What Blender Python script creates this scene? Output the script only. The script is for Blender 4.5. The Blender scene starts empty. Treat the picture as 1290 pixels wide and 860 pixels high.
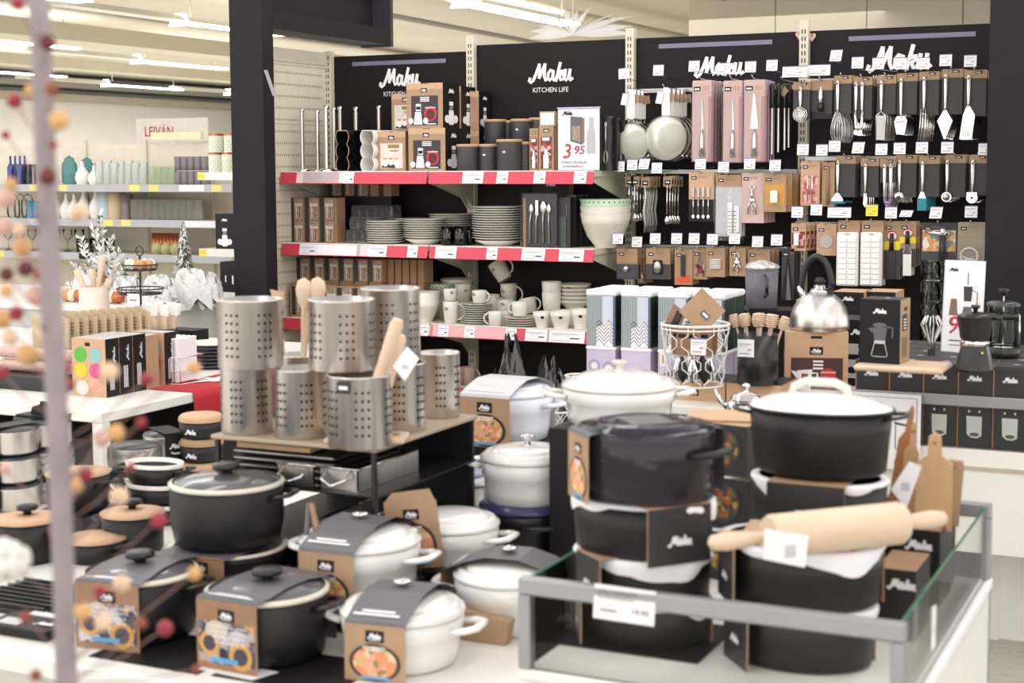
import bpy, math, random
from mathutils import Matrix, Vector
random.seed(11)
PI = math.pi
C = bpy.context.scene.collection
# ------------------------------------------------------------------ camera
FPX = 1920.0; CX = 645.0; CY = 382.0; EYE = 1.55
YAW = math.radians(25.4); PITCH = math.atan(174.0 / FPX); ROLL = -0.0049
CR = (Matrix.Rotation(YAW, 3, 'Z') @ Matrix.Rotation(PI / 2 - PITCH, 3, 'X') @ Matrix.Rotation(ROLL, 3, 'Z'))
CO = Vector((0, 0, EYE))
FW = Vector((-math.sin(YAW), math.cos(YAW), 0)); RT = Vector((math.cos(YAW), math.sin(YAW), 0))
def ray(x, y): return CR @ Vector(((x - CX) / FPX, -(y - CY) / FPX, -1.0))
def onY(x, y, Y): d = ray(x, y); return CO + d * (Y / d.y)
def onX(x, y, X): d = ray(x, y); return CO + d * (X / d.x)
def onZ(x, y, Z): d = ray(x, y); return CO + d * ((Z - EYE) / d.z)
def onD(x, y, D): d = ray(x, y); return CO + d * (D / d.dot(FW))
cam_d = bpy.data.cameras.new('camera'); cam = bpy.data.objects.new('camera', cam_d); C.objects.link(cam)
cam.matrix_world = Matrix.Translation(CO) @ CR.to_4x4()
cam_d.sensor_width = 36; cam_d.lens = FPX / 1290 * 36; cam_d.shift_y = (CY - 430) / 1290.0
cam_d.clip_start = 0.05; cam_d.clip_end = 300
cam_d.dof.use_dof = True; cam_d.dof.focus_distance = 7.6; cam_d.dof.aperture_fstop = 5.2
bpy.context.scene.camera = cam
# ------------------------------------------------------------------ materials
def lin(c):
    c = c / 255.0
    return c / 12.92 if c <= 0.04045 else ((c + 0.055) / 1.055) ** 2.4
MATS = {}
def mk(name, rgb, rough=0.5, metal=0.0, var=0.06, scale=14, bump=0.0, spec=0.5, emit=0, coat=0.0, aniso=False):
    if name in MATS: return MATS[name]
    m = bpy.data.materials.new(name); m.use_nodes = True; nt = m.node_tree; N = nt.nodes; L = nt.links
    b = N['Principled BSDF']
    col = [lin(v) for v in rgb] + [1]
    b.inputs['Roughness'].default_value = rough; b.inputs['Metallic'].default_value = metal
    b.inputs['Specular IOR Level'].default_value = spec
    b.inputs['Coat Weight'].default_value = coat
    if emit:
        b.inputs['Emission Color'].default_value = col; b.inputs['Emission Strength'].default_value = emit
    tc = N.new('ShaderNodeTexCoord'); nz = N.new('ShaderNodeTexNoise'); nz.inputs['Scale'].default_value = scale
    nz.inputs['Detail'].default_value = 2
    L.new(tc.outputs['Object'], nz.inputs['Vector'])
    if aniso:
        mp = N.new('ShaderNodeMapping'); mp.inputs['Scale'].default_value = (1, 1, 0.05) ; L.new(tc.outputs['Object'], mp.inputs['Vector']); L.new(mp.outputs[0], nz.inputs['Vector'])
    mx = N.new('ShaderNodeMixRGB'); mx.inputs[1].default_value = col
    mx.inputs[2].default_value = [c * (1 - var * 3) for c in col[:3]] + [1]
    L.new(nz.outputs['Fac'], mx.inputs[0]); L.new(mx.outputs[0], b.inputs['Base Color'])
    if bump:
        bp = N.new('ShaderNodeBump'); bp.inputs['Strength'].default_value = bump; bp.inputs['Distance'].default_value = 0.01
        L.new(nz.outputs['Fac'], bp.inputs['Height']); L.new(bp.outputs[0], b.inputs['Normal'])
    MATS[name] = m; return m
def mk_film(name, tint, tr=0.8, rough=0.08, bump=0.0, scale=30, gloss=0.25, body=None, bodyamt=0.0):
    """thin clear pane or film: transparent mixed with glossy by a constant + fresnel"""
    if name in MATS: return MATS[name]
    m = bpy.data.materials.new(name); m.use_nodes = True; nt = m.node_tree; N = nt.nodes; L = nt.links
    for n in list(N): N.remove(n)
    out = N.new('ShaderNodeOutputMaterial'); tp = N.new('ShaderNodeBsdfTransparent'); gl = N.new('ShaderNodeBsdfGlossy')
    tp.inputs[0].default_value = [lin(v) for v in tint] + [1]; gl.inputs['Roughness'].default_value = rough
    fr = N.new('ShaderNodeLayerWeight'); fr.inputs['Blend'].default_value = gloss
    mx = N.new('ShaderNodeMixShader'); L.new(fr.outputs['Fresnel'], mx.inputs[0]); L.new(tp.outputs[0], mx.inputs[1]); L.new(gl.outputs[0], mx.inputs[2])
    last = mx
    tc = N.new('ShaderNodeTexCoord'); nz = N.new('ShaderNodeTexNoise'); nz.inputs['Scale'].default_value = scale; L.new(tc.outputs['Object'], nz.inputs['Vector'])
    if bump:
        bp = N.new('ShaderNodeBump'); bp.inputs['Strength'].default_value = bump; bp.inputs['Distance'].default_value = 0.02
        L.new(nz.outputs['Fac'], bp.inputs['Height']); L.new(bp.outputs[0], gl.inputs['Normal']); L.new(bp.outputs[0], fr.inputs['Normal'])
    if body:
        df = N.new('ShaderNodeBsdfDiffuse'); df.inputs[0].default_value = [lin(v) for v in body] + [1]
        m2 = N.new('ShaderNodeMixShader'); m2.inputs[0].default_value = bodyamt
        L.new(last.outputs[0], m2.inputs[1]); L.new(df.outputs[0], m2.inputs[2]); last = m2
    L.new(last.outputs[0], out.inputs[0]); MATS[name] = m; return m
def mk_ramp(name, stops, scale=20, rough=0.5, kind='voronoi', stretch=(1, 1, 1), metal=0, bump=0):
    if name in MATS: return MATS[name]
    m = bpy.data.materials.new(name); m.use_nodes = True; nt = m.node_tree; N = nt.nodes; L = nt.links
    b = N['Principled BSDF']; b.inputs['Roughness'].default_value = rough; b.inputs['Metallic'].default_value = metal
    tc = N.new('ShaderNodeTexCoord'); mp = N.new('ShaderNodeMapping'); mp.inputs['Scale'].default_value = stretch
    L.new(tc.outputs['Object'], mp.inputs['Vector'])
    if kind == 'voronoi':
        t = N.new('ShaderNodeTexVoronoi'); t.inputs['Scale'].default_value = scale
        sp = N.new('ShaderNodeSeparateColor'); L.new(t.outputs['Color'], sp.inputs[0]); fac = sp.outputs[0]
    elif kind == 'wave':
        t = N.new('ShaderNodeTexWave'); t.inputs['Scale'].default_value = scale; t.inputs['Distortion'].default_value = 1.5; fac = t.outputs['Fac']
    else:
        t = N.new('ShaderNodeTexNoise'); t.inputs['Scale'].default_value = scale; t.inputs['Detail'].default_value = 4; fac = t.outputs['Fac']
    L.new(mp.outputs[0], t.inputs['Vector'])
    cr = N.new('ShaderNodeValToRGB'); el = cr.color_ramp
    while len(el.elements) > 1: el.elements.remove(el.elements[-1])
    for i, (p, c) in enumerate(stops):
        e = el.elements[0] if i == 0 else el.elements.new(p)
        e.position = p; e.color = [lin(v) for v in c] + [1]
    if kind == 'voronoi': el.interpolation = 'CONSTANT'
    L.new(fac, cr.inputs[0]); L.new(cr.outputs[0], b.inputs['Base Color'])
    if bump:
        bp = N.new('ShaderNodeBump'); bp.inputs['Strength'].default_value = bump; bp.inputs['Distance'].default_value = 0.01
        L.new(fac, bp.inputs['Height']); L.new(bp.outputs[0], b.inputs['Normal'])
    MATS[name] = m; return m

BLK = mk('black_card', (24, 22, 25), 0.5, spec=.3); BLKS = mk('black_satin', (26, 25, 27), 0.32); PAN = mk('black_banner', (30, 23, 27), 0.6, var=0.1, scale=1.5, spec=.2)
DKG = mk('charcoal_card', (56, 53, 56), 0.6); IRON = mk('black_iron', (29, 28, 30), 0.45, spec=.4, var=0.12, scale=40, bump=0.05)
WHT = mk('white_print', (242, 240, 243), 0.5); WPL = mk('white_laminate', (236, 233, 228), 0.35, var=0.03); WEN = mk('white_enamel', (240, 238, 236), 0.16, var=0.02, coat=0.5)
CER = mk('white_ceramic', (232, 228, 220), 0.22, var=0.03); CERG = mk('cream_ceramic', (214, 209, 196), 0.3, var=0.04)
KRF = mk('kraft_card', (178, 146, 114), 0.7, var=0.09, scale=30); KRP = mk('pale_kraft_card', (205, 168, 135), 0.65, var=0.07, scale=30); KRD = mk('brown_kraft_card', (158, 122, 92), 0.7, var=0.1, scale=30)
PNK = mk('pink_card', (208, 176, 168), 0.5, var=0.05)
STL = mk('brushed_steel', (226, 220, 215), 0.33, 1.0, var=0.10, scale=60, aniso=True); CHR = mk('polished_steel', (225, 222, 220), 0.09, 1.0, var=0.05); STM = mk('satin_steel', (188, 184, 180), 0.34, 0.9, var=0.08, scale=40)
ALU = mk('aluminium_profile', (168, 168, 170), 0.38, 0.65, var=0.04); CRM = mk('cream_metal', (214, 207, 188), 0.45, var=0.05)
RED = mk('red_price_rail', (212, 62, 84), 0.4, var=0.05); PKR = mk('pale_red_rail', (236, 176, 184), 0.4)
WOOD = mk_ramp('beech_wood', [(0.0, (221, 199, 177)), (0.6, (210, 184, 158)), (1.0, (197, 168, 140))], 6, 0.5, 'noise', (1, 1, 8)); WODD = mk_ramp('bamboo_wood', [(0.0, (200, 164, 124)), (1.0, (178, 140, 100))], 8, 0.5, 'noise', (6, 6, 1))
GRY = mk('grey_print', (150, 148, 152), 0.5); GRYL = mk('light_grey_card', (196, 196, 200), 0.5); GRYD = mk('slate_grey_card', (98, 97, 102), 0.45)
BLUT = mk('blue_print', (90, 165, 215), 0.5); VIO = mk('violet_edge', (120, 110, 160), 0.4); YEL = mk('yellow_card', (245, 222, 50), 0.5); REDT = mk('red_print', (205, 45, 60), 0.5); NAV = mk('navy_print', (45, 60, 130), 0.5)
GRN = mk('green_leaf', (62, 92, 52), 0.6, var=0.2, scale=60); TEAL = mk('teal_silicone', (35, 140, 150), 0.5)
FOOD = mk_ramp('food_picture', [(0.0, (228, 160, 128)), (0.3, (236, 190, 156)), (0.5, (214, 138, 98)), (0.75, (190, 180, 110)), (0.9, (130, 132, 84))], 90, 0.5)
MUSS = mk_ramp('mussel_picture', [(0.0, (170, 160, 160)), (0.25, (62, 58, 74)), (0.5, (196, 150, 92)), (0.68, (186, 182, 190)), (0.82, (104, 98, 112))], 60, 0.5)
PHOTO = mk_ramp('glass_photo', [(0.0, (110, 92, 82)), (0.38, (190, 166, 146)), (0.55, (140, 118, 104)), (0.75, (222, 206, 190))], 90, 0.4, 'noise', (1.2, 1.2, 0.35))
BERR = mk_ramp('berry_photo', [(0.0, (120, 30, 38)), (0.4, (60, 35, 40)), (0.65, (168, 60, 60)), (0.85, (210, 160, 150))], 60, 0.4)
GLS = mk_film('clear_glass', (250, 254, 253), gloss=0.25, rough=0.03); GLP = mk_film('glass_pane', (252, 253, 252), gloss=0.15, rough=0.02)
GLD = mk_film('smoked_glass', (120, 126, 138), gloss=0.4, rough=0.04); FLM = mk_film('crinkled_film', (250, 250, 252), gloss=0.18, rough=0.1, bump=1.0, scale=38, body=(240, 240, 244), bodyamt=0.06)
FLMC = mk_film('clear_plastic', (252, 252, 254), gloss=0.08, rough=0.06, body=(235, 235, 240), bodyamt=0.02)
FLMD = mk_film('dark_film', (90, 88, 100), gloss=0.6, rough=0.1, bump=0.8, scale=25)
FRST = mk_film('frosted_glass', (252, 254, 252), gloss=0.08, rough=0.2, body=(250, 253, 250), bodyamt=0.2)
MESHF = mk_film('steel_mesh', (170, 170, 160), gloss=0.5, rough=0.3, body=(205, 203, 190), bodyamt=0.72)
PAPER = mk('white_tissue', (238, 235, 240), 0.7, bump=0.3, scale=25, var=0.03)

# ------------------------------------------------------------------ mesh builder
I4 = Matrix.Identity(4)
def T(x, y, z): return Matrix.Translation((x, y, z))
def RX(a): return Matrix.Rotation(math.radians(a), 4, 'X')
def RY(a): return Matrix.Rotation(math.radians(a), 4, 'Y')
def RZ(a): return Matrix.Rotation(math.radians(a), 4, 'Z')
def FR(x, y, z): return Matrix(((1, 0, 0, x), (0, 0, -1, y), (0, 1, 0, z), (0, 0, 0, 1)))      # picture plane facing -Y
def SD(x, y, z): return Matrix(((0, 0, 1, x), (1, 0, 0, y), (0, 1, 0, z), (0, 0, 0, 1)))       # picture plane facing +X
def LF(x, y, z): return Matrix(((0, 0, -1, x), (-1, 0, 0, y), (0, 1, 0, z), (0, 0, 0, 1)))     # picture plane facing -X
LOGO = [[(.02, .10), (.0, .05), (.04, .01), (.10, .06), (.17, .22), (.24, .41)], [(.24, .41), (.24, .12)], [(.24, .12), (.37, .41)], [(.37, .41), (.355, .14), (.39, .05), (.43, .08)],
        [(.56, .25), (.50, .28), (.45, .21), (.44, .11), (.48, .05), (.54, .10), (.565, .25)], [(.565, .25), (.55, .10), (.575, .05), (.62, .09)],
        [(.625, .04), (.68, .25), (.725, .43)], [(.655, .14), (.72, .25), (.77, .26), (.765, .19), (.70, .15)], [(.70, .15), (.735, .05), (.79, .07)],
        [(.80, .08), (.845, .27)], [(.845, .27), (.825, .10), (.86, .04), (.91, .09), (.95, .27)], [(.95, .27), (.93, .09), (.96, .04), (1.0, .08)]]
TEXTC = {}
def text_mesh(s):
    if s in TEXTC: return TEXTC[s]
    cu = bpy.data.curves.new('t', 'FONT'); cu.body = s; cu.size = 1; cu.resolution_u = 2
    ob = bpy.data.objects.new('t', cu); C.objects.link(ob); bpy.context.view_layer.update()
    me = bpy.data.meshes.new_from_object(ob.evaluated_get(bpy.context.evaluated_depsgraph_get()))
    vs = [tuple(v.co) for v in me.vertices]; fs = [tuple(p.vertices) for p in me.polygons]
    bpy.data.objects.remove(ob); bpy.data.curves.remove(cu); bpy.data.meshes.remove(me)
    x0 = min(v[0] for v in vs); x1 = max(v[0] for v in vs)
    TEXTC[s] = (vs, fs, x0, x1); return TEXTC[s]
class MB:
    def __init__(s, M=None): s.v = []; s.f = []; s.mi = []; s.mats = []; s.sm = []; s.B = M or I4
    def add(s, vs, fs, mat, M=None, smooth=False):
        if mat not in s.mats: s.mats.append(mat)
        k = s.mats.index(mat); o = len(s.v); M = s.B @ (M or I4)
        s.v += [tuple(M @ Vector(v)) for v in vs]
        s.f += [tuple(i + o for i in f) for f in fs]; s.mi += [k] * len(fs); s.sm += [smooth] * len(fs); return s
    def box(s, x0, x1, y0, y1, z0, z1, mat, M=None, top=None, side=None, front=None, r=0):
        if r: return s.rbox(x0, x1, y0, y1, z0, z1, r, mat, M)
        v = [(x0, y0, z0), (x1, y0, z0), (x1, y1, z0), (x0, y1, z0), (x0, y0, z1), (x1, y0, z1), (x1, y1, z1), (x0, y1, z1)]
        F = [((0, 3, 2, 1), None), ((4, 5, 6, 7), top), ((0, 1, 5, 4), front), ((2, 3, 7, 6), None), ((1, 2, 6, 5), side), ((3, 0, 4, 7), side)]
        for f, m in F: s.add([v[i] for i in f], [(0, 1, 2, 3)], m or mat, M)
        return s
    def rbox(s, x0, x1, y0, y1, z0, z1, r, mat, M=None):
        vs = []; ix = {}
        for a in (0, 1):
            for b in (0, 1):
                for c in (0, 1):
                    X, Y, Z = (x0, x1)[a], (y0, y1)[b], (z0, z1)[c]; dx, dy, dz = r * (1 - 2 * a), r * (1 - 2 * b), r * (1 - 2 * c)
                    for k, p in enumerate(((X, Y + dy, Z + dz), (X + dx, Y, Z + dz), (X + dx, Y + dy, Z))): ix[a, b, c, k] = len(vs); vs.append(p)
        fs = []
        for a in (0, 1): fs.append([ix[a, b, c, 0] for b, c in ((0, 0), (1, 0), (1, 1), (0, 1))])
        for b in (0, 1): fs.append([ix[a, b, c, 1] for a, c in ((0, 0), (1, 0), (1, 1), (0, 1))])
        for c in (0, 1): fs.append([ix[a, b, c, 2] for a, b in ((0, 0), (1, 0), (1, 1), (0, 1))])
        for a in (0, 1):
            for b in (0, 1): fs.append([ix[a, b, 0, 0], ix[a, b, 1, 0], ix[a, b, 1, 1], ix[a, b, 0, 1]])
        for a in (0, 1):
            for c in (0, 1): fs.append([ix[a, 0, c, 0], ix[a, 1, c, 0], ix[a, 1, c, 2], ix[a, 0, c, 2]])
        for b in (0, 1):
            for c in (0, 1): fs.append([ix[0, b, c, 1], ix[1, b, c, 1], ix[1, b, c, 2], ix[0, b, c, 2]])
        for a in (0, 1):
            for b in (0, 1):
                for c in (0, 1): fs.append([ix[a, b, c, 0], ix[a, b, c, 1], ix[a, b, c, 2]])
        return s.add(vs, fs, mat, M)
    def lathe(s, prof, mat, M=None, n=28, sx=1, sy=1, caps=True, smooth=True):
        vs = []; fs = []; m = len(prof)
        for r, z in prof:
            for i in range(n): a = 2 * PI * i / n; vs.append((r * math.cos(a) * sx, r * math.sin(a) * sy, z))
        for j in range(m - 1):
            for i in range(n): k = (i + 1) % n; fs.append((j * n + i, j * n + k, (j + 1) * n + k, (j + 1) * n + i))
        s.add(vs, fs, mat, M, smooth)
        if caps:
            if prof[0][0] > 1e-4: s.add(vs[:n], [tuple(range(n - 1, -1, -1))], mat, M)
            if prof[-1][0] > 1e-4: s.add(vs[-n:], [tuple(range(n))], mat, M)
        return s
    def cyl(s, r, z0, z1, mat, M=None, n=20, sx=1, sy=1): return s.lathe([(r, z0), (r, z1)], mat, M, n, sx, sy)
    def tube(s, pts, r, mat, M=None, n=8, closed=False, flat=1.0):
        P = [Vector(p) for p in pts]; m = len(P); vs = []; fs = []
        rr = r if isinstance(r, (list, tuple)) else [r] * m
        up = None
        for i in range(m):
            a = P[(i - 1) % m] if (closed or i) else P[i]; b = P[(i + 1) % m] if (closed or i < m - 1) else P[i]
            t = (b - a).normalized() if (b - a).length > 1e-9 else Vector((0, 0, 1))
            if up is None:
                up = Vector((0, 0, 1)) if abs(t.z) < 0.9 else Vector((0, 1, 0))
            u = (up - t * up.dot(t))
            u = u.normalized() if u.length > 1e-6 else t.orthogonal().normalized()
            w = t.cross(u); up = u
            for k in range(n): q = 2 * PI * k / n; vs.append(tuple(P[i] + (u * math.cos(q) * flat + w * math.sin(q)) * rr[i]))
        for j in range(m if closed else m - 1):
            j2 = (j + 1) % m
            for k in range(n): k2 = (k + 1) % n; fs.append((j * n + k, j * n + k2, j2 * n + k2, j2 * n + k))
        if not closed: fs.append(tuple(range(n - 1, -1, -1))); fs.append(tuple(range((m - 1) * n, m * n)))
        return s.add(vs, fs, mat, M, True)
    def poly(s, pts, mat, M=None, z=0.0006): return s.add([(p[0], p[1], z) for p in pts], [tuple(range(len(pts)))], mat, M)
    def prism(s, pts, d, mat, M=None, smooth=False):
        n = len(pts); vs = [(p[0], p[1], 0) for p in pts] + [(p[0], p[1], -d) for p in pts]
        s.add(vs, [tuple(range(n)), tuple(range(2 * n - 1, n - 1, -1))], mat, M)
        return s.add(vs, [(i, i + n, (i + 1) % n + n, (i + 1) % n) for i in range(n)], mat, M, smooth)
    def rect(s, x, y, w, h, mat, M=None, z=0.0006): return s.add([(x, y, z), (x + w, y, z), (x + w, y + h, z), (x, y + h, z)], [(0, 1, 2, 3)], mat, M)
    def disc(s, x, y, rx, ry, mat, M=None, z=0.0006, n=18, a0=0, a1=360):
        p = [(x + rx * math.cos(math.radians(a0 + (a1 - a0) * i / n)), y + ry * math.sin(math.radians(a0 + (a1 - a0) * i / n)), z) for i in range(n + (a1 - a0 < 360))]
        return s.add(p, [tuple(range(len(p)))], mat, M)
    def ribbon(s, pts, w, mat, M=None, z=0.0006, joints=True):
        P = [Vector(p) for p in pts]; n = len(P); vs = []
        for i in range(n):
            t = (P[min(i + 1, n - 1)] - P[max(i - 1, 0)]).normalized(); u = Vector((-t.y, t.x)) * w / 2
            e = t * (w * .35) * (-1 if i == 0 else (1 if i == n - 1 else 0)) if joints else Vector((0, 0))
            vs += [(P[i].x + e.x - u.x, P[i].y + e.y - u.y, z), (P[i].x + e.x + u.x, P[i].y + e.y + u.y, z)]
        return s.add(vs, [(2 * i, 2 * i + 2, 2 * i + 3, 2 * i + 1) for i in range(n - 1)], mat, M)
    def logo(s, x, y, w, M, mat=WHT, z=0.0012, joints=False, wt=0.06):
        for k, st in enumerate(LOGO): s.ribbon([(x + (a - .5) * w, y + (b * .92 - .2) * w) for a, b in st], wt * w, mat, M, z + k * .0003 * min(1, w * 8), joints)
        return s
    def badge(s, x, y, w, M, z=0.0006):
        s.rect(x - w / 2, y - w * .3, w, w * .6, BLK, M, z); s.logo(x, y + w * .03, w * .72, M, WHT, z + 0.0005, wt=.1)
        return s.rect(x - w * .3, y - w * .2, w * .6, w * .05, WHT, M, z + .0005)
    def text(s, t, x, y, size, mat, M, z=0.0012, w=None, shear=0):
        vs, fs, x0, x1 = text_mesh(t); k = size; kx = (w / (x1 - x0)) if w else k; c = (x0 + x1) / 2
        return s.add([((v[0] - c) * kx + x + shear * v[1] * k, v[1] * k + y, z) for v in vs], fs, mat, M)
    def sheet(s, fn, nu, nv, mat, M=None, smooth=True):
        vs = [fn(i / nu, j / nv) for j in range(nv + 1) for i in range(nu + 1)]
        fs = [(j * (nu + 1) + i, j * (nu + 1) + i + 1, (j + 1) * (nu + 1) + i + 1, (j + 1) * (nu + 1) + i) for j in range(nv) for i in range(nu)]
        return s.add(vs, fs, mat, M, smooth)
    def build(s, name, parent=None, label=None, cat=None, group=None, loc=None, rz=0, kind=None):
        me = bpy.data.meshes.new(name); me.from_pydata(s.v, [], s.f)
        for m in s.mats: me.materials.append(m)
        me.polygons.foreach_set('material_index', s.mi); me.polygons.foreach_set('use_smooth', s.sm); me.update()
        o = bpy.data.objects.new(name, me); C.objects.link(o)
        if parent: o.parent = parent
        if loc is not None: o.location = loc
        if rz: o.rotation_euler.z = math.radians(rz)
        if label: o['label'] = label
        if cat: o['category'] = cat
        if group: o['group'] = group
        if kind: o['kind'] = kind
        return o
def thing(name, label, cat, loc=(0, 0, 0), rz=0, group=None):
    o = bpy.data.objects.new(name, None); C.objects.link(o); o.empty_display_size = 0.05
    o.location = loc; o.rotation_euler.z = math.radians(rz); o['label'] = label; o['category'] = cat
    if group: o['group'] = group
    return o
def dup(root, loc=None, rz=None, label=None, group=None, rot=None):
    r = root.copy(); C.objects.link(r)
    if loc is not None: r.location = loc
    if rz is not None: r.rotation_euler.z = math.radians(rz)
    if rot is not None: r.rotation_euler = rot
    if label: r['label'] = label
    if group: r['group'] = group
    for ch in list(root.children):
        c = ch.copy(); C.objects.link(c); c.parent = r
        for g in list(ch.children):
            d = g.copy(); C.objects.link(d); d.parent = c
    return r
def circ(r, n=24, a0=0, a1=360, z=0, sx=1, sy=1):
    return [(r * sx * math.cos(math.radians(a0 + (a1 - a0) * i / n)), r * sy * math.sin(math.radians(a0 + (a1 - a0) * i / n)), z) for i in range(n + (0 if a1 - a0 == 360 else 1))]
ORD = ['first', 'second', 'third', 'fourth', 'fifth', 'sixth', 'seventh', 'eighth', 'ninth', 'tenth', 'eleventh', 'twelfth', 'thirteenth', 'fourteenth']
# ------------------------------------------------------------------ setting
FLOORM = mk_ramp('terrazzo_floor', [(0.0, (138, 135, 126)), (0.45, (176, 173, 163)), (1.0, (194, 191, 182))], 40, 0.35, 'noise')
CEILM = mk('beige_ceiling', (196, 189, 174), 0.8, var=0.05, scale=0.5); WALLM = mk('white_wall', (248, 245, 240), 0.8, var=0.03, scale=0.6); BEAMM = mk('beige_beam', (190, 182, 164), 0.7); BEAMD = mk('grey_duct', (158, 154, 146), 0.7)
MB().box(-60, 14, -4, 60, -0.1, 0, FLOORM).build('floor', kind='structure')
MB().box(-40, -4, 12, 60, 4.6, 4.75, CEILM).box(-4, 14, 12, 60, 4.6, 4.75, CEILM).build('ceiling', kind='structure')
MB().box(-36.3, -36, -4, 60, 0, 4.6, WALLM).build('wall_left', kind='structure')
MB().box(-36, 14, 58, 58.3, 0, 4.6, CEILM).build('wall_back', kind='structure')
b = MB()
wx = onY(868, 20, 24).x
for i in range(9):
    x = wx + i * 1.45; b.box(x, x + 1.435, 24, 24.2, 0, 4.6, CEILM)
b.build('wall_right', kind='structure')
# ceiling beams and ducts running away from us
def beam(n, p0, p1, h, w, mat, Z):
    a = onZ(*p0, Z); X = a.x
    MB().box(X - w / 2, X + w / 2, 10, 58, Z, Z + h, mat).build('trim_%d' % n, kind='structure')
beam(1, (180, 63), (0, 0), .32, .8, BEAMM, 3.95)
beam(2, (180, 95), (0, 0), .25, .6, BEAMM, 3.9)
MB().box(-35.9, -34.9, 8, 58, 3.75, 3.95, BEAMM).build('trim_3', kind='structure')
MB().box(-35.9, -34.4, 8, 58, 4.15, 4.3, BEAMD).build('trim_4', kind='structure')
EM = mk('lamp_tube_glow', (255, 252, 246), 0.5, emit=9, var=0); LHS = mk('lamp_housing', (225, 222, 214), 0.4)
lampW = []
def strip_lamp(x, y, Z, L, label, w=.22):
    p = onZ(x, y, Z)
    t = thing('ceiling_lamp', label, 'lamp', p, 0, 'linear ceiling lamps')
    MB().prism([(-w / 2, 0), (w / 2, 0), (w * .28, .1), (-w * .28, .1)], -L, LHS, FR(0, 0, 0)).build('housing', t)
    MB().box(-w * .4, w * .4, .02, L - .02, -.03, -.002, EM).build('tube', t)
    MB().prism([(-w * .62, -.07), (w * .62, -.07), (w * .3, .13), (-w * .3, .13)], .05, EM, FR(0, -.01, 0)).build('end_cap', t)
    MB().cyl(.012, 0.1, 4.6 - Z, BEAMD, T(0, .3, 0), 6).build('suspension_wire', t); MB().cyl(.012, .1, 4.6 - Z, BEAMD, T(0, L - .4, 0), 6).build('suspension_wire', t)
    return t
LZ = 4.0
strip_lamp(226, 27, LZ, 3.0, 'nearest left white strip lamp, beside the black post top', .34)
strip_lamp(172, 76, LZ, 3.4, 'strip lamp hanging below the beige duct, middle of the left row', .3)
strip_lamp(133, 106, LZ, 3.6, 'small strip lamp deep in the left row, above the white wall', .28)
strip_lamp(287, 117, LZ, 3.0, 'tiny strip lamp half hidden by the left edge of the black post', .28)
strip_lamp(-30, 88, LZ, 3.2, 'faint strip lamp at the left picture edge behind the berry branch', .28)
strip_lamp(-60, 45, LZ, 3.4, 'bright strip lamp at the left picture edge near the pale round bead', .3)
strip_lamp(60, -6, LZ, .8, 'strip lamp just touching the top picture edge left of the post', .4)
strip_lamp(588, 3, LZ, 4.0, 'large bright strip lamp above the gap of the first and second banner', .45)
strip_lamp(1120, 28, 3.9, .7, 'angled white spotlight above the fourth banner', .5)
strip_lamp(1146, 26, 3.9, .7, 'second angled white spotlight above the fourth banner', .5)
# pipe and track
a = onZ(495, 20, 4.2); b_ = onZ(655, 50, 4.2)
MB().tube([tuple(a), tuple(b_ + (b_ - a) * 1.2)], .05, BEAMD).build('ceiling_pipe', label='thin grey pipe under the ceiling above the first banner', cat='pipe')
a = onZ(600, -8, 4.25); b_ = onZ(830, 40, 4.25)
MB().tube([tuple(a), tuple(b_ + (b_ - a) * .8)], .13, BEAMM, flat=.5).build('cable_tray', label='beige cable tray running over the second banner', cat='cable tray')
a = onZ(905, -4, 4.2); b_ = onZ(1010, 36, 4.2)
MB().tube([tuple(a), tuple(b_ + (b_ - a) * .8)], .04, BEAMD).build('ceiling_pipe', label='thin grey pipe above the third banner', cat='pipe')
# feathery white hanging decoration behind the second banner
p = onY(722, 44, 12.6); mb = MB(); FEA = mk_film('white_feather', (245, 245, 245), body=(250, 250, 250), bodyamt=0.6)
for i in range(13):
    a = math.radians(8 + 164 * i / 12); L = .48 + .16 * random.random()
    mb.sheet(lambda u, v, a=a, L=L: (math.cos(a) * L * u + (v - .5) * .07 * math.sin(PI * min(1, u + .05)) * math.sin(a), .02 * math.sin(i * 2) + .12 * u * u, math.sin(a) * L * u * .55 - .05 * u * u + (v - .5) * .07 * math.sin(PI * min(1, u + .05)) * math.cos(a)), 6, 2, FEA)
t = thing('feather_decoration', 'white feathery fan decoration showing above the second banner', 'decoration', p); mb.build('feather_fan', t); MB().cyl(.004, 0, 4.6 - p.z, WPL, n=5).build('hanging_cord', t)

# ------------------------------------------------------------------ light
sc = bpy.context.scene
w = bpy.data.worlds.new('world'); sc.world = w; w.use_nodes = True
WN = w.node_tree.nodes; WL = w.node_tree.links; bg = WN['Background']
wt_ = WN.new('ShaderNodeTexCoord'); ws_ = WN.new('ShaderNodeSeparateXYZ'); wr_ = WN.new('ShaderNodeValToRGB')   # bright hall all round, dimmer straight up
WL.new(wt_.outputs['Generated'], ws_.inputs[0]); WL.new(ws_.outputs['Z'], wr_.inputs[0]); WL.new(wr_.outputs[0], bg.inputs[0])
wr_.color_ramp.elements[0].position = 0.0; wr_.color_ramp.elements[0].color = (1.0, .97, .935, 1); wr_.color_ramp.elements[1].position = 0.75; wr_.color_ramp.elements[1].color = (.36, .345, .33, 1)
bg.inputs[1].default_value = 1.75
def area(x, y, z, sx, sy, P, col=(1, .97, .93)):
    l = bpy.data.lights.new('lamp_light', 'AREA'); l.shape = 'RECTANGLE'; l.size = sx; l.size_y = sy; l.energy = P; l.color = col
    o = bpy.data.objects.new('lamp_light', l); o.location = (x, y, z); C.objects.link(o); return o
for X in (-6.5, -3.2, 0.2):
    area(X, 3.5, 3.9, .35, 9, 60)
area(-12, 26, 3.9, 14, 20, 1100); area(-24, 34, 3.3, 14, 30, 3600, (1, .985, .97))
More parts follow.
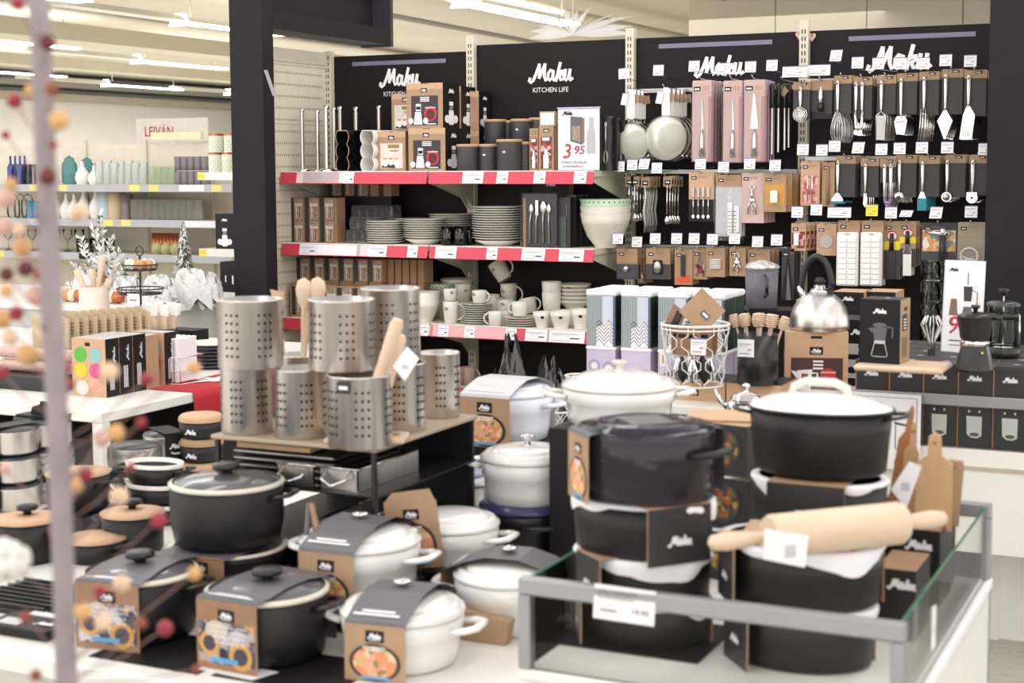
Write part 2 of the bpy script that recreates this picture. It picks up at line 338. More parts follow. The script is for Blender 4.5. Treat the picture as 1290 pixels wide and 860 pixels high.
vs = sc.view_settings; vs.view_transform = 'Standard'; vs.look = 'None'; vs.gamma = 1; vs.use_curve_mapping = False; vs.exposure = 0.52
# ------------------------------------------------------------------ wall shelving with black banners
WY = 7.27; SY = 6.76                      # back plane, shelf front edge
UX = [onY(418, 100, WY).x, onY(597, 100, WY).x, onY(797, 100, WY).x, onY(1015, 100, WY).x, onY(1015, 100, WY).x + .93]
S1, S2, S3 = 1.521, 1.147, .752
gon = thing('shelving_unit', 'long shelving wall of cream slotted uprights with black boards behind the kitchenware', 'shelving', (0, 0, 0))
PT = 2.2
for i in range(5):
    b = MB(); x = UX[i]; top = PT + .03 if i else PT - .02
    b.box(x - .022, x + .022, WY - .045, WY - .005, .1, top, CRM)
    for k in range(52):
        z = .5 + k * .034
        if z < top - .03: b.rect(-.005, 0, .006, .02, DKG, FR(x - .006, WY - .045, z)); b.rect(-.005, 0, .006, .02, DKG, FR(x + .008, WY - .045, z))
    if i < 4: b.build('upright', gon)
PEG = CRM
b = MB(); X0 = UX[0]; yb = SY - .08
b.box(X0 - .03, X0 - .01, yb, WY, .1, 2.17, CRM)
for k in range(26):
    z = .55 + k * .062
    for j in range(26): b.rect(0, 0, .006, .011, mk('peg_slot', (96, 90, 74), .8), SD(X0 - .01, yb + .03 + j * .0185, z + .02 * (j % 2) * 0))
    if k % 5 == 0: b.rect(0, 0, WY - yb, .004, mk('peg_seam', (176, 168, 148), .8), SD(X0 - .01, yb, z - .02))
b.build('side_panel', gon)
b = MB(); b.box(X0 - .035, X0 + .0, yb - .045, yb, .1, 2.17, CRM)
for k in range(44): b.rect(-.003, 0, .007, .018, DKG, FR(X0 - .018, yb - .045, .55 + k * .036))
b.box(X0 - .035, X0 - .005, yb, WY, 2.10, 2.17, CRM); b.build('end_upright', gon)
STRIP = mk('banner_clip_strip', (118, 112, 138), .35)
for i in range(4):
    b = MB(); x0 = UX[i] + .024; x1 = UX[i + 1] - .024
    if i == 3: x1 = UX[4] - .0
    b.box(x0, x1, WY - .012, WY, .1, PT - (.02 if i else .05), PAN)
    M = FR((x0 + x1) / 2, WY - .012, 0); w_ = x1 - x0
    b.build('back_board', gon)
    b = MB(); zt = PT - .045 - (.03 if i == 0 else 0)
    if i != 1: b.rect(-.30 if i != 3 else -.27, zt - .03, .58, .022, STRIP, M, .001)
    lx, lz = {0: (505, 98), 1: (695, 92), 2: (907, 84), 3: (1133, 74)}[i]
    p = onY(lx, lz, WY)
    M2 = FR(p.x, WY - .012, p.z)
    b.logo(0, .0, .245 if i < 3 else .29, M2, WHT, .002, True, .068)
    b.text('KITCHEN LIFE', 0, -.098, .036, WHT, M2, .002, w=.2 if i < 3 else .235)
    b.build('banner_print', gon)
for (x, y) in ((1007, 44), (1023, 46)):
    p = onY(x, y, WY - .02); MB().disc(-.008, .004, .011, .011, PNK, FR(*p), 0).disc(.008, .004, .011, .011, PNK, FR(*p), 0).poly([(-.018, 0), (.018, 0), (0, -.025)], PNK, FR(*p)).prism([(-.01, -.005), (.01, -.005), (0, -.02)], .01, PNK, FR(*p)).build('heart_sticker', gon)
# price card graphic in a picture plane
def card(b, M, w, h, col=None, skew=0, head=True):
    b.prism([(-w / 2 + skew, h), (w / 2 + skew, h), (w / 2, 0), (-w / 2, 0)], .002, col or WHT, M)
    if head: b.add([(-w / 2 + skew, h, .0008), (w / 2 + skew, h, .0008), (w / 2 + skew * .9, h * .93, .0008), (-w / 2 + skew * .9, h * .93, .0008)], [(0, 1, 2, 3)], VIO, M)
    b.rect(-w * .4 + skew * .7, h * .72, w * .72, h * .04, GRY, M, .001); b.rect(-w * .4 + skew * .6, h * .60, w * .5, h * .035, GRYL, M, .001)
    b.rect(w * .1 + skew * .4, h * .38, w * .22, h * .07, REDT if (w * 1000) % 2 < 1.2 else DKG, M, .001); b.rect(-w * .38, h * .16, w * .62, h * .06, BLUT if (h * 1000) % 3 < 1 else GRY, M, .001)
    return b
def shelf(i, Z, x0, x1, which, labels, red=True, fade=None):
    t = thing('wall_shelf', which, 'shelf', (0, 0, 0), 0, None)
    MB().box(x0, x1, SY + .006, WY - .046, Z - .028, Z, CRM).build('shelf_board', t)
    tilt = .018
    def fr(x): return Matrix.Translation((x, SY - tilt, Z - .062)) @ RX(90 - 15) 
    b = MB(); M = fr(0)
    b.prism([(x0, 0), (x1, 0), (x1, .066), (x0, .066)], .003, RED, M)
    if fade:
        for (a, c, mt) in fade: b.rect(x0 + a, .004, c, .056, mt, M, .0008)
    b.rect(x0, .0615, x1 - x0, .0045, WHT, M, .0015)
    b.build('price_rail', t)
    for (px, wd) in labels:
        q = onY(px, 216 if i == 1 else (313 if i == 2 else 418), SY)
        bb = MB(); bb.rect(-wd / 2, .002, wd, .058, WHT, fr(q.x), .0024)
        bb.rect(-wd * .4, .042, wd * .7, .003, GRY, fr(q.x), .003); bb.rect(-wd * .4, .034, wd * .5, .002, GRYL, fr(q.x), .003); bb.rect(wd * .1, .02, wd * .25, .006, DKG, fr(q.x), .003); bb.rect(-wd * .4, .01, wd * .5, .002, BLUT, fr(q.x), .003)
        bb.build('price_label', t)
    for x in (x0 + .012, x1 - .012):
        MB().prism([(WY - .046, Z - .028), (SY + .03, Z - .028), (SY + .03, Z - .055), (WY - .12, Z - .14), (WY - .046, Z - .20)], .004, CRM, SD(x - .002, 0, 0)).build('bracket', t)
    return t
xa0, xa1, xb0, xb1 = UX[0] + .0, UX[1] - .006, UX[1] + .006, UX[2] - .0
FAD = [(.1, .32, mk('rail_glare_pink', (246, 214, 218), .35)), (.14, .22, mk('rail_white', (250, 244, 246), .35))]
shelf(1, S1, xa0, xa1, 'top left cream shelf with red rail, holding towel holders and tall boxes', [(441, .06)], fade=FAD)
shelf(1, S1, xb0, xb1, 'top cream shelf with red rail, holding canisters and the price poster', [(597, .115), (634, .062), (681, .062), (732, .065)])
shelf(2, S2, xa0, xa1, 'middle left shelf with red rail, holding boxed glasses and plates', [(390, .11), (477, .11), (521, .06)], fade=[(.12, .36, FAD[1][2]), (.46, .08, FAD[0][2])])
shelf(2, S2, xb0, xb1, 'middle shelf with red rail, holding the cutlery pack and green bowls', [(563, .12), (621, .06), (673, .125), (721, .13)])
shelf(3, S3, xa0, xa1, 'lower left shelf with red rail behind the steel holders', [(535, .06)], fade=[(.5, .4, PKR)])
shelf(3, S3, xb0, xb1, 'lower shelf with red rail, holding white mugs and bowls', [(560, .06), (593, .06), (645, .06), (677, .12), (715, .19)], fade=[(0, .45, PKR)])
t4 = thing('wall_shelf', 'lowest shelf holding pinkish cups behind the steel holders', 'shelf')
MB().box(xa0, xa1, SY + .006, WY - .046, .40, .43, CRM).build('shelf_board', t4); MB().box(xa0, xa1, SY - .01, SY + .005, .37, .435, RED).build('price_rail', t4)
t4 = thing('wall_shelf', 'lowest shelf under the white mugs, behind the black bags', 'shelf')
MB().box(xb0, xb1, SY + .006, WY - .046, .40, .43, CRM).build('shelf_board', t4); MB().box(xb0, xb1, SY - .01, SY + .005, .37, .435, RED).build('price_rail', t4)

# ------------------------------------------------------------------ black portal posts and hood
POST = mk('black_wood_post', (36, 34, 38), .6, var=.12, scale=6, spec=.2)
p = onY(292, 200, 6.45); p2 = onY(333, 200, 6.45)
t = thing('display_post', 'tall black square post left of the towel holders', 'post', (p.x, 6.45, 0))
wpost = p2.x - p.x
b = MB(); b.box(0, wpost, 0, .10, 0, 3.0, POST, r=.002); b.build('post_body', t)
q = onY(338, 98, 6.44)
MB().prism([(0, .0), (.02, -.0), (.07, -.13), (.05, -.13)], .004, GRY, FR(q.x - p.x - .03, -.005, q.z + .04)).build('label_strip', t)
hood = thing('fascia_hood', 'black box fascia spanning back from the left post above the cream side panel', 'fascia', (p.x + wpost, 6.45, 0))
pz = onX(343, 36, p.x + wpost)
zb = pz.z; Yend = onX(492, 30, p.x + wpost).y - 6.45
b = MB(); b.box(-.20, 0, .10, Yend, zb, zb + .09, POST); b.build('lower_flange', hood)
b = MB(); b.box(-.20, -.12, .10, Yend, zb + .09, 3.1, POST); b.build('recessed_board', hood)
b = MB(); b.box(-.20, .0, Yend - .0, Yend + .03, zb - .01, 3.1, mk('hood_end', (60, 58, 64), .5)); b.build('end_plate', hood)
b = MB(); b.box(-.20, 0, .10, Yend, zb + .36, zb + .45, POST); b.build('upper_flange', hood)
p = onY(1243, 200, 6.55)
t = thing('display_post', 'wide black post at the right edge beside the hanging spatulas', 'post', (p.x, 6.55, 0))
b = MB(); b.box(0, .55, 0, .12, 0, 3.0, POST, r=.002); b.build('post_body', t)
# ------------------------------------------------------------------ things on the wall shelves
def sx(x, y, Y): return onY(x, y, Y).x
def kbox(w, d, h, front, side=None, top=None, mat=KRF, gf=None, gs=None, gt=None):
    """carton: bottom centre of the front edge at the origin; gf / gs draw the front and right side print"""
    b = MB(); b.box(-w / 2, w / 2, 0, d, 0, h, mat, front=front, side=side, top=top)
    if gf: gf(b, FR(0, 0, 0), w, h)
    if gs: gs(b, SD(w / 2, d / 2, 0), d, h)
    if gt: gt(b, Matrix.Translation((0, d / 2, h)), w, d)
    return b
def g_jar(b, M, w, h, z=.0006, s=1):     # white perforated jar silhouettes with two leaves, as on the black box sides
    b.logo(0, h * .83, w * .3, M, WHT, z, wt=.13)
    b.rect(-w * .12, h * .5, w * .24, h * .09, WHT, M, z); b.rect(-w * .1, h * .42, w * .2, h * .06, GRY, M, z)
    b.poly([(-w * .13, h * .4), (w * .13, h * .4), (w * .2, h * .12), (w * .1, h * .07), (-w * .1, h * .07), (-w * .2, h * .12)], WHT, M, z)
    for s_ in (-1, 1): b.disc(s_ * w * .26, h * .2, w * .14, h * .09, WHT, M, z + .0005, 12)
def g_mulled(b, M, w, h):                # kraft front with dark photo of jar and red mug
    b.badge(-w * .02, h * .84, w * .17, M); b.rect(-w * .37, h * .06, w * .74, h * .66, DKG, M)
    for k in range(3): b.rect(-w * .12, h * (.67 - k * .04), w * .25, h * .022, WHT, M, .0014)
    b.disc(w * .16, h * .32, w * .17, h * .17, REDT, M, .0012); b.disc(w * .16, h * .30, w * .12, h * .12, mk('mulled_dark', (90, 20, 28), .5), M, .0018)
    b.rect(w * .02, h * .44, w * .28, h * .02, WHT, M, .002)
    b.rect(-w * .24, h * .38, w * .14, h * .16, WHT, M, .0012); b.rect(-w * .23, h * .41, w * .12, h * .07, BLK, M, .0018)
    b.poly([(-w * .26, h * .36), (-w * .1, h * .36), (-w * .06, h * .08), (-w * .3, h * .08)], WHT, M, .0014)
    for q in (-.38, .03): b.disc(w * q, h * .16, w * .07, h * .07, WHT, M, .002, 12)
    b.rect(w * .05, h * .08, w * .26, h * .02, WHT, M, .002)
def g_glassset(b, M, w, h):
    b.badge(0, h * .84, w * .22, M); b.rect(-w * .4, h * .08, w * .8, h * .62, mk('pale_photo', (222, 214, 206), .5), M)
    b.rect(-w * .12, h * .58, w * .4, h * .09, mk('mustard', (150, 128, 60), .5), M, .0014); b.rect(-w * .05, h * .5, w * .3, h * .03, KRD, M, .0014)
    for k in range(3): b.disc(w * (-.22 + k * .2), h * (.25 + .03 * (k % 2)), w * .12, h * .13, WHT, M, .0012 + k * .0003, 12); b.disc(w * (-.22 + k * .2), h * (.32), w * .09, h * .03, mk('mustard2', (214, 160, 100), .5), M, .0024, 10)
    b.poly([(-w * .38, h * .1), (w * .1, h * .08), (w * .25, h * .22), (-w * .2, h * .24)], DKG, M, .001)
# paper towel holders
def towel_holder(h, label, ball=.016, rr=.012):
    t = thing('paper_towel_holder', label, 'paper towel holder', (0, 0, 0), 0)
    MB().lathe([(.046, 0), (.046, .008), (.04, .014), (.012, .018)], CHR).build('base', t)
    MB().cyl(rr, .016, h - .03, STL).build('rod', t)
    MB().lathe([(rr, h - .032), (rr * .7, h - .028), (ball, h - .016), (ball * .8, h - .005), (.002, h)], CHR).build('knob', t)
    return t
H0 = towel_holder(.335, 'steel paper towel holder standing alone nearest the left post')
for k, (x, Y, h, lb) in enumerate([(380.5, 6.86, .335, None), (400, 6.96, .33, 'steel paper towel holder, shorter of the middle pair'), (411, 6.83, .345, 'steel paper towel holder, taller of the middle pair'),
        (421, 7.03, .345, 'steel paper towel holder half hidden beside the black wine rack'), (429, 7.14, .355, 'steel paper towel holder whose knob shows above the black wavy rack'), (449, 7.14, .35, 'steel paper towel holder behind the second black rack'), (478, 7.16, .355, 'steel paper towel holder behind the white racks')]):
    o = H0 if k == 0 else dup(H0, label=lb); o.location = (sx(x, 180, Y), Y, S1)
    if k: o.scale = (1, 1, h / .335)
# wavy wine racks
def wavy(mat, edge, label, h=.205, r=.044):
    N = 36; L = []; R = []
    for i in range(N + 1):
        u = i / N; ww = r * (.80 + .20 * abs(math.sin(PI * 3 * u)) ** 0.7 * 1.3 - .1)
        if i in (0, N): ww = r * .72
        ww = r * (.66 + .34 * abs(math.sin(PI * 3 * u)) ** .8)
        L.append((-ww, h * u)); R.append((ww, h * u))
    out = L + R[::-1]; inn = [(x * .9, z) for x, z in L] + [(x * .9, z) for x, z in R[::-1]]
    inn = [(x, min(max(z, .004), h - .004)) for x, z in inn]
    b = MB(); n = len(out); d = .13
    vs = [(x, -0, z) for x, z in out] + [(x, 0, z) for x, z in inn] + [(x, d, z) for x, z in out] + [(x, d, z) for x, z in inn]
    b.add(vs, [(i, (i + 1) % n, n + (i + 1) % n, n + i) for i in range(n)], edge)
    b.add(vs, [(2 * n + i, 2 * n + (i + 1) % n, (i + 1) % n, i) for i in range(n)], mat, None, True); b.add(vs, [(n + i, n + (i + 1) % n, 3 * n + (i + 1) % n, 3 * n + i) for i in range(n)], mat, None, True)
    b.add([(x, d, z) for x, z in out], [tuple(range(n))], mat)
    t = thing('wine_rack', label, 'wine rack'); b.build('shell', t)
    return t
for x, Y, mat, ed, lb, rz in ((431, 6.86, BLK, KRP, 'black wavy rack with cream front edge', 0), (452, 6.90, BLK, BLK, 'plain black wavy rack between the black and the white racks', 0), (462.5, 6.80, WPL, WHT, 'white wavy rack facing the aisle', 0), (483, 6.90, WPL, WHT, 'white wavy rack behind, against the kraft box', 6)):
    t = wavy(mat, ed, lb, .215 if x < 460 else .212, .042); t.location = (sx(x, 180, Y), Y, S1); t.rotation_euler.z = math.radians(rz)
    if x == 452 or x == 483: t.scale = (1, .9, 1)
# big kraft and black gift boxes
def gift(w, d, h, gf, label, loc, blackside=True):
    t = thing('gift_box', label, 'box', loc)
    kbox(w, d, h, KRF, BLK if blackside else KRF, KRF, gf=gf, gs=g_jar if blackside else None).build('carton', t)
    MB().rect(-w * .5, -.03, w, .03, KRP, FR(0, -.0002, h), .0003).rect(-w * .1, -.006, w * .2, .006, KRD, FR(0, -.0004, h), .0006).build('lid_flap', t)
    return t
xg = sx(536.5, 180, 6.82); W = sx(560, 180, 6.82) - sx(513.5, 180, 6.82); 
gift(W, .18, .218, g_mulled, 'lower kraft box with a mulled wine mug picture and black side', (xg + .005, 6.82, S1))
gift(W * .98, .18, .225, g_mulled, 'upper kraft box with a mulled wine mug picture, stacked on its twin', (xg - .005, 6.82, S1 + .2185))
gift(W, .165, .218, g_mulled, 'black sided box right behind the lower mulled wine box', (xg + .0, 7.006, S1))
gift(W, .165, .215, g_mulled, 'black sided box behind the upper mulled wine box', (xg - .0, 7.006, S1 + .2185))
xr_ = sx(603.5, 180, 7.10); xl_ = xg + W / 2 + .004
gift(xr_ - xl_, .14, .21, lambda *a: None, 'black box with white jar print at the rear behind the canisters, lower one', ((xr_ + xl_) / 2, 7.10, S1))
gift(xr_ - xl_, .14, .20, lambda *a: None, 'black box with white jar print at the rear behind the canisters, upper one', ((xr_ + xl_) / 2, 7.10, S1 + .2105))
wq = sx(513, 180, 6.84) - sx(475, 180, 6.84)
gift(wq * .93, .15, .205, g_glassset, 'small kraft box with a glass set picture beside the white rack', (sx(493, 180, 6.84), 6.84, S1), False)
gift(wq * .93, .15, .2, g_glassset, 'small kraft box with a glass set picture, on top and set back', (sx(506, 150, 6.99) - .0, 7.03, S1 + .2055), False)
MB().box(-.075, .075, 0, .18, 0, .2, KRD).build('gift_box', label='plain brown box hidden under the upper glass set box', cat='box', loc=(sx(504, 180, 7.03) - .0, 7.03, S1))
# canisters
CAN = mk('charcoal_enamel', (62, 60, 64), .45)
def canister(r, h, label, loc):
    t = thing('canister', label, 'canister', loc, 0, None)
    MB().lathe([(r * .97, 0), (r, .004), (r, h - .014)], CAN).build('jar', t)
    MB().lathe([(r * .98, h - .014), (r * 1.04, h - .013), (r * 1.04, h - .002), (r, h)], WODD).build('lid', t)
    if label.find('label') > 0: MB().disc(0, 0, .008, .005, WHT, FR(-.0, -r - .0008, h * .6), 0).build('sticker', t)
    return t
for x, Y, r, h, lb in ((589.5, 6.86, .056, .135, 'black canister with bamboo lid, leftmost at the shelf front'), (615.8, 6.90, .052, .135, 'black canister with a tiny white label, second at the shelf front'),
        (642, 6.88, .064, .157, 'widest black canister, between the labelled one and the kraft bottle boxes'), (661, 6.93, .036, .145, 'narrow black canister partly hidden behind the widest one')):
    canister(r, h, lb, (sx(x, 200, Y), Y, S1))
bx = MB(); bx.box(0, sx(668, 200, 7.1) - sx(612, 200, 7.1), 0, .15, 0, .128, BLK)
xx = sx(612, 200, 7.03)
bx.build('riser_box', label='black box carrying the upper row of canisters', cat='box', loc=(xx - .01, 7.03, S1))
for x, Y, r, h, lb in ((624, 7.10, .056, .135, 'upper left black canister with bamboo lid'), (639.5, 7.155, .044, .13, 'upper middle black canister squeezed at the back'), (657, 7.10, .055, .135, 'upper right black canister with a white label mark')):
    canister(r, h, lb, (sx(x, 170, Y), Y, S1 + .1285))
canister(.05, .1, 'black canister behind the kraft bottle boxes, only its lid showing', (sx(679, 150, 7.15), 7.15, S1 + .17)); MB().box(-.05, .05, -.05, .05, 0, .169, BLK).build('riser_box', label='black box under the canister behind the kraft bottle boxes', cat='box', loc=(sx(679, 150, 7.15), 7.15, S1))
def g_bottle(b, M, w, h):
    b.badge(0, h * .9, w * .38, M); b.rect(-w * .38, h * .05, w * .76, h * .72, BERR, M); b.rect(-w * .28, h * .68, w * .5, h * .07, WHT, M, .0012)
    b.rect(-w * .2, h * .06, w * .36, h * .3, WHT, M, .0012); b.rect(-w * .13, h * .36, w * .22, h * .13, WHT, M, .0014)
for x0, x1, h, Y, lb in ((667, 678, .21, 6.90, 'narrow kraft bottle box with berry picture, half hidden on the left'), (679, 697.5, .218, 6.86, 'kraft bottle box with berry picture beside the price poster')):
    wq = sx(x1, 190, Y) - sx(x0, 190, Y)
    t = thing('bottle_box', lb, 'box', (sx((x0 + x1) / 2, 190, Y), Y, S1)); kbox(wq, .07, h, KRF, KRF, KRF, gf=g_bottle).build('carton', t)
MB().box(-.042, .042, 0, .07, 0, .072, KRF).rect(-.036, .006, .072, .06, WPL, FR(0, 0, 0)).build('small_box', label='small white fronted box on top of the kraft bottle box', cat='box', loc=(sx(689.5, 150, 6.86), 6.86, S1 + .2182))
# price poster in an acrylic stand
t = thing('price_poster', 'acrylic stand with a white 3.95 price poster on the top shelf', 'sign', (sx(729, 180, 6.80), 6.80, S1), 0)
w_ = sx(755, 180, 6.80) - sx(703, 180, 6.80); h_ = .298
b = MB(); b.box(-w_ / 2, w_ / 2, 0, .002, .004, h_, WHT); M = FR(0, 0, 0)
def numtxt(b, x, y, s, M):
    b.text('3', x, y, s, NAV, M, .0008, shear=.15); b.text('3', x + .001, y + .002, s, WHT, M, .0012, shear=.15); b.text('3', x + .002, y + .003, s, REDT, M, .0018, shear=.15)
numtxt(b, -w_ * .30, h_ * .2, .098, M)
b.text('95', -w_ * .02 + .004, h_ * .27, .058, NAV, M, .0008, shear=.2); b.text('95', -w_ * .02 + .007, h_ * .275, .055, REDT, M, .0016, shear=.2)
b.logo(-w_ * .27, h_ * .93, w_ * .24, M, BLK, .0012, wt=.08)
b.poly([(-w_ * .2, h_ * .48), (w_ * .08, h_ * .42), (w_ * .08, h_ * .86), (-w_ * .2, h_ * .88)], GRYD, M, .0008); b.poly([(-w_ * .16, h_ * .5), (w_ * .04, h_ * .46), (w_ * .04, h_ * .72), (-w_ * .16, h_ * .72)], PHOTO, M, .0014); b.poly([(w_ * .08, h_ * .42), (w_ * .14, h_ * .46), (w_ * .14, h_ * .84), (w_ * .08, h_ * .86)], KRD, M, .0008)
b.poly([(w_ * .2, h_ * .28), (w_ * .4, h_ * .28), (w_ * .4, h_ * .6), (w_ * .36, h_ * .7), (w_ * .36, h_ * .86), (w_ * .25, h_ * .86), (w_ * .25, h_ * .7), (w_ * .2, h_ * .6)], GRYL, M, .0008)
b.text('MAKU SUOLA-', -w_ * .1, h_ * .12, .016, DKG, M, .0012, w=w_ * .62); b.text('JA PIPPURIMYLLY', -w_ * .14, h_ * .055, .014, DKG, M, .0012, w=w_ * .5)
b.build('poster', t)
MB().rect(-w_ / 2 - .003, 0, w_ + .006, h_ + .008, FLMC, FR(0, -.006, 0), 0).box(-w_ / 2 - .003, w_ / 2 + .003, .0035, .005, 0, h_ + .008, FLMC).box(-w_ / 2 - .003, w_ / 2 + .003, -.006, .005, h_ + .001, h_ + .007, mk('acrylic_edge', (205, 200, 225), .2)).build('acrylic_holder', t)
# black utensil boxes right of the poster
for k in range(5):
    x = 763 + k * 8.6; Y = 6.85 + k * .05
    t = thing('utensil_box', 'slim black box with a silver utensil print right of the poster, %s from the front' % ORD[k], 'box', (sx(x, 180, Y), Y, S1))
    def gu(b, M, w, h, k=k):
        b.rect(-w * .45, h * .02, w * .05, h * .96, GRYD, M, .0008); b.tube([(0, h * .35, .001), (0, h * .85, .001)], .003, STL, M, 5); b.disc(0, h * .85, w * .14, h * .05, STL, M, .001)
        if k % 2 == 0:
            for q in (.13, .22): b.tube([(w * q * math.sin(a) * 1.1, h * .25 - h * .12 * math.cos(a), .0015) for a in [i * .6 for i in range(11)]], .0012, STL, M, 4)
        else: b.disc(0, h * .3, w * .16, h * .09, STL, M, .001)
    kbox(.05, .04, .262 - k * .008, BLKS, BLKS, BLKS, BLKS, gf=gu).build('carton', t)

# ---- shelf 2
def g_tumbler(b, M, w, h):
    c = w * .12; b.rect(-w * .5, 0, w * .27, h, mk('deep_green_print', (46, 52, 50), .45), M, .0004)
    b.poly([(c - w * .34, h * .93), (c + w * .36, h * .93), (c + w * .25, h * .03), (c - w * .24, h * .03)], PHOTO, M); b.poly([(c - w * .31, h * .74), (c + w * .32, h * .74), (c + w * .29, h * .62), (c - w * .28, h * .62)], mk('photo_pale', (216, 202, 190), .4), M, .0012)
    b.poly([(c - w * .2, h * .6), (c - w * .1, h * .6), (c - w * .12, h * .1), (c - w * .17, h * .1)], mk('photo_pale', (216, 202, 190), .4), M, .0012); b.poly([(c + w * .08, h * .6), (c + w * .16, h * .6), (c + w * .12, h * .1), (c + w * .06, h * .1)], mk('photo_dark', (86, 70, 62), .4), M, .0012)
    b.rect(c - w * .1, h * .78, w * .2, h * .07, BLK, M, .0018); b.rect(c - w * .07, h * .8, w * .14, h * .03, WHT, M, .0024)
def gbox(x, y, Y, Z, w, h, label, d=.09, group=None, back=False):
    o = kbox(w, d, h, KRD, KRF, KRF, KRD, gf=None if back else g_tumbler).build('glass_box', None, label, 'box', group, (sx(x, y, Y), Y, Z)); return o
wd = .083
for r_ in range(2):
    for c_ in range(3):
        gbox(374.5 + c_ * 19.2, 290, 6.86, S2 + r_ * .1185, wd, .118, 'boxed glass on the middle shelf, %s tier, %s from the left' % (['lower', 'upper'][r_], ORD[c_]))
    MB().box(-.02, .02, 0, .09, 0, .118, KRF, front=KRF).build('glass_box', None, 'kraft box end beside the boxed glasses on the middle shelf, %s tier' % ['lower', 'upper'][r_], 'box', None, (sx(374.5 + 3 * 19.2 - 8.5, 290, 6.9), 6.87, S2 + r_ * .1185))
for c_ in range(5):
    MB().box(-.042, .042, 0, .1, 0, .24, BLK).build('riser_box', None, 'black box under the rear boxed glasses, %s from the left' % ORD[c_], 'box', 'black boxes under the rear boxed glasses', (sx(422 + c_ * 16.5, 280, 7.12) + .0, 7.09, S2))
    gbox(422 + c_ * 16.5, 250, 7.1, S2 + .2405, .084 if c_ < 3 else .05, .118, ['rear boxed glass just above the front tier, leftmost', 'rear boxed glass in the middle of the top trio', 'rear boxed glass at the right of the top trio', 'kraft carton seen end on right of the rear boxed glasses', 'last kraft carton of the rear top row'][c_], .085, back=c_ > 2)
def plate(R, h=.016, mat=CER):
    return MB().lathe([(R * .55, 0), (R * .6, .001), (R * .92, h * .75), (R, h), (R * .985, h + .0015), (R * .9, h * .95), (R * .58, h * .35), (.001, h * .3)], mat, n=32, caps=True)
def stack(proto_mb, name, label, cat, group, loc, n, dz, jit=.003, parent_label=None, ex=0):
    o = None
    for k in range(n):
        if o is None: o = proto_mb.build(name, None, label, cat, group, loc); q = o
        else: q = o.copy(); C.objects.link(q)
        q.location = (loc[0] + random.uniform(-jit, jit) + ex * k, loc[1] + random.uniform(-jit, jit), loc[2] + k * dz)
pl = [(486, 6.90, .104, 10, .0118, 'white side plate in the front left stack on the middle shelf'), (535, 6.92, .113, 11, .0112, 'white plate in the second stack on the middle shelf'),
      (628, 6.93, .135, 16, .0120, 'large white dinner plate in the tall stack left of the cutlery pack'), (569, 7.10, .12, 13, .0115, 'white plate in the rear stack behind the dark glasses'), (512, 7.115, .105, 11, .0112, 'white plate in the rear stack behind the two front stacks')]
for x, Y, R, n, dz, lb in pl:
    Zb = S2
    if x == 535 or x == 628: 
        MB().lathe([(R * .5, 0), (R * .55, .004), (R * .9, .026), (R * .88, .028), (.001, .02)], CER, n=28).build('serving_bowl', None, 'shallow white bowl under the %s' % ('second plate stack' if x == 535 else 'tall dinner plate stack'), 'bowl', None, (sx(x, 300, Y), Y, S2)); Zb += .0285; n -= 2
    stack(plate(R, .012), 'dinner_plate', lb, 'plate', lb.replace('white plate in', 'plates in').replace('large white dinner plate in', 'plates in').replace('white side plate in', 'plates in'), (sx(x, 295, Y), Y, Zb), n, dz)
def tumbler(r, h, mat): return MB().lathe([(r * .8, 0), (r * .86, .002), (r, h), (r * .93, h), (r * .8, .01), (.001, .01)], mat, n=18)
for k, (x, Y) in enumerate(((564, 6.84), (580, 6.84), (591, 6.93), (572, 6.95))):
    t = tumbler(.036, .092, GLD); t.lathe([(.03, .002), (.0335, .06)], mk('ink_glass', (48, 54, 66), .15), n=14, caps=False)
    t.build('drinking_glass', None, ['smoked glass at the shelf front, first of the dark tumblers', 'smoked glass next to the dinner plates', 'smoked glass tucked behind beside the bay upright', 'smoked glass behind the front dark pair'][k], 'glass', None, (sx(x, 300, Y), Y, S2))
# film wrapped trays
for k, (x, y, Y, Z, w_, h_, d_, lb) in enumerate(((452, 298, 6.84, S2, .165, .07, .1, 'lowest clear wrapped glass set between boxed glasses and plates'), (455, 285, 6.85, S2 + .072, .15, .065, .1, 'middle clear wrapped glass set on the film stack'), (468, 272, 6.99, S2 + .12, .26, .075, .1, 'top clear wrapped glass set lying across the film stack'))):
    X = sx(x, y, Y); t = thing('wrapped_glass_set', lb, 'glass set', (X, Y, Z))
    n = int(w_ / .05)
    for i in range(n):
        tumbler(.021, h_ * .85, GLS).build('glass', t, loc=(-w_ / 2 + .025 + i * .05, .05, .003))
    MB().rbox(-w_ / 2, w_ / 2, 0, d_, .001, h_, .008, FLM).build('film_wrap', t)
MB().box(-.12, .12, 0, .09, 0, .118, DKG).build('riser_box', None, 'grey box carrying the top wrapped glass set', 'box', None, (sx(472, 272, 7.0) - .0, 7.005, S2))
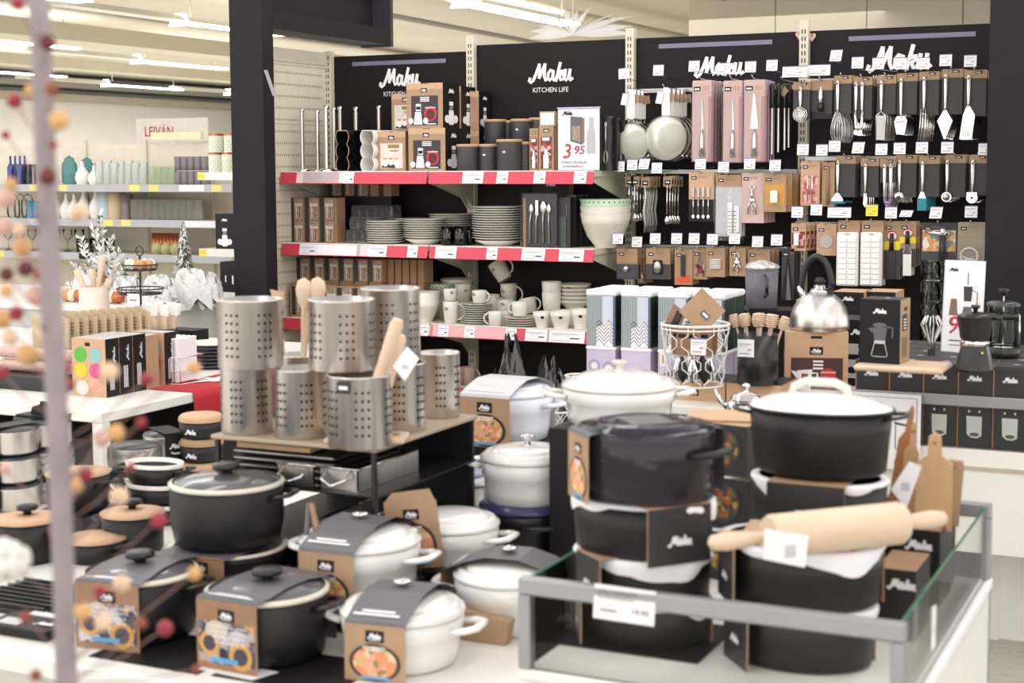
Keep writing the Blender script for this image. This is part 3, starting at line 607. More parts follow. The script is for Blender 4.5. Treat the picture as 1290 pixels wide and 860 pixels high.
# cutlery pack
t = thing('cutlery_pack', 'clear pack of steel spoons and forks on black card, on the middle shelf', 'cutlery set', (sx(678, 275, 6.80), 6.80, S2 + .001))
w_ = sx(700, 280, 6.80) - sx(657, 280, 6.80); h_ = .262
MB().box(-w_ / 2, w_ / 2, .02, .05, 0, h_, BLKS).rect(-w_ / 2, 0, w_ * .09, h_ * .92, KRD, FR(0, .02, 0)).build('card', t)
for i, x in enumerate((-.052, -.018, .02, .052)):
    b = MB(); b.tube([(x, .014, .02), (x * .96, .012, h_ * .5), (x * .9 + .004, .012, h_ * .66)], [.006, .003, .0035], STL, None, 6)
    if i == 0 or i == 3: b.lathe([(.001, 0), (.010, .012), (.012, .026), (.008, .042), (.001, .05)], STL, T(x * .9 + .004, .012, h_ * .62), 12, 1, .3)
    elif i == 2: b.lathe([(.001, 0), (.016, .018), (.019, .036), (.012, .056), (.001, .064)], STL, T(x * .9 + .004, .012, h_ * .62), 12, 1, .3)
    else: b.box(x * .9 - .004, x * .9 + .012, .01, .013, h_ * .6, h_ * .88, STL)
    b.build(['fork', 'knife', 'tablespoon', 'teaspoon'][i], t)
MB().rbox(-w_ / 2 - .003, w_ / 2 + .003, -.006, .052, .0, h_ + .006, .005, FLMC).build('plastic_cover', t)
# tall dark glass boxes
for k in range(5):
    x = 711 + k * 7.3; Y = 6.84 + .05 * k
    b = kbox(.062, .055, .245 + .012 * (k % 2), BLKS, BLKS, BLKS, BLKS)
    b.rect(-.026, .0, .04, .15, mk('dark_green_print', (58, 70, 62), .3), FR(0, 0, 0)); b.rect(-.031, .0, .004, .24, GRYD, FR(0, 0, 0)); b.rect(.01, .01, .003, .2, GRYD, FR(0, 0, 0))
    b.build('glass_box', None, 'tall black glass box with dull green print beside the cutlery, %s from the front' % ORD[k], 'box', None, (sx(x, 280, Y), Y, S2))
b = kbox(.2, .06, .335, BLK); b.logo(0, .305, .05, FR(0, 0, 0), WHT, .001, wt=.1); b.build('tall_box', None, 'black box with small white lettering behind the cutlery pack', 'box', None, (sx(694, 250, 7.13), 7.13, S2))
# bowls
def bowl(R, h, mat, band=None, foot=.45):
    b = MB(); pr = [(R * foot, 0), (R * foot, .006), (R * .72, h * .32), (R * .92, h * .7)]
    b.lathe(pr, mat, n=36, caps=True); b.lathe([(R * .92, h * .7), (R, h * 1.0), (R * .97, h), (R * .88, h * .68), (R * .6, h * .25), (.001, h * .1)], band or mat, n=36, caps=False)
    return b
GDOT = mk_ramp('green_dotted_glaze', [(0.0, (72, 84, 72)), (0.09, (182, 208, 178)), (1.0, (190, 214, 186))], 260, .3, 'voronoi')
def dotband(b, R, z0, z1, taper, n=22):
    # printed dot rows as small dark discs standing on the glaze
    for rrow in range(2):
        z = z0 + (z1 - z0) * (.3 + .45 * rrow); rr = R * (1 - taper * (1 - (.3 + .45 * rrow))) + .0008
        for i in range(n):
            a = 2 * PI * (i + .5 * rrow) / n - PI / 2
            b.disc(0, 0, .0035, .005, mk('dot_print', (70, 78, 66), .4), Matrix.Translation((rr * math.cos(a), rr * math.sin(a), z)) @ Matrix.Rotation(a + PI / 2, 4, 'Z') @ RX(90), 0, 6)
X = sx(760, 300, 6.90)
LG = mk('pale_green_glaze', (186, 208, 178), .3, var=.03)
for k, (h, z, lb) in enumerate(((.17, 0, 'lowest large cream mixing bowl of the nest'), (.17, .033, 'middle large cream mixing bowl of the nest'), (.17, .066, 'top mixing bowl of the nest with a green dotted rim'))):
    b = bowl(.126, h, CERG, LG if k == 2 else None, .42)
    if k == 2: dotband(b, .126, h * .7, h, .08, 30)
    b.build('mixing_bowl', None, lb, 'bowl', None, (X, 6.93, S2 + z))

# ---- shelf 3
for c_ in range(11):
    x = 382 + c_ * (18.3 if c_ < 6 else 0) + (109 + (c_ - 6) * 10.2 if c_ >= 6 else 0)
    if c_ >= 6: x = 492 + (c_ - 6) * 9.6
    Y = 6.90 if c_ < 6 else 6.94
    MB().box(-.04 if c_ < 6 else -.018, .04 if c_ < 6 else .018, 0, .1, 0, .19, KRD).build('glass_box', None, 'brown carton in the lower tier of boxed glasses', 'box', 'hidden lower tier of boxed glasses', (sx(x, 380, Y), Y, S3))
    gbox(x, 350, Y, S3 + .191, .08 if c_ < 6 else .036, .118, 'boxed glass on the lower shelf top tier, %s from the left' % ORD[c_] if c_ < 6 else 'kraft carton seen end on beside the lower boxed glasses, %s from them' % ORD[c_ - 6], .1, back=c_ > 5)
t = thing('display_tray', 'shallow kraft display tray of boxed glasses at the lower shelf front', 'tray', (sx(366, 370, 6.79), 6.79, S3))
wt = sx(480, 370, 6.79) - sx(362, 370, 6.79)
MB().box(0, wt, 0, .09, .0, .01, KRF).box(0, wt, 0, .004, .165, .172, KRF).box(0, .004, 0, .09, .0, .172, KRF).box(wt - .004, wt, 0, .09, 0, .172, KRF).build('tray_body', t)
for c_ in range(6):
    kbox(wt / 6 - .006, .08, .165, KRD, gf=g_tumbler).build('glass_box', None, 'boxed glass standing in the kraft tray, %s from the left' % ORD[c_], 'box', None, (sx(366, 370, 6.79) + wt * (c_ + .5) / 6, 6.795, S3 + .0105))
def mug(R, h, mat=CER, handle=True, badge=True, taper=.82):
    b = MB().lathe([(R * taper * .9, 0), (R * taper, .004), (R * .94, h * .5), (R, h - .002), (R * .97, h), (R * .92, h - .003), (R * taper * .9, .008), (.001, .006)], mat, n=24)
    if badge: b.rect(-.009, h * .62, .018, .012, BLK, FR(-R * .3, -R * .93, 0) , .001); b.rect(-.006, h * .62 + .004, .012, .004, WHT, FR(-R * .3, -R * .93, 0), .0016)
    return b
def mugthing(R, h, label, loc, rz=0, tilt=0, name='mug', mat=CER, badge=True, taper=.82):
    t = thing(name, label, 'mug' if name == 'mug' else 'cup', loc, rz)
    if tilt: t.rotation_euler = (0, math.radians(tilt), math.radians(rz))
    mug(R, h, mat, badge=badge, taper=taper).build('cup_body', t)
    k = h * .36
    MB().tube([(R * .9 + math.sin(a) * h * .34 + .0, 0, h * .52 + math.cos(a) * k) for a in [PI * i / 9 for i in range(10)]], .0045, mat, None, 7).build('handle', t)
    return t
def onS(x, Y, Z): return (sx(x, 400, Y), Y, Z)
s3 = S3
mugthing(.040, .112, 'tall white mug at the shelf front carrying another mug', onS(568, 6.84, s3), 10)
mugthing(.036, .062, 'white mug nested on the tall front mug', onS(567.5, 6.845, s3 + .1125), 60)
stack(plate(.083, .010), 'saucer', 'white saucer in the stack under the small cup', 'saucer', 'saucers under the small cup', onS(601, 6.88, s3), 9, .0115)
mugthing(.039, .062, 'small white cup on top of the saucer stack', onS(604, 6.86, s3 + .108), 0, name='cup')
mugthing(.046, .105, 'grey white mug behind, left of the saucer stack', onS(584, 7.05, s3 + .08), 60, mat=CERG)
MB().box(-.09, .09, -.07, .07, 0, .079, CERG, r=.01).build('serving_dish', None, 'pale dish block under the rear mugs', 'dish', None, onS(592, 7.06, s3))
mugthing(.048, .12, 'large grey white mug behind the saucer stack', onS(618, 6.97, s3 + .02), 0, mat=CERG)
stack(plate(.06, .009), 'saucer', 'white saucer under the large grey white mug', 'saucer', None, onS(618, 6.97, s3), 1, .01)
mugthing(.044, .115, 'rear mug right of the saucers carrying the tilted one', onS(641, 7.08, s3 + .075), 0, mat=CERG)
MB().box(-.07, .07, -.06, .06, 0, .074, CERG, r=.01).build('serving_dish', None, 'pale dish block under the rear right mug', 'dish', None, onS(644, 7.08, s3))
mugthing(.046, .105, 'grey white mug tipped over on top of the rear mug', onS(637, 7.06, s3 + .21), 0, -32, mat=CERG)
mugthing(.036, .072, 'small white cup at the shelf edge right of the saucers', onS(624, 6.80, s3), 200, name='cup')
mugthing(.034, .066, 'small white cup half hidden behind the edge cup', onS(637, 6.89, s3), 120, name='cup')
mugthing(.044, .072, 'white cup standing behind the second saucer stack', onS(636, 6.985, s3 + .045), 30, name='cup')
MB().lathe([(.05, 0), (.052, .044), (.03, .0445)], CER).build('ramekin', None, 'white ramekin supporting the rear cup', 'dish', None, onS(636, 6.985, s3))
stack(plate(.078, .010), 'saucer', 'white saucer in the low stack beside the white bowls', 'saucer', 'saucers beside the white bowls', onS(656, 6.84, s3), 4, .012)
mugthing(.042, .07, 'white cup on the low saucer stack', onS(655, 6.84, s3 + .052), 180, name='cup')
mugthing(.044, .08, 'grey white mug lying behind the low saucer stack', onS(668, 7.0, s3 + .05), 0, -12, mat=CERG)
MB().lathe([(.055, 0), (.056, .046), (.03, .0465)], CERG).build('ramekin', None, 'pale ramekin supporting the leaning mug', 'dish', None, onS(668, 7.0, s3))
for k, (x, Y, R, h, z, lb) in enumerate(((683, 6.83, .047, .078, 0, 'white bowl at the shelf front, leftmost of three'), (707, 6.83, .058, .085, 0, 'white bowl at the shelf front with a black sticker, middle of three'), (731, 6.86, .05, .095, 0, 'white bowl at the shelf front touching the striped tins'))):
    b = bowl(R, h, CER, None, .62); b.rect(-.009, h * .6, .018, .012, BLK, FR(.02, -R * .86, 0), .003); b.build('bowl', None, lb, 'bowl', None, onS(x, Y, s3 + z))
for k, (z, lb) in enumerate(((0, 'lower cream cup of the pair behind the front bowls'), (.055, 'upper cream cup of the pair behind the front bowls'))):
    mug(.05, .1, CER, badge=False).build('cup', None, lb, 'cup', None, onS(695, 7.0, s3 + .06 + z))
MB().lathe([(.055, 0), (.056, .058), (.03, .0585)], CERG).build('ramekin', None, 'pale ramekin under the pair of cream cups', 'dish', None, onS(695, 7.0, s3))
for k in range(5):
    b = bowl(.084, .045, CERG, None, .55)
    if k == 4: b.rect(-.008, .02, .016, .012, BLK, FR(0, -.078, 0), .002)
    b.build('bowl', None, 'grey white bowl in the rear stack of five' if k < 4 else 'topmost grey white bowl of the rear stack, with a black sticker', 'bowl', 'bowls in the rear stack' if k < 4 else None, onS(724, 7.08, s3 + .075 + k * .02))
MB().lathe([(.08, 0), (.085, .074), (.03, .0745)], CERG).build('cake_stand', None, 'pale round base under the rear bowl stack', 'stand', None, onS(724, 7.08, s3))
for k in range(4): bowl(.083, .11, CER, None, .5).build('bowl', None, 'tall white bowl in the nest beside the tall mug', 'bowl', 'nested tall white bowls', onS(535, 6.87, s3 + k * .014 + (.0)))
for k, (x, Y, z, lb) in enumerate(((512, 7.06, .1, 'dotted green bowl behind the nested white bowls'), (556, 7.1, .11, 'flat dotted bowl at the rear under the upright'), (576, 7.17, .13, 'rear cream bowl with a black sticker on the rim'))):
    b = bowl(.098 if k < 2 else .09, .07, CERG, LG if k < 2 else CERG, .5)
    if k < 2: dotband(b, .098, .05, .07, .08, 26)
    b.build('bowl', None, lb, 'bowl', None, onS(x, Y, s3 + z))
    MB().lathe([(.05, 0), (.05, z - .001), (.02, z - .0005)], CERG).build('cake_stand', None, 'pale pedestal under the %s' % lb.split(' under')[0].split(' on the')[0].split(' behind')[0], 'stand', None, onS(x, Y, s3))
CUPB = mk('blush_ceramic', (176, 152, 140), .35)
for k in range(8):
    x = 480 + k * 15.6; Y = 6.86 + .05 * (k % 2)
    if abs(x - 597) > 7: mugthing(.043, .09, 'blush cup on the lowest shelf, %s from the left' % ORD[k], (sx(x, 460, Y), Y, .4305), 0 if k % 3 else 40, name='cup', mat=CUPB, badge=False)
# ------------------------------------------------------------------ hanging goods on pegs in the two right bays
HB = WY - .06
def bar(bay, y):
    x0, x1 = UX[bay] + .02, UX[bay + 1] - .02; z = onY((797 + 1015) / 2 if bay == 2 else 1130, y, HB).z
    MB().box(x0, x1, HB - .008, HB + .008, z - .018, z + .002, STM).build('hanging_bar', gon); return z
for y in (110, 214, 310): bar(2, y)
for y in (97, 197, 281): bar(3, y)
NH = [0]
def peg(tx, ty, ztop, xi, Yf, label, tagw=.052, tagh=.052, tilt=0, skew=0, yellow=False, reach=None):
    """hook whose prong runs at height ztop above the goods and whose ticket arm ends at the tag"""
    p = onY(tx, ty + 7, Yf - .07)
    t = thing('peg_hook', label, 'hook', (xi, 0, 0))
    dx = p.x - xi; zt = p.z
    MB().tube([(0, HB, ztop), (0, Yf - .02, ztop), (0, Yf - .05, ztop + .012)], .0028, CHR, None, 6).build('prong', t)
    MB().tube([(0, HB, ztop + .035), (dx * .9, Yf + .0, max(zt, ztop + .02)), (dx, Yf - .068, zt)], .0016, CHR, None, 5).build('ticket_arm', t)
    b = MB(); card(b, FR(dx, Yf - .07, zt) @ RX(-8) @ RZ(tilt), tagw, tagh, YEL if yellow else None, skew); b.build('price_ticket', t)
    return t
def rep(t, n, gap, lb, grp, jx=.002, drift=0):
    for k in range(1, n):
        o = dup(t, label=lb, group=grp); o.location.y += gap * k; o.location.x += random.uniform(-jx, jx) + drift * k; o.location.z += random.uniform(-.003, .002)
    return t
def zof(x, y, Y): return onY(x, y, Y).z
# ---- sieves
def sieve(R, label, hl=.16, loc=None):
    t = thing('sieve', label, 'sieve', loc)
    zc = -hl - R
    M = T(0, 0, zc) @ RX(90)
    MB(M).lathe([(R, .012), (R * 1.02, 0), (R * 1.03, -.006), (R, -.008)], CHR, n=36, caps=False).build('rim', t)
    MB(M).lathe([(.001, -.05 if False else .045), (R * .3, .042), (R * .6, .032), (R * .85, .015), (R * .98, .0)], MESHF, n=32, caps=False).build('mesh_bowl', t)
    MB().box(-.012, .012, -.002, .002, -.045 - .1, 0, CHR).tube([(-.012, 0, -.10), (-.014, 0, -hl - .012)], .003, CHR).tube([(.012, 0, -.10), (.014, 0, -hl - .012)], .003, CHR).box(-.02, .02, -.003, .0, -.14, -.03, WPL).build('handle', t)
    MB().tube([(-R * .72, 0, zc - R * .72), (-R * .85, -.01, zc - R * .82)], .005, CHR).build('rest_lug', t); MB().tube([(R * .72, 0, zc - R * .72), (R * .85, -.01, zc - R * .82)], .005, CHR).build('rest_lug', t)
    b = MB(); b.prism([(-.03, 0), (.0, -.004), (.012, .05), (-.018, .055)], .001, WHT, FR(-.02, -.012, -.075)); b.build('paper_label', t)
    b = MB(); b.prism([(0, 0), (.028, .006), (.022, .045), (-.006, .04)], .001, KRF, FR(.012, .01, -.07)); b.build('kraft_label', t)
    return t
Y = 6.98
p = onY(795, 112, Y); R = (onY(819, 177, Y).x - onY(771, 177, Y).x) / 2
s = sieve(R, 'small round steel sieve hanging at the front left hook', p.z - zof(795, 154, Y), (p.x, Y, p.z)); rep(s, 4, .05, 'small round sieve hanging behind the front small sieve', 'small sieves behind the front one')
peg(786, 92, p.z, p.x + .0, Y, 'hook with price ticket above the small sieves', tilt=6)
p = onY(839, 110, Y); R = (onY(866, 172, Y).x - onY(812, 172, Y).x) / 2
s = sieve(R, 'large round steel sieve hanging left of the knives', p.z - zof(839, 145, Y), (p.x, Y, p.z)); rep(s, 5, .05, 'large round sieve hanging behind the front large sieve', 'large sieves behind the front one', drift=.004)
peg(829, 88, p.z, p.x, Y, 'hook with price ticket above the large sieves')
# ---- knife packs
def knife_pack(w, h, kind, label, loc):
    t = thing('knife_pack', label, 'knife pack', loc)
    b = MB(); b.rbox(-w / 2, w / 2, 0, .018, -h, 0, .004, PNK); M = FR(0, 0, 0)
    b.rect(-w * .42, -h * .13, w * .34, h * .055, BLK, M, .0008); b.rect(-w * .38, -h * .115, w * .24, h * .02, WHT, M, .0014)
    for k in range(3): b.rect(w * .0, -h * (.08 + .02 * k), w * .38, h * .006, KRD, M, .0008)
    b.rect(w * .3, -h, w * .2, h * .8, mk('dusty_pink', (188, 140, 128), .5), M, .0007); b.rect(w * .5 - .004, -h, .004, h, VIO, M, .001)
    b.build('card', t)
    b = MB(); top = {0: .22, 1: .24, 2: .16}[kind]
    bw = {0: .10, 1: .11, 2: .2}[kind] * w
    b.prism([(-bw * .3, -h * top), (bw * .2, -h * (top + .02)), (bw, -h * .6), (-bw * .2 if kind < 2 else -bw, -h * .6)], .002, mk('blade_steel', (200, 196, 194), .25, .8), FR(0, -.004, 0))
    b.tube([(0, -.006, -h * .6), (w * .02, -.007, -h * .68), (w * .01, -.007, -h * .8), (w * .03, -.007, -h * .93)], [w * .05, w * .1, w * .11, w * .15], CHR, None, 8, flat=.9)
    b.build('knife', t)
    MB().rbox(-w / 2 - .001, w / 2 + .001, -.016, -.001, -h - .002, -h * .14, .004, FLMC).build('blister', t)
    return t
for k, (x0, x1, y0, y1, lb) in enumerate(((872, 897, 99, 201, 'pink carded bread knife pack, leftmost of the three knife hooks'), (911, 935, 99, 202, 'pink carded slicing knife pack, middle knife hook'), (937, 964, 98, 201, 'pink carded chef knife pack, right knife hook'))):
    Y = 6.92; a = onY(x0, y0, Y); b_ = onY(x1, y1, Y)
    s = knife_pack(b_.x - a.x, a.z - b_.z, k, lb, ((a.x + b_.x) / 2, Y, a.z - .01)); rep(s, 4 if k != 1 else 3, .045, 'pink knife pack hanging behind the front one on the %s knife hook' % ['left', 'middle', 'right'][k], 'knife packs on the %s knife hook' % ['left', 'middle', 'right'][k])
    peg([874, 911, 945][k], [83, 86, 84][k], a.z - .004, (a.x + b_.x) / 2, Y, 'hook with price ticket above the %s knife packs' % ['bread', 'slicing', 'chef'][k])
# sharpening steels
Y = 6.98
for k, x in enumerate((973, 981, 989, 994)):
    p = onY(x, 102, Y + .03 * k); t = thing('sharpening_steel', 'black handled sharpening steel right of the knives, %s from the left' % ORD[k], 'sharpening steel', (p.x, Y + .03 * k, p.z - .01))
    MB().lathe([(.008, -.115), (.013, -.10), (.011, -.05), (.014, -.01), (.006, 0)], BLKS, n=10).build('handle', t); MB().cyl(.0065, -.33 + .01 * k, -.115, STL, n=8).build('rod', t)
    if k == 2: MB().prism([(-.02, -.05), (.0, -.065), (.022, -.035), (0, -.015)], .001, KRF, FR(0, -.016, 0)).build('kraft_label', t)
peg(972, 82, p.z, p.x, Y, 'hook with price ticket above the sharpening steels')
# ---- carded steel utensils
def handle(b, x, L, r=.0085, z0=0.0, y=-.006):
    b.tube([(x, y, z0), (x, y, z0 - .012), (x, y, z0 - .05), (x, y, z0 - L + .01), (x, y, z0 - L)], [r * .55, r, r * 1.05, r * .62, r * .5], CHR, None, 10)
    b.disc(x, z0 - .017, r * .4, r * .62, BLK, FR(0, y, 0), r + .001, 10)
def head(b, kind, x, z, H, w=.03):
    y = -.008
    if kind == 'whisk':
        for k in range(7):
            a = PI * k / 7
            b.tube([(x + math.cos(a) * w * math.sin(q) * (.55 + .45 * (1 - math.cos(q)) / 2) * (1 if q < PI else 1), y + math.sin(a) * w * math.sin(q) * .8, z - H * (1 - math.cos(q)) / 2) for q in [PI * i / 8 for i in range(9)]], .0011, CHR, None, 4)
            b.tube([(x - math.cos(a) * w * math.sin(q) * (.55 + .45 * (1 - math.cos(q)) / 2), y - math.sin(a) * w * math.sin(q) * .8, z - H * (1 - math.cos(q)) / 2) for q in [PI * i / 8 for i in range(9)]], .0011, CHR, None, 4)
    elif kind == 'tongs':
        for s_ in (-1, 1):
            b.tube([(x + s_ * .016, y, z), (x + s_ * .013, y, z - H * .6), (x + s_ * .006, y - .006, z - H)], [.006, .006, .009], CHR, None, 8, flat=.5)
            b.disc(x + s_ * .01, z - H * .92, .010, .012, CHR, FR(0, y, 0), .01, 8)
    elif kind == 'grater':
        b.tube([(x, y, z), (x - w, y, z - .02), (x - w, y, z - H), (x + w, y, z - H), (x + w, y, z - .02), (x, y, z)], .0025, CHR, None, 6)
        b.box(x - w, x + w, y, y + .001, z - H, z - .02, STM)
        for i in range(5):
            for j in range(12): b.rect(x - w * .8 + i * w * .36, z - H + .008 + j * (H - .03) / 12, .003, .002, DKG, FR(0, y, 0), .001)
    elif kind == 'slicer':
        b.prism([(-w * .5, 0), (w * .5, 0), (w * .9, -H * .25), (w * .55, -H), (-w * .55, -H), (-w * .9, -H * .25)], .0015, CHR, FR(x, y, z)); b.rect(-w * .6, -H * .34, w * 1.2, .003, DKG, FR(x, y, z), .001); b.tube([(x, y, z + .01), (x, y, z)], .004, CHR)
        b.tube([(x - w * .45, y - .001, z), (x - w * .85, y - .002, z - H * .25)], .003, CHR, None, 5)
    elif kind == 'server':
        b.prism([(-.004, 0), (.004, 0), (w, -H * .38), (.003, -H), (-.003, -H), (-w, -H * .38)], .0015, CHR, FR(x, y, z))
    elif kind == 'spatula':
        b.prism([(-.005, .0), (.006, .0), (w * .9, -H * .28), (w * .55, -H), (-w * 1.05, -H), (-w * .65, -H * .28)], .0015, CHR, FR(x, y, z))
        for k in range(3): b.rect(-w * .55 + k * w * .3, -H * .92, w * .08, H * .16, DKG, FR(x, y, z), .001)
    elif kind == 'fork':
        for k in range(3): b.tube([(x - .012 + k * .01, y, z), (x - .014 + k * .012, y - .004, z - H * .5), (x - .02 + k * .012, y - .01, z - H)], .003, CHR, None, 6)
        for k in range(4): b.tube([(x - .016, y, z - H * (.15 + .2 * k)), (x + .012, y, z - H * (.15 + .2 * k))], .0025, CHR, None, 5)
    elif kind == 'thin': b.prism([(-.006, 0), (.006, 0), (.008, -H * .8), (0, -H), (-.008, -H * .8)], .0015, CHR, FR(x, y, z))
    elif kind == 'brush':
        b.prism([(-.006, 0), (.006, 0), (w * .8, -H * .5), (w * .9, -H), (-w * .9, -H), (-w * .8, -H * .5)], .004, CHR, FR(x, y, z))
    elif kind == 'tealbrush':
        b.prism([(-.006, 0), (.006, 0), (.017, -H * .35), (-.017, -H * .35)], .003, CHR, FR(x, y, z)); b.box(x - .02, x + .02, y - .004, y + .008, z - H, z - H * .35, TEAL)
    elif kind == 'scraper':
        b.prism([(-.004, 0), (.004, 0), (w, -H * .6), (w, -H), (-w, -H), (-w, -H * .6)], .002, CHR, FR(x, y, z)); b.rect(-w, -H, w * 2, H * .22, TEAL, FR(x, y, z), .001)
    elif kind == 'ring':
        M = T(x, y - .004, z - w) @ RX(90)
        b.lathe([(w * .9, -.004), (w, 0), (w * .9, .004)], CHR, M, 24); b.lathe([(.001, .012), (w * .55, .01), (w * .7, .004)], STM, M, 20)
    elif kind == 'wheel':
        M = T(x, y - .004, z - w) @ RX(90)
        b.lathe([(w, -.001), (w, .001)], CHR, M, 28); b.lathe([(w * .25, .001), (w * .2, .006)], STM, M, 14); b.box(x - w * .9, x + w * .9, y - .01, y + .004, z - .012, z + .0, CHR)
        for k in range(3): b.disc(math.cos(k * 2.1) * w * .09, -w + math.sin(k * 2.1) * w * .09, .003, .003, DKG, FR(x, y, z), .012, 6)
    elif kind == 'peeler':
        for s_ in (-1, 1): b.tube([(x + s_ * .014, y, z), (x + s_ * .012, y, z - H * .35), (x, y - .004, z - H * .9)], .004, mk('violet_plastic', (150, 125, 165), .3), None, 6)
        b.tube([(x - .012, y, z - H * .4), (x + .012, y, z - H * .4)], .003, CHR); b.tube([(x, y, z - H * .7), (x, y, z - H)], .007, CHR)
    elif kind == 'opener':
        b.lathe([(.004, 0), (.022, -.012), (.024, -.03), (.012, -.045), (.004, -.05)], CHR, T(x, y, z), 16, 1, .5); b.disc(0, -.03, .012, .012, DKG, FR(x, y - .012, z), .001, 12); b.tube([(x, y, z - .02), (x + .02, y, z - .05)], .007, CHR)
    elif kind == 'cups':
        for q, rr in enumerate((.032, .025, .018)):
            b.tube([(x + math.cos(a) * rr, y - q * .004, z - .03 + math.sin(a) * rr) for a in [2 * PI * i / 20 for i in range(20)]], .0022, CHR, None, 6, closed=True)
        b.disc(0, -.03, .024, .024, STM, FR(x, y, z), 0, 18)
def carded(w, h, hx, hl, kind, H, hw, label, loc, two=False, headh=.036):
    t = thing('carded_' + {'whisk': 'whisk', 'tongs': 'tongs', 'grater': 'grater', 'slicer': 'cheese_slicer', 'server': 'cake_server', 'spatula': 'spatula', 'fork': 'serving_fork', 'thin': 'paring_knife', 'brush': 'pastry_scraper', 'tealbrush': 'basting_brush', 'scraper': 'scraper', 'ring': 'strainer', 'wheel': 'pizza_cutter', 'peeler': 'peeler', 'opener': 'can_opener', 'cups': 'measuring_cup'}[kind], label, 'kitchen utensil', loc)
    b = MB(); M = FR(0, 0, 0)
    b.box(-w / 2, w / 2, 0, .006, -headh, 0, KRF); b.rect(-w * .0, -headh * .45, w * .32, headh * .32, BLK, M); b.rect(w * .04, -headh * .36, w * .2, headh * .1, WHT, M, .0012)
    b.rect(-w * .35, -headh * .72, w * .6, .0015, KRD, M); b.rect(-w * .35, -headh * .85, w * .5, .0015, KRD, M)
    b.build('kraft_header', t)
    MB().box(-w / 2 + .001, w / 2 - .001, .0005, .0045, -h, -headh, DKG).build('dark_card', t)
    b = MB()
    for q in ((-.014, .014) if two else (0,)): handle(b, hx + q, hl, z0=-.02)
    head(b, kind, hx, -.02 - hl + .003, H, hw); b.build('utensil', t)
    return t
U = [  # card x, top y, card w px, card bottom y, tool x, tool bottom of handle y, tool bottom y, kind, half width, words
 (1062, 95, 22, 143, 1056, 141, 181, 'whisk', .036, 'steel balloon whisk', False), (1087, 97, 24, 150, 1083, 141, 170, 'tongs', .02, 'pair of steel tongs', True),
 (1117, 95, 24, 144, 1111, 141, 177, 'grater', .021, 'steel hand grater', False), (1143, 92, 26, 144, 1136, 147, 170, 'slicer', .032, 'steel cheese slicer', False),
 (1171, 90, 25, 145, 1165, 138, 178, 'fork', .02, 'slotted steel serving fork', False), (1200, 87, 27, 144, 1192, 139, 176, 'server', .033, 'triangular steel cake server', False),
 (1229, 88, 28, 146, 1221, 134, 176, 'spatula', .033, 'slotted steel spatula', False)]
U2 = [(1066, 196, 24, 248, 1056, 243, 257, 'scraper', .026, 'steel dough scraper with a teal edge', False), (1096, 199, 23, 248, 1091, 244, 262, 'thin', .01, 'narrow steel knife', False),
 (1119, 200, 20, 230, 1119, 250, 263, 'peeler', .02, 'two armed steel peeler', True), (1142, 195, 26, 248, 1134, 242, 258, 'opener', .02, 'steel can opener', False),
 (1171, 196, 26, 248, 1163, 242, 266, 'tealbrush', .02, 'steel basting brush with teal bristles', False), (1204, 195, 26, 248, 1194, 242, 262, 'ring', .024, 'steel strainer disc', False),
 (1234, 195, 25, 246, 1226, 243, 264, 'wheel', .024, 'steel pizza cutter', False)]
TG = [(1106, 79), (1134, 80), (1163, 80), (1192, 76), (1222, 77), (1080, 78), (1052, 69)]
for r_, UU in enumerate((U, U2)):
    for k, (cx, ty, cw, cb, tx, hb, tb, kind, hw, words, two) in enumerate(UU):
        Y = 6.93 + (.01 if k % 2 else 0); a = onY(cx, ty, Y); s_ = onY(cx + 1, ty, Y).x - a.x
        w_ = cw * s_; x_ = a.x; z0 = a.z
        hl = z0 - zof(tx, hb, Y) - .02; H = zof(tx, hb, Y) - zof(tx, tb, Y)
        t = carded(w_, z0 - zof(cx, cb, Y), onY(tx, ty, Y).x - x_, hl, kind, H, hw, 'front ' + words + ' card in the %s right hand row' % ['upper', 'middle'][r_], (x_, Y, z0), two)
        rep(t, 5, .04, words + ' card behind the front one, %s right row' % ['upper', 'middle'][r_], '%s cards in the %s right row' % (words, ['upper', 'middle'][r_]), drift=.002)
        if r_ == 0: tg = [(1085, 80), (1085, 80), (1114, 81), (1142, 81), (1170, 80), (1191, 76), (1222, 78)][k]; tg = [(1052, 70), (1080, 79), (1106, 80), (1134, 80), (1163, 80), (1191, 76), (1222, 77)][k]
        else: tg = [(1051, 184), (1080, 186), (1110, 188), (1133, 187), (1161, 186), (1193, 186), (1240, 188)][k]
        peg(tg[0], tg[1], z0 - .004, x_, Y, 'hook with price ticket holding the %s cards' % words, skew=.006 if (r_ == 1 and k == 1) or (r_ == 0 and k == 0) else 0)
# measuring cup coil and black handled opener at the bay seam
for (cx, ty, cw, cb, tx, hb, tb, kind, hw, words) in ((1010, 103, 22, 150, 1008, 137, 158, 'cups', .03, 'round steel measuring cup'),):
    Y = 6.93; a = onY(cx, ty, Y)
    t = carded(cw * .0036, a.z - zof(cx, cb, Y), -.004, a.z - zof(tx, hb, Y) - .02, kind, .08, hw, words + ' on a card at the left end of the upper right row', (a.x, Y, a.z)); rep(t, 3, .04, words + ' card behind the front one', 'measuring cup cards')
    peg(1001, 90, a.z - .004, a.x, Y, 'hook with a wide price ticket over the measuring cups', tagw=.115, tagh=.05)
Y = 6.95; a = onY(1035, 101, Y); t = thing('bottle_stopper_card', 'charcoal card with kraft top and steel and black bottle stopper', 'kitchen utensil', (a.x, Y, a.z))
b = MB(); b.box(-.05, .05, 0, .008, -.175, -.045, DKG).box(-.05, .05, 0, .008, -.045, 0, KRF).poly([(-.05, -.175), (.05, -.175), (.05, -.155), (-.05, -.14)], BLK, FR(0, 0, 0), .001); b.build('card', t)
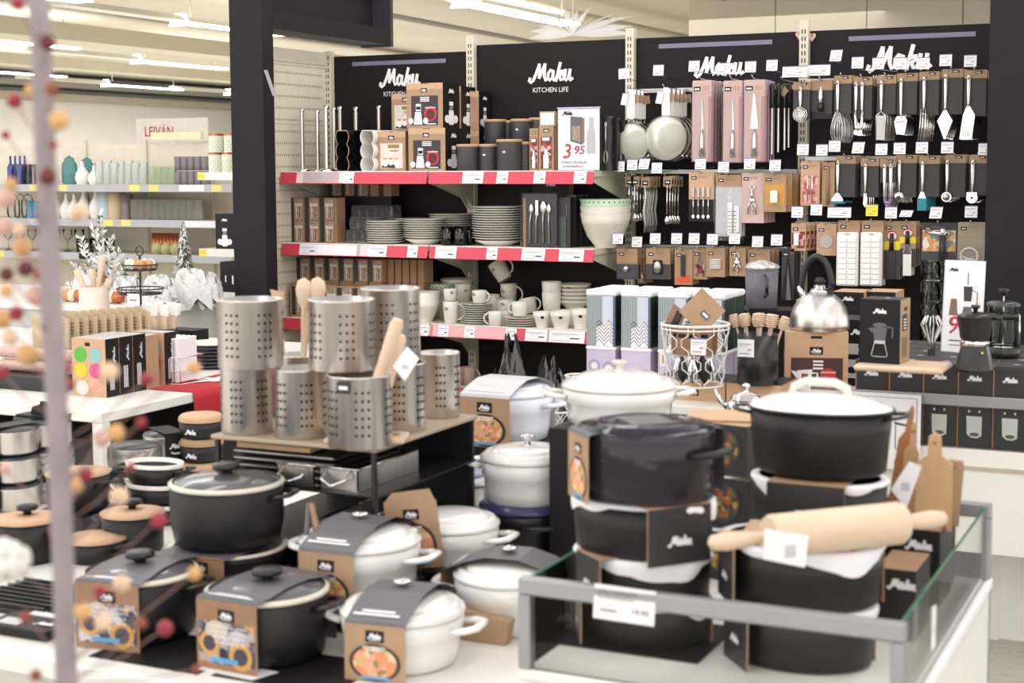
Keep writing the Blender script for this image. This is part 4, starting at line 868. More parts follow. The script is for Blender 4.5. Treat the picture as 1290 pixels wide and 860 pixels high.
MB().lathe([(.004, -.03), (.01, -.05), (.012, -.08), (.008, -.1)], CHR, T(0, -.012, 0), 12).build('steel_top', t); MB().lathe([(.008, -.1), (.016, -.115), (.014, -.135), (.003, -.145)], BLKS, T(0, -.012, 0), 12).build('black_stopper', t)
rep(t, 3, .03, 'bottle stopper card behind the front one', 'bottle stopper cards'); peg(1031, 88, a.z, a.x, Y, 'hook with a wide price ticket over the bottle stopper cards', tagw=.105, tagh=.05)

# ---- bay 3 middle row: spoons, ladles, packs
def spoonset(kind, x, ty, bot, label, n, gap, grp, rr=.004):
    Y = 6.98; a = onY(x, ty, Y); L = a.z - zof(x, bot, Y)
    nm = {'spoon': 'hanging_spoon', 'ladle': 'hanging_ladle', 'knife': 'hanging_knife_set'}[kind]
    t = thing(nm, label, 'cutlery', (a.x, Y, a.z))
    b = MB(); b.box(-.022, .022, 0, .003, -.05, 0, KRF); b.rect(-.015, -.04, .03, .022, BLK, FR(0, 0, 0)); b.rect(-.009, -.032, .018, .007, WHT, FR(0, 0, 0), .0012); b.build('kraft_label', t)
    b = MB(); b.tube([(0, -.004, -.04), (.001, -.008, -L * .5), (0, -.006, -L * .8)], [rr * 1.2, rr, rr * 1.1], CHR, None, 8)
    if kind == 'knife': b.tube([(0, -.006, -.05), (.004, -.004, -L * .35), (-.004, -.01, -L * .62), (.003, -.004, -L * .85), (-.002, -.006, -L)], [.008, .008, .009, .008, .005], STM, None, 6)
    else: b.lathe([(.001, 0), (.010, .006), (.014, .02), (.009, .036), (.001, .042)], CHR, T(0, -.006, -L), 14, 1, .55)
    b.build('cutlery_piece', t); rep(t, n, gap, label.replace('front', 'further') + ', behind the front one', grp); return a
for k, (kind, x, ty, bot, n, gap, tg, lb) in enumerate((('spoon', 793, 222, 266, 3, .05, (780, 207), 'long steel teaspoon hanging at the front'), ('ladle', 800, 222, 279, 4, .04, (796, 205), 'small steel ladle hanging at the front'),
        ('knife', 813, 223, 293, 7, .025, (810, 204), 'wavy steel table knife hanging at the front'), ('ladle', 841, 222, 283, 5, .04, (827, 209), 'steel sauce ladle hanging at the front'))):
    a = spoonset(kind, x, ty, bot, lb, n, gap, lb.replace(' hanging at the front', 's on their hook'))
    peg(tg[0], tg[1] + 2, a.z, a.x, 6.98, 'hook with price ticket holding the %s pieces' % lb.split(' hanging')[0], skew=.008 if k == 2 else 0)
o = None
def cardpack(name, x0, x1, y0, y1, Y, mat, label, draw, n, gap, tg, thick=.012, lower=None, film=False, tagkw={}, drift=0):
    a = onY(x0, y0, Y); c = onY(x1, y1, Y); w = c.x - a.x; h = a.z - c.z; xm = (a.x + c.x) / 2
    t = thing(name, label, 'kitchen gadget', (xm, Y, a.z))
    b = MB(); b.box(-w / 2, w / 2, 0, thick, -h, 0, mat); M = FR(0, 0, 0)
    if lower: b.rect(-w / 2, -h, w, h * lower[1], lower[0], M, .0006)
    b.rect(-w * .40, -.034, .026, .015, BLK, M); b.rect(-w * .40 + .005, -.029, .016, .005, WHT, M, .0012); b.rect(-w * .38 + .03, -.02, w * .35, .002, KRD, M); b.rect(-w * .38 + .03, -.026, w * .3, .002, KRD, M)
    b.build('card', t)
    g = MB(); draw(g, w, h); g.build('gadget', t)
    if film: MB().rbox(-w / 2 + .002, w / 2 - .002, -.018, -.001, -h + .002, -.04, .004, FLMC).build('blister', t)
    for k in range(1, n):
        q = dup(t, label=label + ', behind the front one', group=name.replace('_', ' ') + ' cards behind the front one'); q.location.y += gap * k; q.location.x += drift * k
    if tg: peg(tg[0], tg[1], a.z - .003, xm, Y, 'hook with price ticket holding the %s' % ' '.join(label.split(' on ')[0].split()[:10]), **tagkw)
    return t
def d_skew(b, w, h):
    for k in range(4): b.box(-w * .3 + k * w * .2 - .005, -w * .3 + k * w * .2 + .005, -.012, -.004, -h * .5, -h * .3, mk('skewer_grip', (205, 196, 190), .3)); b.tube([(-w * .3 + k * w * .2, -.008, -h * .5), (-w * .3 + k * w * .2, -.008, -h * .85)], .003, CHR, None, 6); b.disc(-w * .3 + k * w * .2, -h * .9, .007, .009, CHR, FR(0, -.008, 0), .001, 10)
cardpack('corn_fork_pack', 868, 899, 217, 279, 6.90, KRP, 'kraft pack of four corn forks on its hook', d_skew, 3, .05, (882, 206), lower=(BLK, .45))
def d_bag(b, w, h): b.sheet(lambda u, v: (-w * .52 + w * 1.04 * u, -.02 - .006 * math.sin(u * 9 + v * 5), -h * .17 - h * .9 * v), 8, 8, FLM); b.box(-w * .02, w * .16, -.012, -.004, -h * .98, -h * .45, WPL); b.box(w * .22, w * .42, -.010, -.003, -h * .98, -h * .5, WPL); [b.rect(-w * .02, -h * (.6 + .06 * k), w * .18, .002, BLK, FR(0, -.012, 0), .001) for k in range(6)]; [b.rect(w * .22, -h * (.6 + .06 * k), w * .1, .003, BLK, FR(0, -.010, 0), .001) for k in range(6)]
cardpack('baking_ruler_pack', 902, 934, 220, 298, 6.90, KRF, 'white measuring sticks in a clear bag on a kraft header', d_bag, 2, .05, (911, 210), lower=(GRYL, .8))
def d_cork(b, w, h):
    b.tube([(0 + math.cos(a) * .011, -.01, -h * .28 + math.sin(a) * .013) for a in [2 * PI * i / 12 for i in range(12)]], .003, CHR, None, 6, True); b.tube([(0, -.01, -h * .33), (0, -.01, -h * .55)], .006, CHR); b.lathe([(.012, 0), (.016, .01), (.008, .02)], CHR, T(0, -.01, -h * .58), 12, 1, .5)
    for s_ in (-1, 1): b.tube([(s_ * .006, -.01, -h * .55), (s_ * .016, -.01, -h * .65), (s_ * .019, -.01, -h * .82)], .004, CHR, None, 6)
    b.tube([(math.sin(i * 1.3) * .004, -.01, -h * .6 - i * .0045) for i in range(12)], .0025, CHR, None, 5)
cardpack('corkscrew_pack', 934, 962, 218, 281, 6.90, PNK, 'pink carded winged corkscrew on its hook', d_cork, 4, .045, (944, 206), drift=.004)
def d_jar(b, w, h): b.box(-w * .42, w * .42, -.001, -.0005, -h * .82, -h * .28, mk('ochre_print', (205, 150, 70), .5)); b.lathe([(.018, 0), (.018, .05), (.014, .055)], WPL, T(0, -.016, -h * .75), 14, 1, .6)
cardpack('salt_shaker_pack', 962, 990, 219, 267, 6.88, KRF, 'kraft pack with a white shaker on its hook', d_jar, 4, .06, (976, 208), drift=.012)
# ---- bay 3 lower row
LOW = (mk('dim_card', (62, 60, 66), .5), .5)
def d_ball(b, w, h): b.lathe([(.001, -.016), (.012, -.012), (.016, 0), (.012, .012), (.001, .016)], CHR, T(0, -.016, -h * .65), 14); b.rbox(-w * .4, w * .4, -.02, -.002, -h * .95, -h * .45, .003, FLMC)
cardpack('tea_ball_pack', 777, 803, 313, 352, 6.92, KRF, 'kraft and charcoal card with a small steel tea ball', d_ball, 3, .04, (778, 300), lower=LOW)
def d_rope(b, w, h): b.tube([(math.sin(i * .9) * .008, -.006, -.02 - i * .008) for i in range(8)], .004, KRP, None, 6); b.lathe([(.001, -.026), (.016, -.015), (.019, .004), (.01, .022), (.001, .026)], STM, T(0, -.01, -h * .82), 16, 1, .5)
cardpack('tea_strainer_pack', 803, 813, 313, 357, 6.99, KRD, 'narrow tag with a hanging steel tea strainer', d_rope, 3, .05, (802, 304))
def d_oval(b, w, h): b.lathe([(.001, -.03), (.016, -.022), (.02, 0), (.015, .022), (.001, .03)], STM, T(0, -.012, -h * .6), 18, 1, .45); b.lathe([(.024, -.034), (.026, 0), (.022, .034)], BLK, T(0, -.006, -h * .6), 18, 1, .1)
cardpack('egg_timer_pack', 814, 844, 313, 352, 6.90, KRF, 'kraft and charcoal card with an oval steel piece', d_oval, 3, .045, (825, 300), lower=LOW)
def d_blk(b, w, h): b.box(-w * .12, w * .12, -.01, -.002, -h * .75, -h * .15, BLKS); b.poly([(-w * .45, -h * .95), (w * .45, -h * .95), (w * .4, -h * .72), (-w * .4, -h * .8)], mk('orange_print', (225, 90, 50), .5), FR(0, 0, 0), .001)
cardpack('silicone_tool_pack', 850, 872, 314, 359, 6.90, KRF, 'tall kraft card with a black silicone tool', d_blk, 3, .045, (852, 300))
def d_wire(b, w, h): b.tube([(-w * .2, -.008, -h * .9), (0, -.008, -h * .1), (w * .25, -.008, -h * .9)], .003, GRYD, None, 5); b.rect(-w * .3, -h * .8, w * .6, h * .3, BERR, FR(0, 0, 0), .001)
cardpack('meat_fork_pack', 873, 891, 313, 352, 6.91, KRF, 'kraft card with crossed grey wires', d_wire, 3, .04, (874, 300))
def d_lines(b, w, h): [b.tube([(-w * .3, -.006, -h * (.42 + .07 * k)), (w * .3, -.008, -h * (.4 + .07 * k))], .0035, WPL, None, 6) for k in range(5)]
cardpack('towel_clip_pack', 890, 913, 312, 349, 6.89, KRF, 'kraft card with pale wire clips', d_lines, 3, .045, (897, 301))
cardpack('mini_corkscrew_pack', 919, 939, 312, 348, 6.90, KRF, 'small kraft card with a steel corkscrew', d_cork, 4, .05, (925, 300))
cardpack('kraft_filter_pack', 942, 970, 314, 345, 6.92, KRF, 'kraft card behind the foil topped jar', lambda b, w, h: b.rect(-w * .3, -h * .9, w * .5, h * .3, KRD, FR(0, 0, 0), .001), 3, .05, (954, 304), drift=.006)
def d_cone(b, w, h): b.poly([(0, -h * .1), (w * .5, -h), (-w * .5, -h)], BLK, FR(0, -.004, 0), .001); b.poly([(0, -h * .3), (w * .3, -h), (-w * .1, -h)], GRYD, FR(0, -.005, 0), .001)
cardpack('icing_bag_pack', 985, 1000, 313, 378, 6.86, DKG, 'dark pointed bag on a narrow card', d_cone, 3, .05, (978, 302))
# ---- bay 4 extra cards
def d_pinkg(b, w, h): b.rbox(-w * .35, w * .35, -.014, -.002, -h * .95, -h * .35, .004, FLMC); b.rect(-w * .4, -h * .95, w * .8, h * .62, mk_ramp('salmon_print', [(0, (225, 150, 140)), (.5, (240, 190, 180)), (.8, (190, 80, 80))], 60, .4), FR(0, 0, 0), .0008); b.tube([(-w * .1, -.012, -h * .3), (-w * .1, -.012, -h * .9)], .003, CHR); b.tube([(w * .15, -.012, -h * .3), (w * .15, -.012, -h * .9)], .003, CHR)
cardpack('meat_hook_pack', 1009, 1032, 203, 259, 6.92, KRP, 'kraft card with salmon picture and steel skewers', d_pinkg, 3, .045, (1011, 188))
def d_leaf(b, w, h): b.tube([(0, -.008, -h * .1), (0, -.008, -h * .95)], [.004, .008], KRD, None, 6)
cardpack('wood_stick_pack', 1036, 1051, 204, 260, 6.93, KRF, 'narrow kraft card with a brown stick', d_leaf, 2, .04, (1035, 189))
def d_shk(b, w, h): b.rect(-w * .45, -h * .9, w * .9, h * .6, BERR, FR(0, 0, 0), .0008); b.lathe([(.012, 0), (.013, .05), (.01, .056)], WPL, T(-w * .1, -.014, -h * .8), 14)
cardpack('herb_shaker_pack', 997, 1015, 281, 316, 6.86, KRP, 'small kraft card with a white shaker in the lower right row', d_shk, 4, .045, (1004, 267), drift=.008)
def d_clk(b, w, h): b.lathe([(.03, 0), (.03, .006), (.024, .010), (.022, .006)], FRST, T(0, -.003, -h * .55) @ RX(90), 20); b.rbox(-w * .42, w * .42, -.016, -.002, -h * .9, -h * .2, .004, FLMC)
cardpack('egg_slicer_pack', 1029, 1053, 282, 322, 6.88, KRP, 'kraft card with a round clear gadget', d_clk, 2, .045, (1028, 264))
def d_ice(b, w, h):
    b.rbox(-w * .5, w * .5, -.03, -.002, -h, -h * .17, .006, WPL); b.disc(0, -h * .2, .012, .006, GRYL, FR(0, -.03, 0), .001)
    for i in range(2):
        for j in range(9): b.rbox(-w * .4 + i * w * .42, -w * .02 + i * w * .42, -.036, -.03, -h * .24 - (j + 1) * h * .082, -h * .24 - j * h * .082 - .004, .002, mk('ice_tray_white', (250, 250, 247), .25))
cardpack('ice_cube_tray', 1056, 1082, 278, 360, 6.86, KRF, 'white ice cube tray on a kraft header, left one', d_ice, 2, .05, (1057, 267), tagkw=dict(tagw=.105, tagh=.048))
cardpack('ice_cube_tray', 1086, 1112, 278, 360, 6.86, KRF, 'white ice cube tray under the yellow price ticket', d_ice, 2, .05, (1098, 265), tagkw=dict(yellow=True))
def d_pal(b, w, h, L=1): b.disc(0, -h * .25, w * .35, h * .1, REDT, FR(0, 0, 0), .001); b.disc(0, -h * .25, w * .28, h * .07, WHT, FR(0, 0, 0), .0016); b.rect(-w * .5, -h * .48, w, h * .14, YEL, FR(0, 0, 0), .0008); b.tube([(0, -.01, -h * .2), (0, -.01, -h * .5)], [.008, .011], BLKS, None, 8)
def d_pal1(b, w, h): d_pal(b, w, h); b.box(-w * .22, w * .22, -.006, -.004, -h * .99, -h * .5, mk('palette_dark', (70, 72, 70), .25, .6))
def d_pal2(b, w, h): d_pal(b, w, h); b.prism([(-.004, -h * .5), (.004, -h * .5), (w * .26, -h * .66), (w * .26, -h * 1.2), (-w * .26, -h * 1.2), (-w * .26, -h * .66)], .002, WPL, FR(0, -.006, 0)); b.prism([(-w * .26, -h * .72), (w * .26, -h * .72), (w * .1, -h * .52), (-w * .1, -h * .52)], .003, CHR, FR(0, -.007, 0))
cardpack('palette_knife_pack', 1114, 1133, 279, 352, 6.88, KRF, 'palette knife with black handle and dark blade on kraft card', d_pal1, 3, .04, (1122, 268), lower=(DKG, .5))
cardpack('palette_knife_pack', 1134, 1153, 279, 336, 6.88, KRF, 'palette knife with black handle and broad white blade', d_pal2, 3, .04, (1140, 266), lower=(DKG, .4), tagkw=dict(skew=.01, tagh=.03))
def d_torch(b, w, h):
    b.rect(-w * .46, -h * .68, w * .92, h * .5, mk_ramp('dessert_picture', [(0, (240, 200, 120)), (.4, (225, 160, 80)), (.7, (245, 235, 220)), (.85, (120, 150, 150))], 40, .4), FR(0, 0, 0), .001)
    b.tube([(w * .12, -.02, -h * .3), (w * .12, -.022, -h * .95)], [.014, .016], BLKS, None, 10); b.lathe([(.02, 0), (.02, .012)], CHR, T(w * .12, -.02, -h * .99), 12); b.tube([(-w * .38, -.02, -h * .22), (w * .1, -.02, -h * .26), (w * .3, -.02, -h * .27)], [.005, .012, .01], CHR, None, 8); b.lathe([(.01, 0), (.016, .02), (.01, .03)], CHR, T(w * .12, -.02, -h * .3), 12)
    b.rbox(-w * .5, w * .5, -.05, -.002, -h, -h * .08, .008, FLMC)
cardpack('kitchen_torch_pack', 1161, 1205, 280, 334, 6.88, DKG, 'clear pack with a kitchen gas torch over a dessert picture', d_torch, 1, .05, (1178, 268), thick=.02, tagkw=dict(skew=.006))
def d_net(b, w, h):
    for k in range(3):
        c = (-w * .05 + .004 * k, -h * (.5 + .16 * k)); b.tube([(c[0] + math.cos(a) * .036, -.02, c[1] + math.sin(a) * .036) for a in [2 * PI * i / 20 for i in range(20)]], .004, WPL, None, 6, True)
        b.tube([(c[0] - .03, -.02, c[1]), (c[0] + .03, -.018, c[1] - .03)], .003, WPL, None, 5)
    b.sheet(lambda u, v: (-w * .5 + w * u, -.026 - .005 * math.sin(u * 9 + v * 7), -h * .25 - h * .75 * v), 6, 8, FLM)
cardpack('cookie_cutter_bag', 1207, 1240, 280, 365, 6.88, mk('grey_kraft', (172, 158, 134), .7), 'bag of white ring cutters on a grey kraft header', d_net, 2, .05, (1223, 267))
# ------------------------------------------------------------------ middle display: tins, basket, kettle, coffee boxes
def atD(x, D, Z, y=None):
    p = onD(x, 400 if y is None else y, D); return (p.x, p.y, Z)
TZ = .75
# table carrying the tins and the kettle
t = thing('display_table', 'white topped table under the striped tins and the kettle box', 'table')
a = Vector(atD(690, 5.75, 0)); Yf = 4.78; Xr = -1.135; Xl = -2.16
MB().box(Xl, Xr, Yf, 6.1, TZ - .03, TZ, WPL, r=.003).build('table_top', t)
for X in (Xl + .04, Xr - .04):
    for Y in (Yf + .04, 6.06): MB().box(X - .02, X + .02, Y - .02, Y + .02, 0, TZ - .03, ALU).build('leg', t)
# striped tins
SAGE = mk('sage_tin', (176, 190, 192), .35); LIL = mk('lilac_tin', (202, 192, 216), .35); LILD = mk('lilac_print', (160, 145, 190), .35); DGT = mk('dark_green_tin', (38, 52, 48), .4); LAV = mk('pale_lavender', (206, 210, 226), .35)
def tin_striped(w, h, label, loc):
    t = thing('storage_tin', label, 'tin', loc)
    b = MB(); b.box(-w / 2, w / 2, 0, w, 0, h - .022, SAGE, side=DGT); M = FR(0, 0, 0)
    for k in range(13): b.rect(-w * .5 + k * w * .043, 0, .0015, h - .022, DKG if k % 2 else GRY, M)
    b.rect(w * .06, 0, w * .36, h - .022, LAV, M, .0008); b.rect(w * .42, 0, w * .08, h - .022, mk('chevron_blue', (86, 96, 120), .4), M, .0008)
    b.poly([(-w * .16, 0), (w * .42, 0), (w * .42, h * .36), (w * .24, h * .46), (w * .06, h * .38), (-w * .16, h * .36 - .006)], WHT, M, .0012)
    for r_ in range(9):
        y0 = -.012 + r_ * .0135
        pts = [(-w * .16, y0 - .008), (-w * .02, y0 + .012 - .004), (w * .13, y0 + .0), (w * .28, y0 + .012), (w * .42, y0)]
        pts = [(-w * .16, y0), (-w * .06, y0 + .012), (w * .12, y0 - .010), (w * .28, y0 + .012), (w * .42, y0 - .006)]
        if y0 > .012 and y0 < h * .42: b.ribbon(pts, .0028, NAV if 0 else mk('chevron_ink', (52, 54, 84), .4), M, .0018, False)
    for j in range(9):
        for i in range(4): b.disc(-w * .36 + i * w * .24, .02 + j * .018, .008, .007, GRN if j % 3 else DKG, SD(w / 2, w / 2, 0), .0008, 6)
    b.build('tin_body', t)
    MB().rbox(-w / 2 - .003, w / 2 + .003, -.003, w + .003, h - .022, h, .005, WHT).build('lid', t)
    return t
def tin_lilac(w, h, label, loc, circles=True):
    t = thing('storage_tin', label, 'tin', loc)
    b = MB(); b.box(-w / 2, w / 2, 0, w, 0, h - .014, LIL); M = FR(0, 0, 0)
    if circles:
        for (x, y, r) in ((-.03, .07, .028), (.035, .062, .03), (0, .02, .034)):
            x *= w / .118
            b.disc(x * .9, y, r * .8, r * .8, LILD, M, .0006); b.disc(x * .9, y, r * .62, r * .62, LIL, M, .001); b.disc(x * .9, y, r * .4, r * .4, WHT, M, .0014)
    b.build('tin_body', t); MB().rbox(-w / 2 - .003, w / 2 + .003, -.003, w + .003, h - .014, h, .004, WHT).build('lid', t)
    return t
D0 = 5.42; names = ['leftmost', 'second', 'third', 'rightmost']
for k, x in enumerate((757, 801, 848, 893)):
    p = atD(x, D0 - k * .07, TZ); Yt = 5.12
    X = onY(x, 410, Yt).x
    wt_ = .112
    tin_lilac(wt_, .142, 'lilac tin with %s below the %s striped tin' % ('ring print' if k == 0 else 'plain print', names[k]), (X, Yt, TZ), k == 0)
    tin_striped(wt_, .205, 'tall striped chevron tin with white lid, %s in the front row' % names[k], (X, Yt, TZ + .1425))
    tin_lilac(wt_, .142, 'lilac tin below the rear striped tins', (X, Yt + .13, TZ), False).__setitem__('group', 'rear lilac tins')
    tin_striped(wt_, .205, 'striped tin with white lid in the rear row behind the %s one' % names[k], (X, Yt + .13, TZ + .1425))
MB().box(-.012, .012, 0, .002, .09, .14, WPL).box(-.001, .001, 0, .002, 0, .09, WPL).rect(-.004, .10, .008, .03, KRP, FR(0, 0, 0)).build('paper_tag', None, 'small white paper tag between the second striped tin and the basket', 'tag', None, (onY(828, 432, 5.0).x, 5.06, TZ))
# kraft boxes as risers
BZ = .818
for k, (x0, x1, lb) in enumerate(((820, 913, 'flat kraft box under the wire basket with a black logo badge'), (915, 984, 'flat kraft box under the black tub, empty front'))):
    Yb = 4.90; X0 = onY(x0, 500, Yb).x; X1 = onY(x1, 500, Yb).x
    b = MB(); b.box(X0, X1, Yb, Yb + .21, TZ, BZ, KRP, top=mk('box_black_top', (40, 38, 40), .4))
    if k == 0: b.badge(onY(874, 500, Yb).x, TZ + .028, .034, FR(0, Yb, 0))
    else: b.rect(onY(950, 490, Yb).x - .015, BZ - .006, .03, .005, BLK, FR(0, Yb, 0))
    b.build('gift_box', None, lb, 'box')
# hexagon wire basket
pB = Vector(atD(876, 5.03, BZ)); t = thing('wire_basket', 'white honeycomb wire basket full of kraft carded whisks', 'basket', pB)
R1, R0, H = .112, .092, .205
b = MB(); b.tube(circ(R1, 32, z=H), .0045, WPL, None, 8, True).tube(circ(R1, 32, z=H - .014), .003, WPL, None, 6, True); b.build('top_rim', t)
MB().tube(circ(R0, 32, z=.003), .003, WPL, None, 6, True).build('base_ring', t)
b = MB(); NW = 16
for i in range(NW):
    for s_ in (0,):
        pts = []
        for (q, off) in ((0, .5), (.06, .5), (.13, -.0), (.23, -.0), (.31, .5), (.42, .5), (.5, .0), (.61, .0), (.69, .5), (.80, .5), (.88, .0), (1, .0)):
            sg = (1 if i % 2 else -1); a = 2 * PI * (i + (off - .25) * sg * 1.15) / NW; r = R0 + (R1 - R0) * q; pts.append((r * math.cos(a), r * math.sin(a), .003 + (H - .008) * q))
        b.tube(pts, .0021, WPL, None, 5)
b.build('wire_mesh', t)
b = MB(); card(b, FR(.045, -.105, .115) @ RX(-3), .052, .055); b.build('price_ticket', t)
for k in range(9):
    a = 2 * PI * k / 9; r = .055 if k else 0; Z0 = BZ + .012
    q = thing('carded_mini_whisk', 'kraft carded mini whisk packed inside the white wire basket', 'kitchen utensil', (pB.x + r * math.cos(a), pB.y + r * math.sin(a) * .9, Z0), 14 * (k % 3 - 1), 'whisk cards inside the basket')
    MB().box(-.025, .025, -.001, .002, .09, .185, KRD).rect(-.018, .15, .03, .012, BLK, FR(0, -.001, 0)).build('kraft_card', q)
    b = MB(); b.lathe([(.002, 0), (.018, .02), (.02, .045), (.006, .08)], CHR if k % 2 else BLKS, T(0, -.004, 0), 10, 1, .4); b.build('whisk_head', q)
q = thing('carded_mini_whisk', 'kraft card set diagonally on top of the wire basket, logo badge showing', 'kitchen utensil', (pB.x + .03, pB.y - .02, BZ + .25)); q.rotation_euler = (math.radians(-10), math.radians(42), 0)
b = MB(); b.box(-.055, .055, -.001, .002, -.055, .055, KRF); b.rect(0, -.014, .034, .022, GRYD, FR(0, -.001, 0)); b.rect(.006, -.006, .022, .008, WHT, FR(0, -.001, 0), .0012); b.build('kraft_card', q)
q = thing('carded_mini_whisk', 'kraft card leaning at the left inside the top of the basket', 'kitchen utensil', (pB.x - .07, pB.y, BZ + .22)); q.rotation_euler = (0, math.radians(30), math.radians(-20))
MB().box(-.03, .03, -.001, .002, -.06, .04, KRD).box(-.004, .02, -.006, -.001, -.05, .03, BLKS).build('kraft_card', q)
# black tub of honey dippers
pT = Vector(atD(955, 5.05, BZ)); t = thing('utensil_tub', 'black cylinder tub with a white price card holding honey dippers', 'tub', pT)
MB().lathe([(.063, 0), (.068, .004), (.068, .168), (.063, .168), (.062, .01), (.001, .01)], BLKS, n=32).build('tub_body', t)
b = MB(); card(b, FR(-.02, -.072, .098), .056, .058, head=False); b.build('price_ticket', t)
for k, (dx, dy, tilt) in enumerate(((-.052, 0, -16), (-.03, -.03, -8), (-.028, .035, -10), (0, .0, 2), (.005, -.04, 3), (.03, .03, 8), (.036, -.025, 10), (.055, .0, 18), (-.005, .04, 0))):
    q = thing('honey_dipper', 'wooden honey dipper standing in the black tub', 'honey dipper', (pT.x + dx * .55, pT.y + dy * .6, BZ + .03), 0, 'honey dippers in the black tub'); q.rotation_euler = (math.radians(dy * 200), math.radians(tilt), 0)
    MB().cyl(.004, 0, .17, WOOD, n=8).build('stick', q)
    pr = [];
    for j in range(6): z = .165 + j * .0075; r = .012 + .006 * math.sin(PI * (j + .7) / 6.5); pr += [(r * .7, z), (r, z + .001), (r, z + .005), (r * .7, z + .006)]
    MB().lathe(pr, WOOD, n=14).build('ridged_head', q)
# kettle box and kettle
pk = Vector(atD(1029, 5.22, TZ)); Wk = .215; hk = .222
t = thing('kettle_box', 'kraft teapot box with a white jug and red cup picture, under the steel kettle', 'box', pk, 16)
def g_tea(b, M, w, h):
    b.badge(0, h * .71, w * .21, M); b.rect(-w * .09, h * .9, w * .18, h * .04, BLK, M); b.rect(-w * .4, h * .09, w * .82, h * .51, mk('tea_photo', (74, 44, 42), .45), M)
    for k in range(3): b.rect(-w * .05, h * (.53 - k * .055), w * .16, h * .03, WHT, M, .0014)
    b.poly([(-w * .3, h * .4), (-w * .06, h * .42), (-w * .09, h * .05), (-w * .27, h * .05)], WHT, M, .0014); b.poly([(-w * .3, h * .38), (-w * .4, h * .4), (-w * .29, h * .25)], WHT, M, .0014); b.rect(-w * .23, h * .15, w * .1, h * .2, mk('tea_red', (140, 60, 62), .4), M, .002)
    b.ribbon([(-w * .08, h * .36), (w * .02, h * .36), (w * .02, h * .18), (-w * .09, h * .18)], w * .03, WHT, M, .0016, False)
    b.disc(w * .19, h * .34, w * .12, h * .1, REDT, M, .0014); b.rect(w * .07, h * .36, w * .24, h * .03, PNK, M, .0018); b.disc(w * .22, h * .17, w * .12, h * .06, mk('nuts', (150, 80, 56), .5), M, .0014)
kbox(Wk, .17, hk, KRP, BLK, KRP, gf=g_tea).build('carton', t)
b = MB(); b.box(-Wk / 2 - .0006, -Wk / 2, 0, .17, 0, hk, BLK); b.rect(-.1, .1, .03, .05, WHT, LF(-Wk / 2 - .001, .0, 0)); b.build('side_print', t)
kc = pk + Vector((-.012, .085, hk)); t = thing('kettle', 'shiny domed steel kettle with an arched black handle, standing on the kraft box', 'kettle', kc, -10)
b = MB(); pr = [(.098, 0), (.103, .004), (.104, .02), (.1, .05), (.09, .08), (.072, .108), (.05, .124), (.03, .131)]
vs = b.lathe(pr, STL, n=48, caps=True)
b.build('body', t)
MB().lathe([(.034, .13), (.036, .134), (.03, .142), (.02, .147), (.02, .156), (.001, .157)], CHR, n=24).build('lid', t)
MB().lathe([(.008, .156), (.015, .16), (.019, .17), (.014, .18), (.001, .184)], BLKS, n=18).build('lid_knob', t)
MB().tube([(.055 * math.cos(a) - .012, 0, .15 + .105 * math.sin(a)) for a in [math.radians(-4 + 180 * i / 14) for i in range(15)]] + [(-.068, 0, .115)], [.012] * 15 + [.008], BLKS, None, 12, flat=.65).build('handle', t)
MB().tube([(-.052, 0, .10), (-.07, 0, .13), (-.078, 0, .15)], [.016, .012, .01], CHR, None, 10).build('spout', t)
MB().box(.036, .05, -.004, .004, .11, .16, BLKS).build('handle_bracket', t)
# foil topped glass jar on black box
pj = Vector(atD(959, 5.72, 0)); jz = 1.008
MB().box(-.09, .14, -.06, .1, TZ, jz, BLK).logo(.0, TZ + .15, .05, FR(0, -.06, 0), WHT).build('gift_box', None, 'tall black box under the foil topped glass jar', 'box', None, (pj.x, pj.y, 0))
t = thing('glass_jug', 'glass jug with crumpled clear film on top, behind the honey dippers', 'jug', (pj.x, pj.y, jz))
MB().lathe([(.05, 0), (.058, .004), (.062, .15), (.059, .15), (.055, .012), (.001, .01)], mk_film('grey_clear_glass', (235, 235, 240), gloss=.25, rough=.05, body=(190, 186, 196), bodyamt=.25), n=28).lathe([(.05, .01), (.052, .04)], FLMC, n=20, caps=False).build('jug_body', t)
MB().lathe([(.064, .15), (.07, .158), (.055, .168), (.03, .178), (.001, .184)], mk('crumpled_foil', (214, 212, 210), .25, .7, bump=1.0, scale=60), n=16).build('film_cap', t); MB().tube([(.03, -.06, .13), (.045, -.085, .12), (.045, -.085, .06), (.03, -.06, .05)], .006, GLD).build('handle', t)
# small plant between
t = thing('herb_pot', 'small green herb tuft between the rear tins and the glass jug', 'plant', atD(925, 5.6, 1.0)); b = MB()
for k in range(60):
    a = random.uniform(0, 6.28); r = random.uniform(0, .05); z = random.uniform(0, .035); b.disc(0, 0, .009, .006, GRN, T(r * math.cos(a), r * math.sin(a), z) @ RX(random.uniform(0, 90)) @ RZ(random.uniform(0, 360)), 0, 6)
b.build('leaves', t); MB().lathe([(.035, -.25), (.045, -.01), (.04, -.008)], WPL, n=18).build('pot', t)
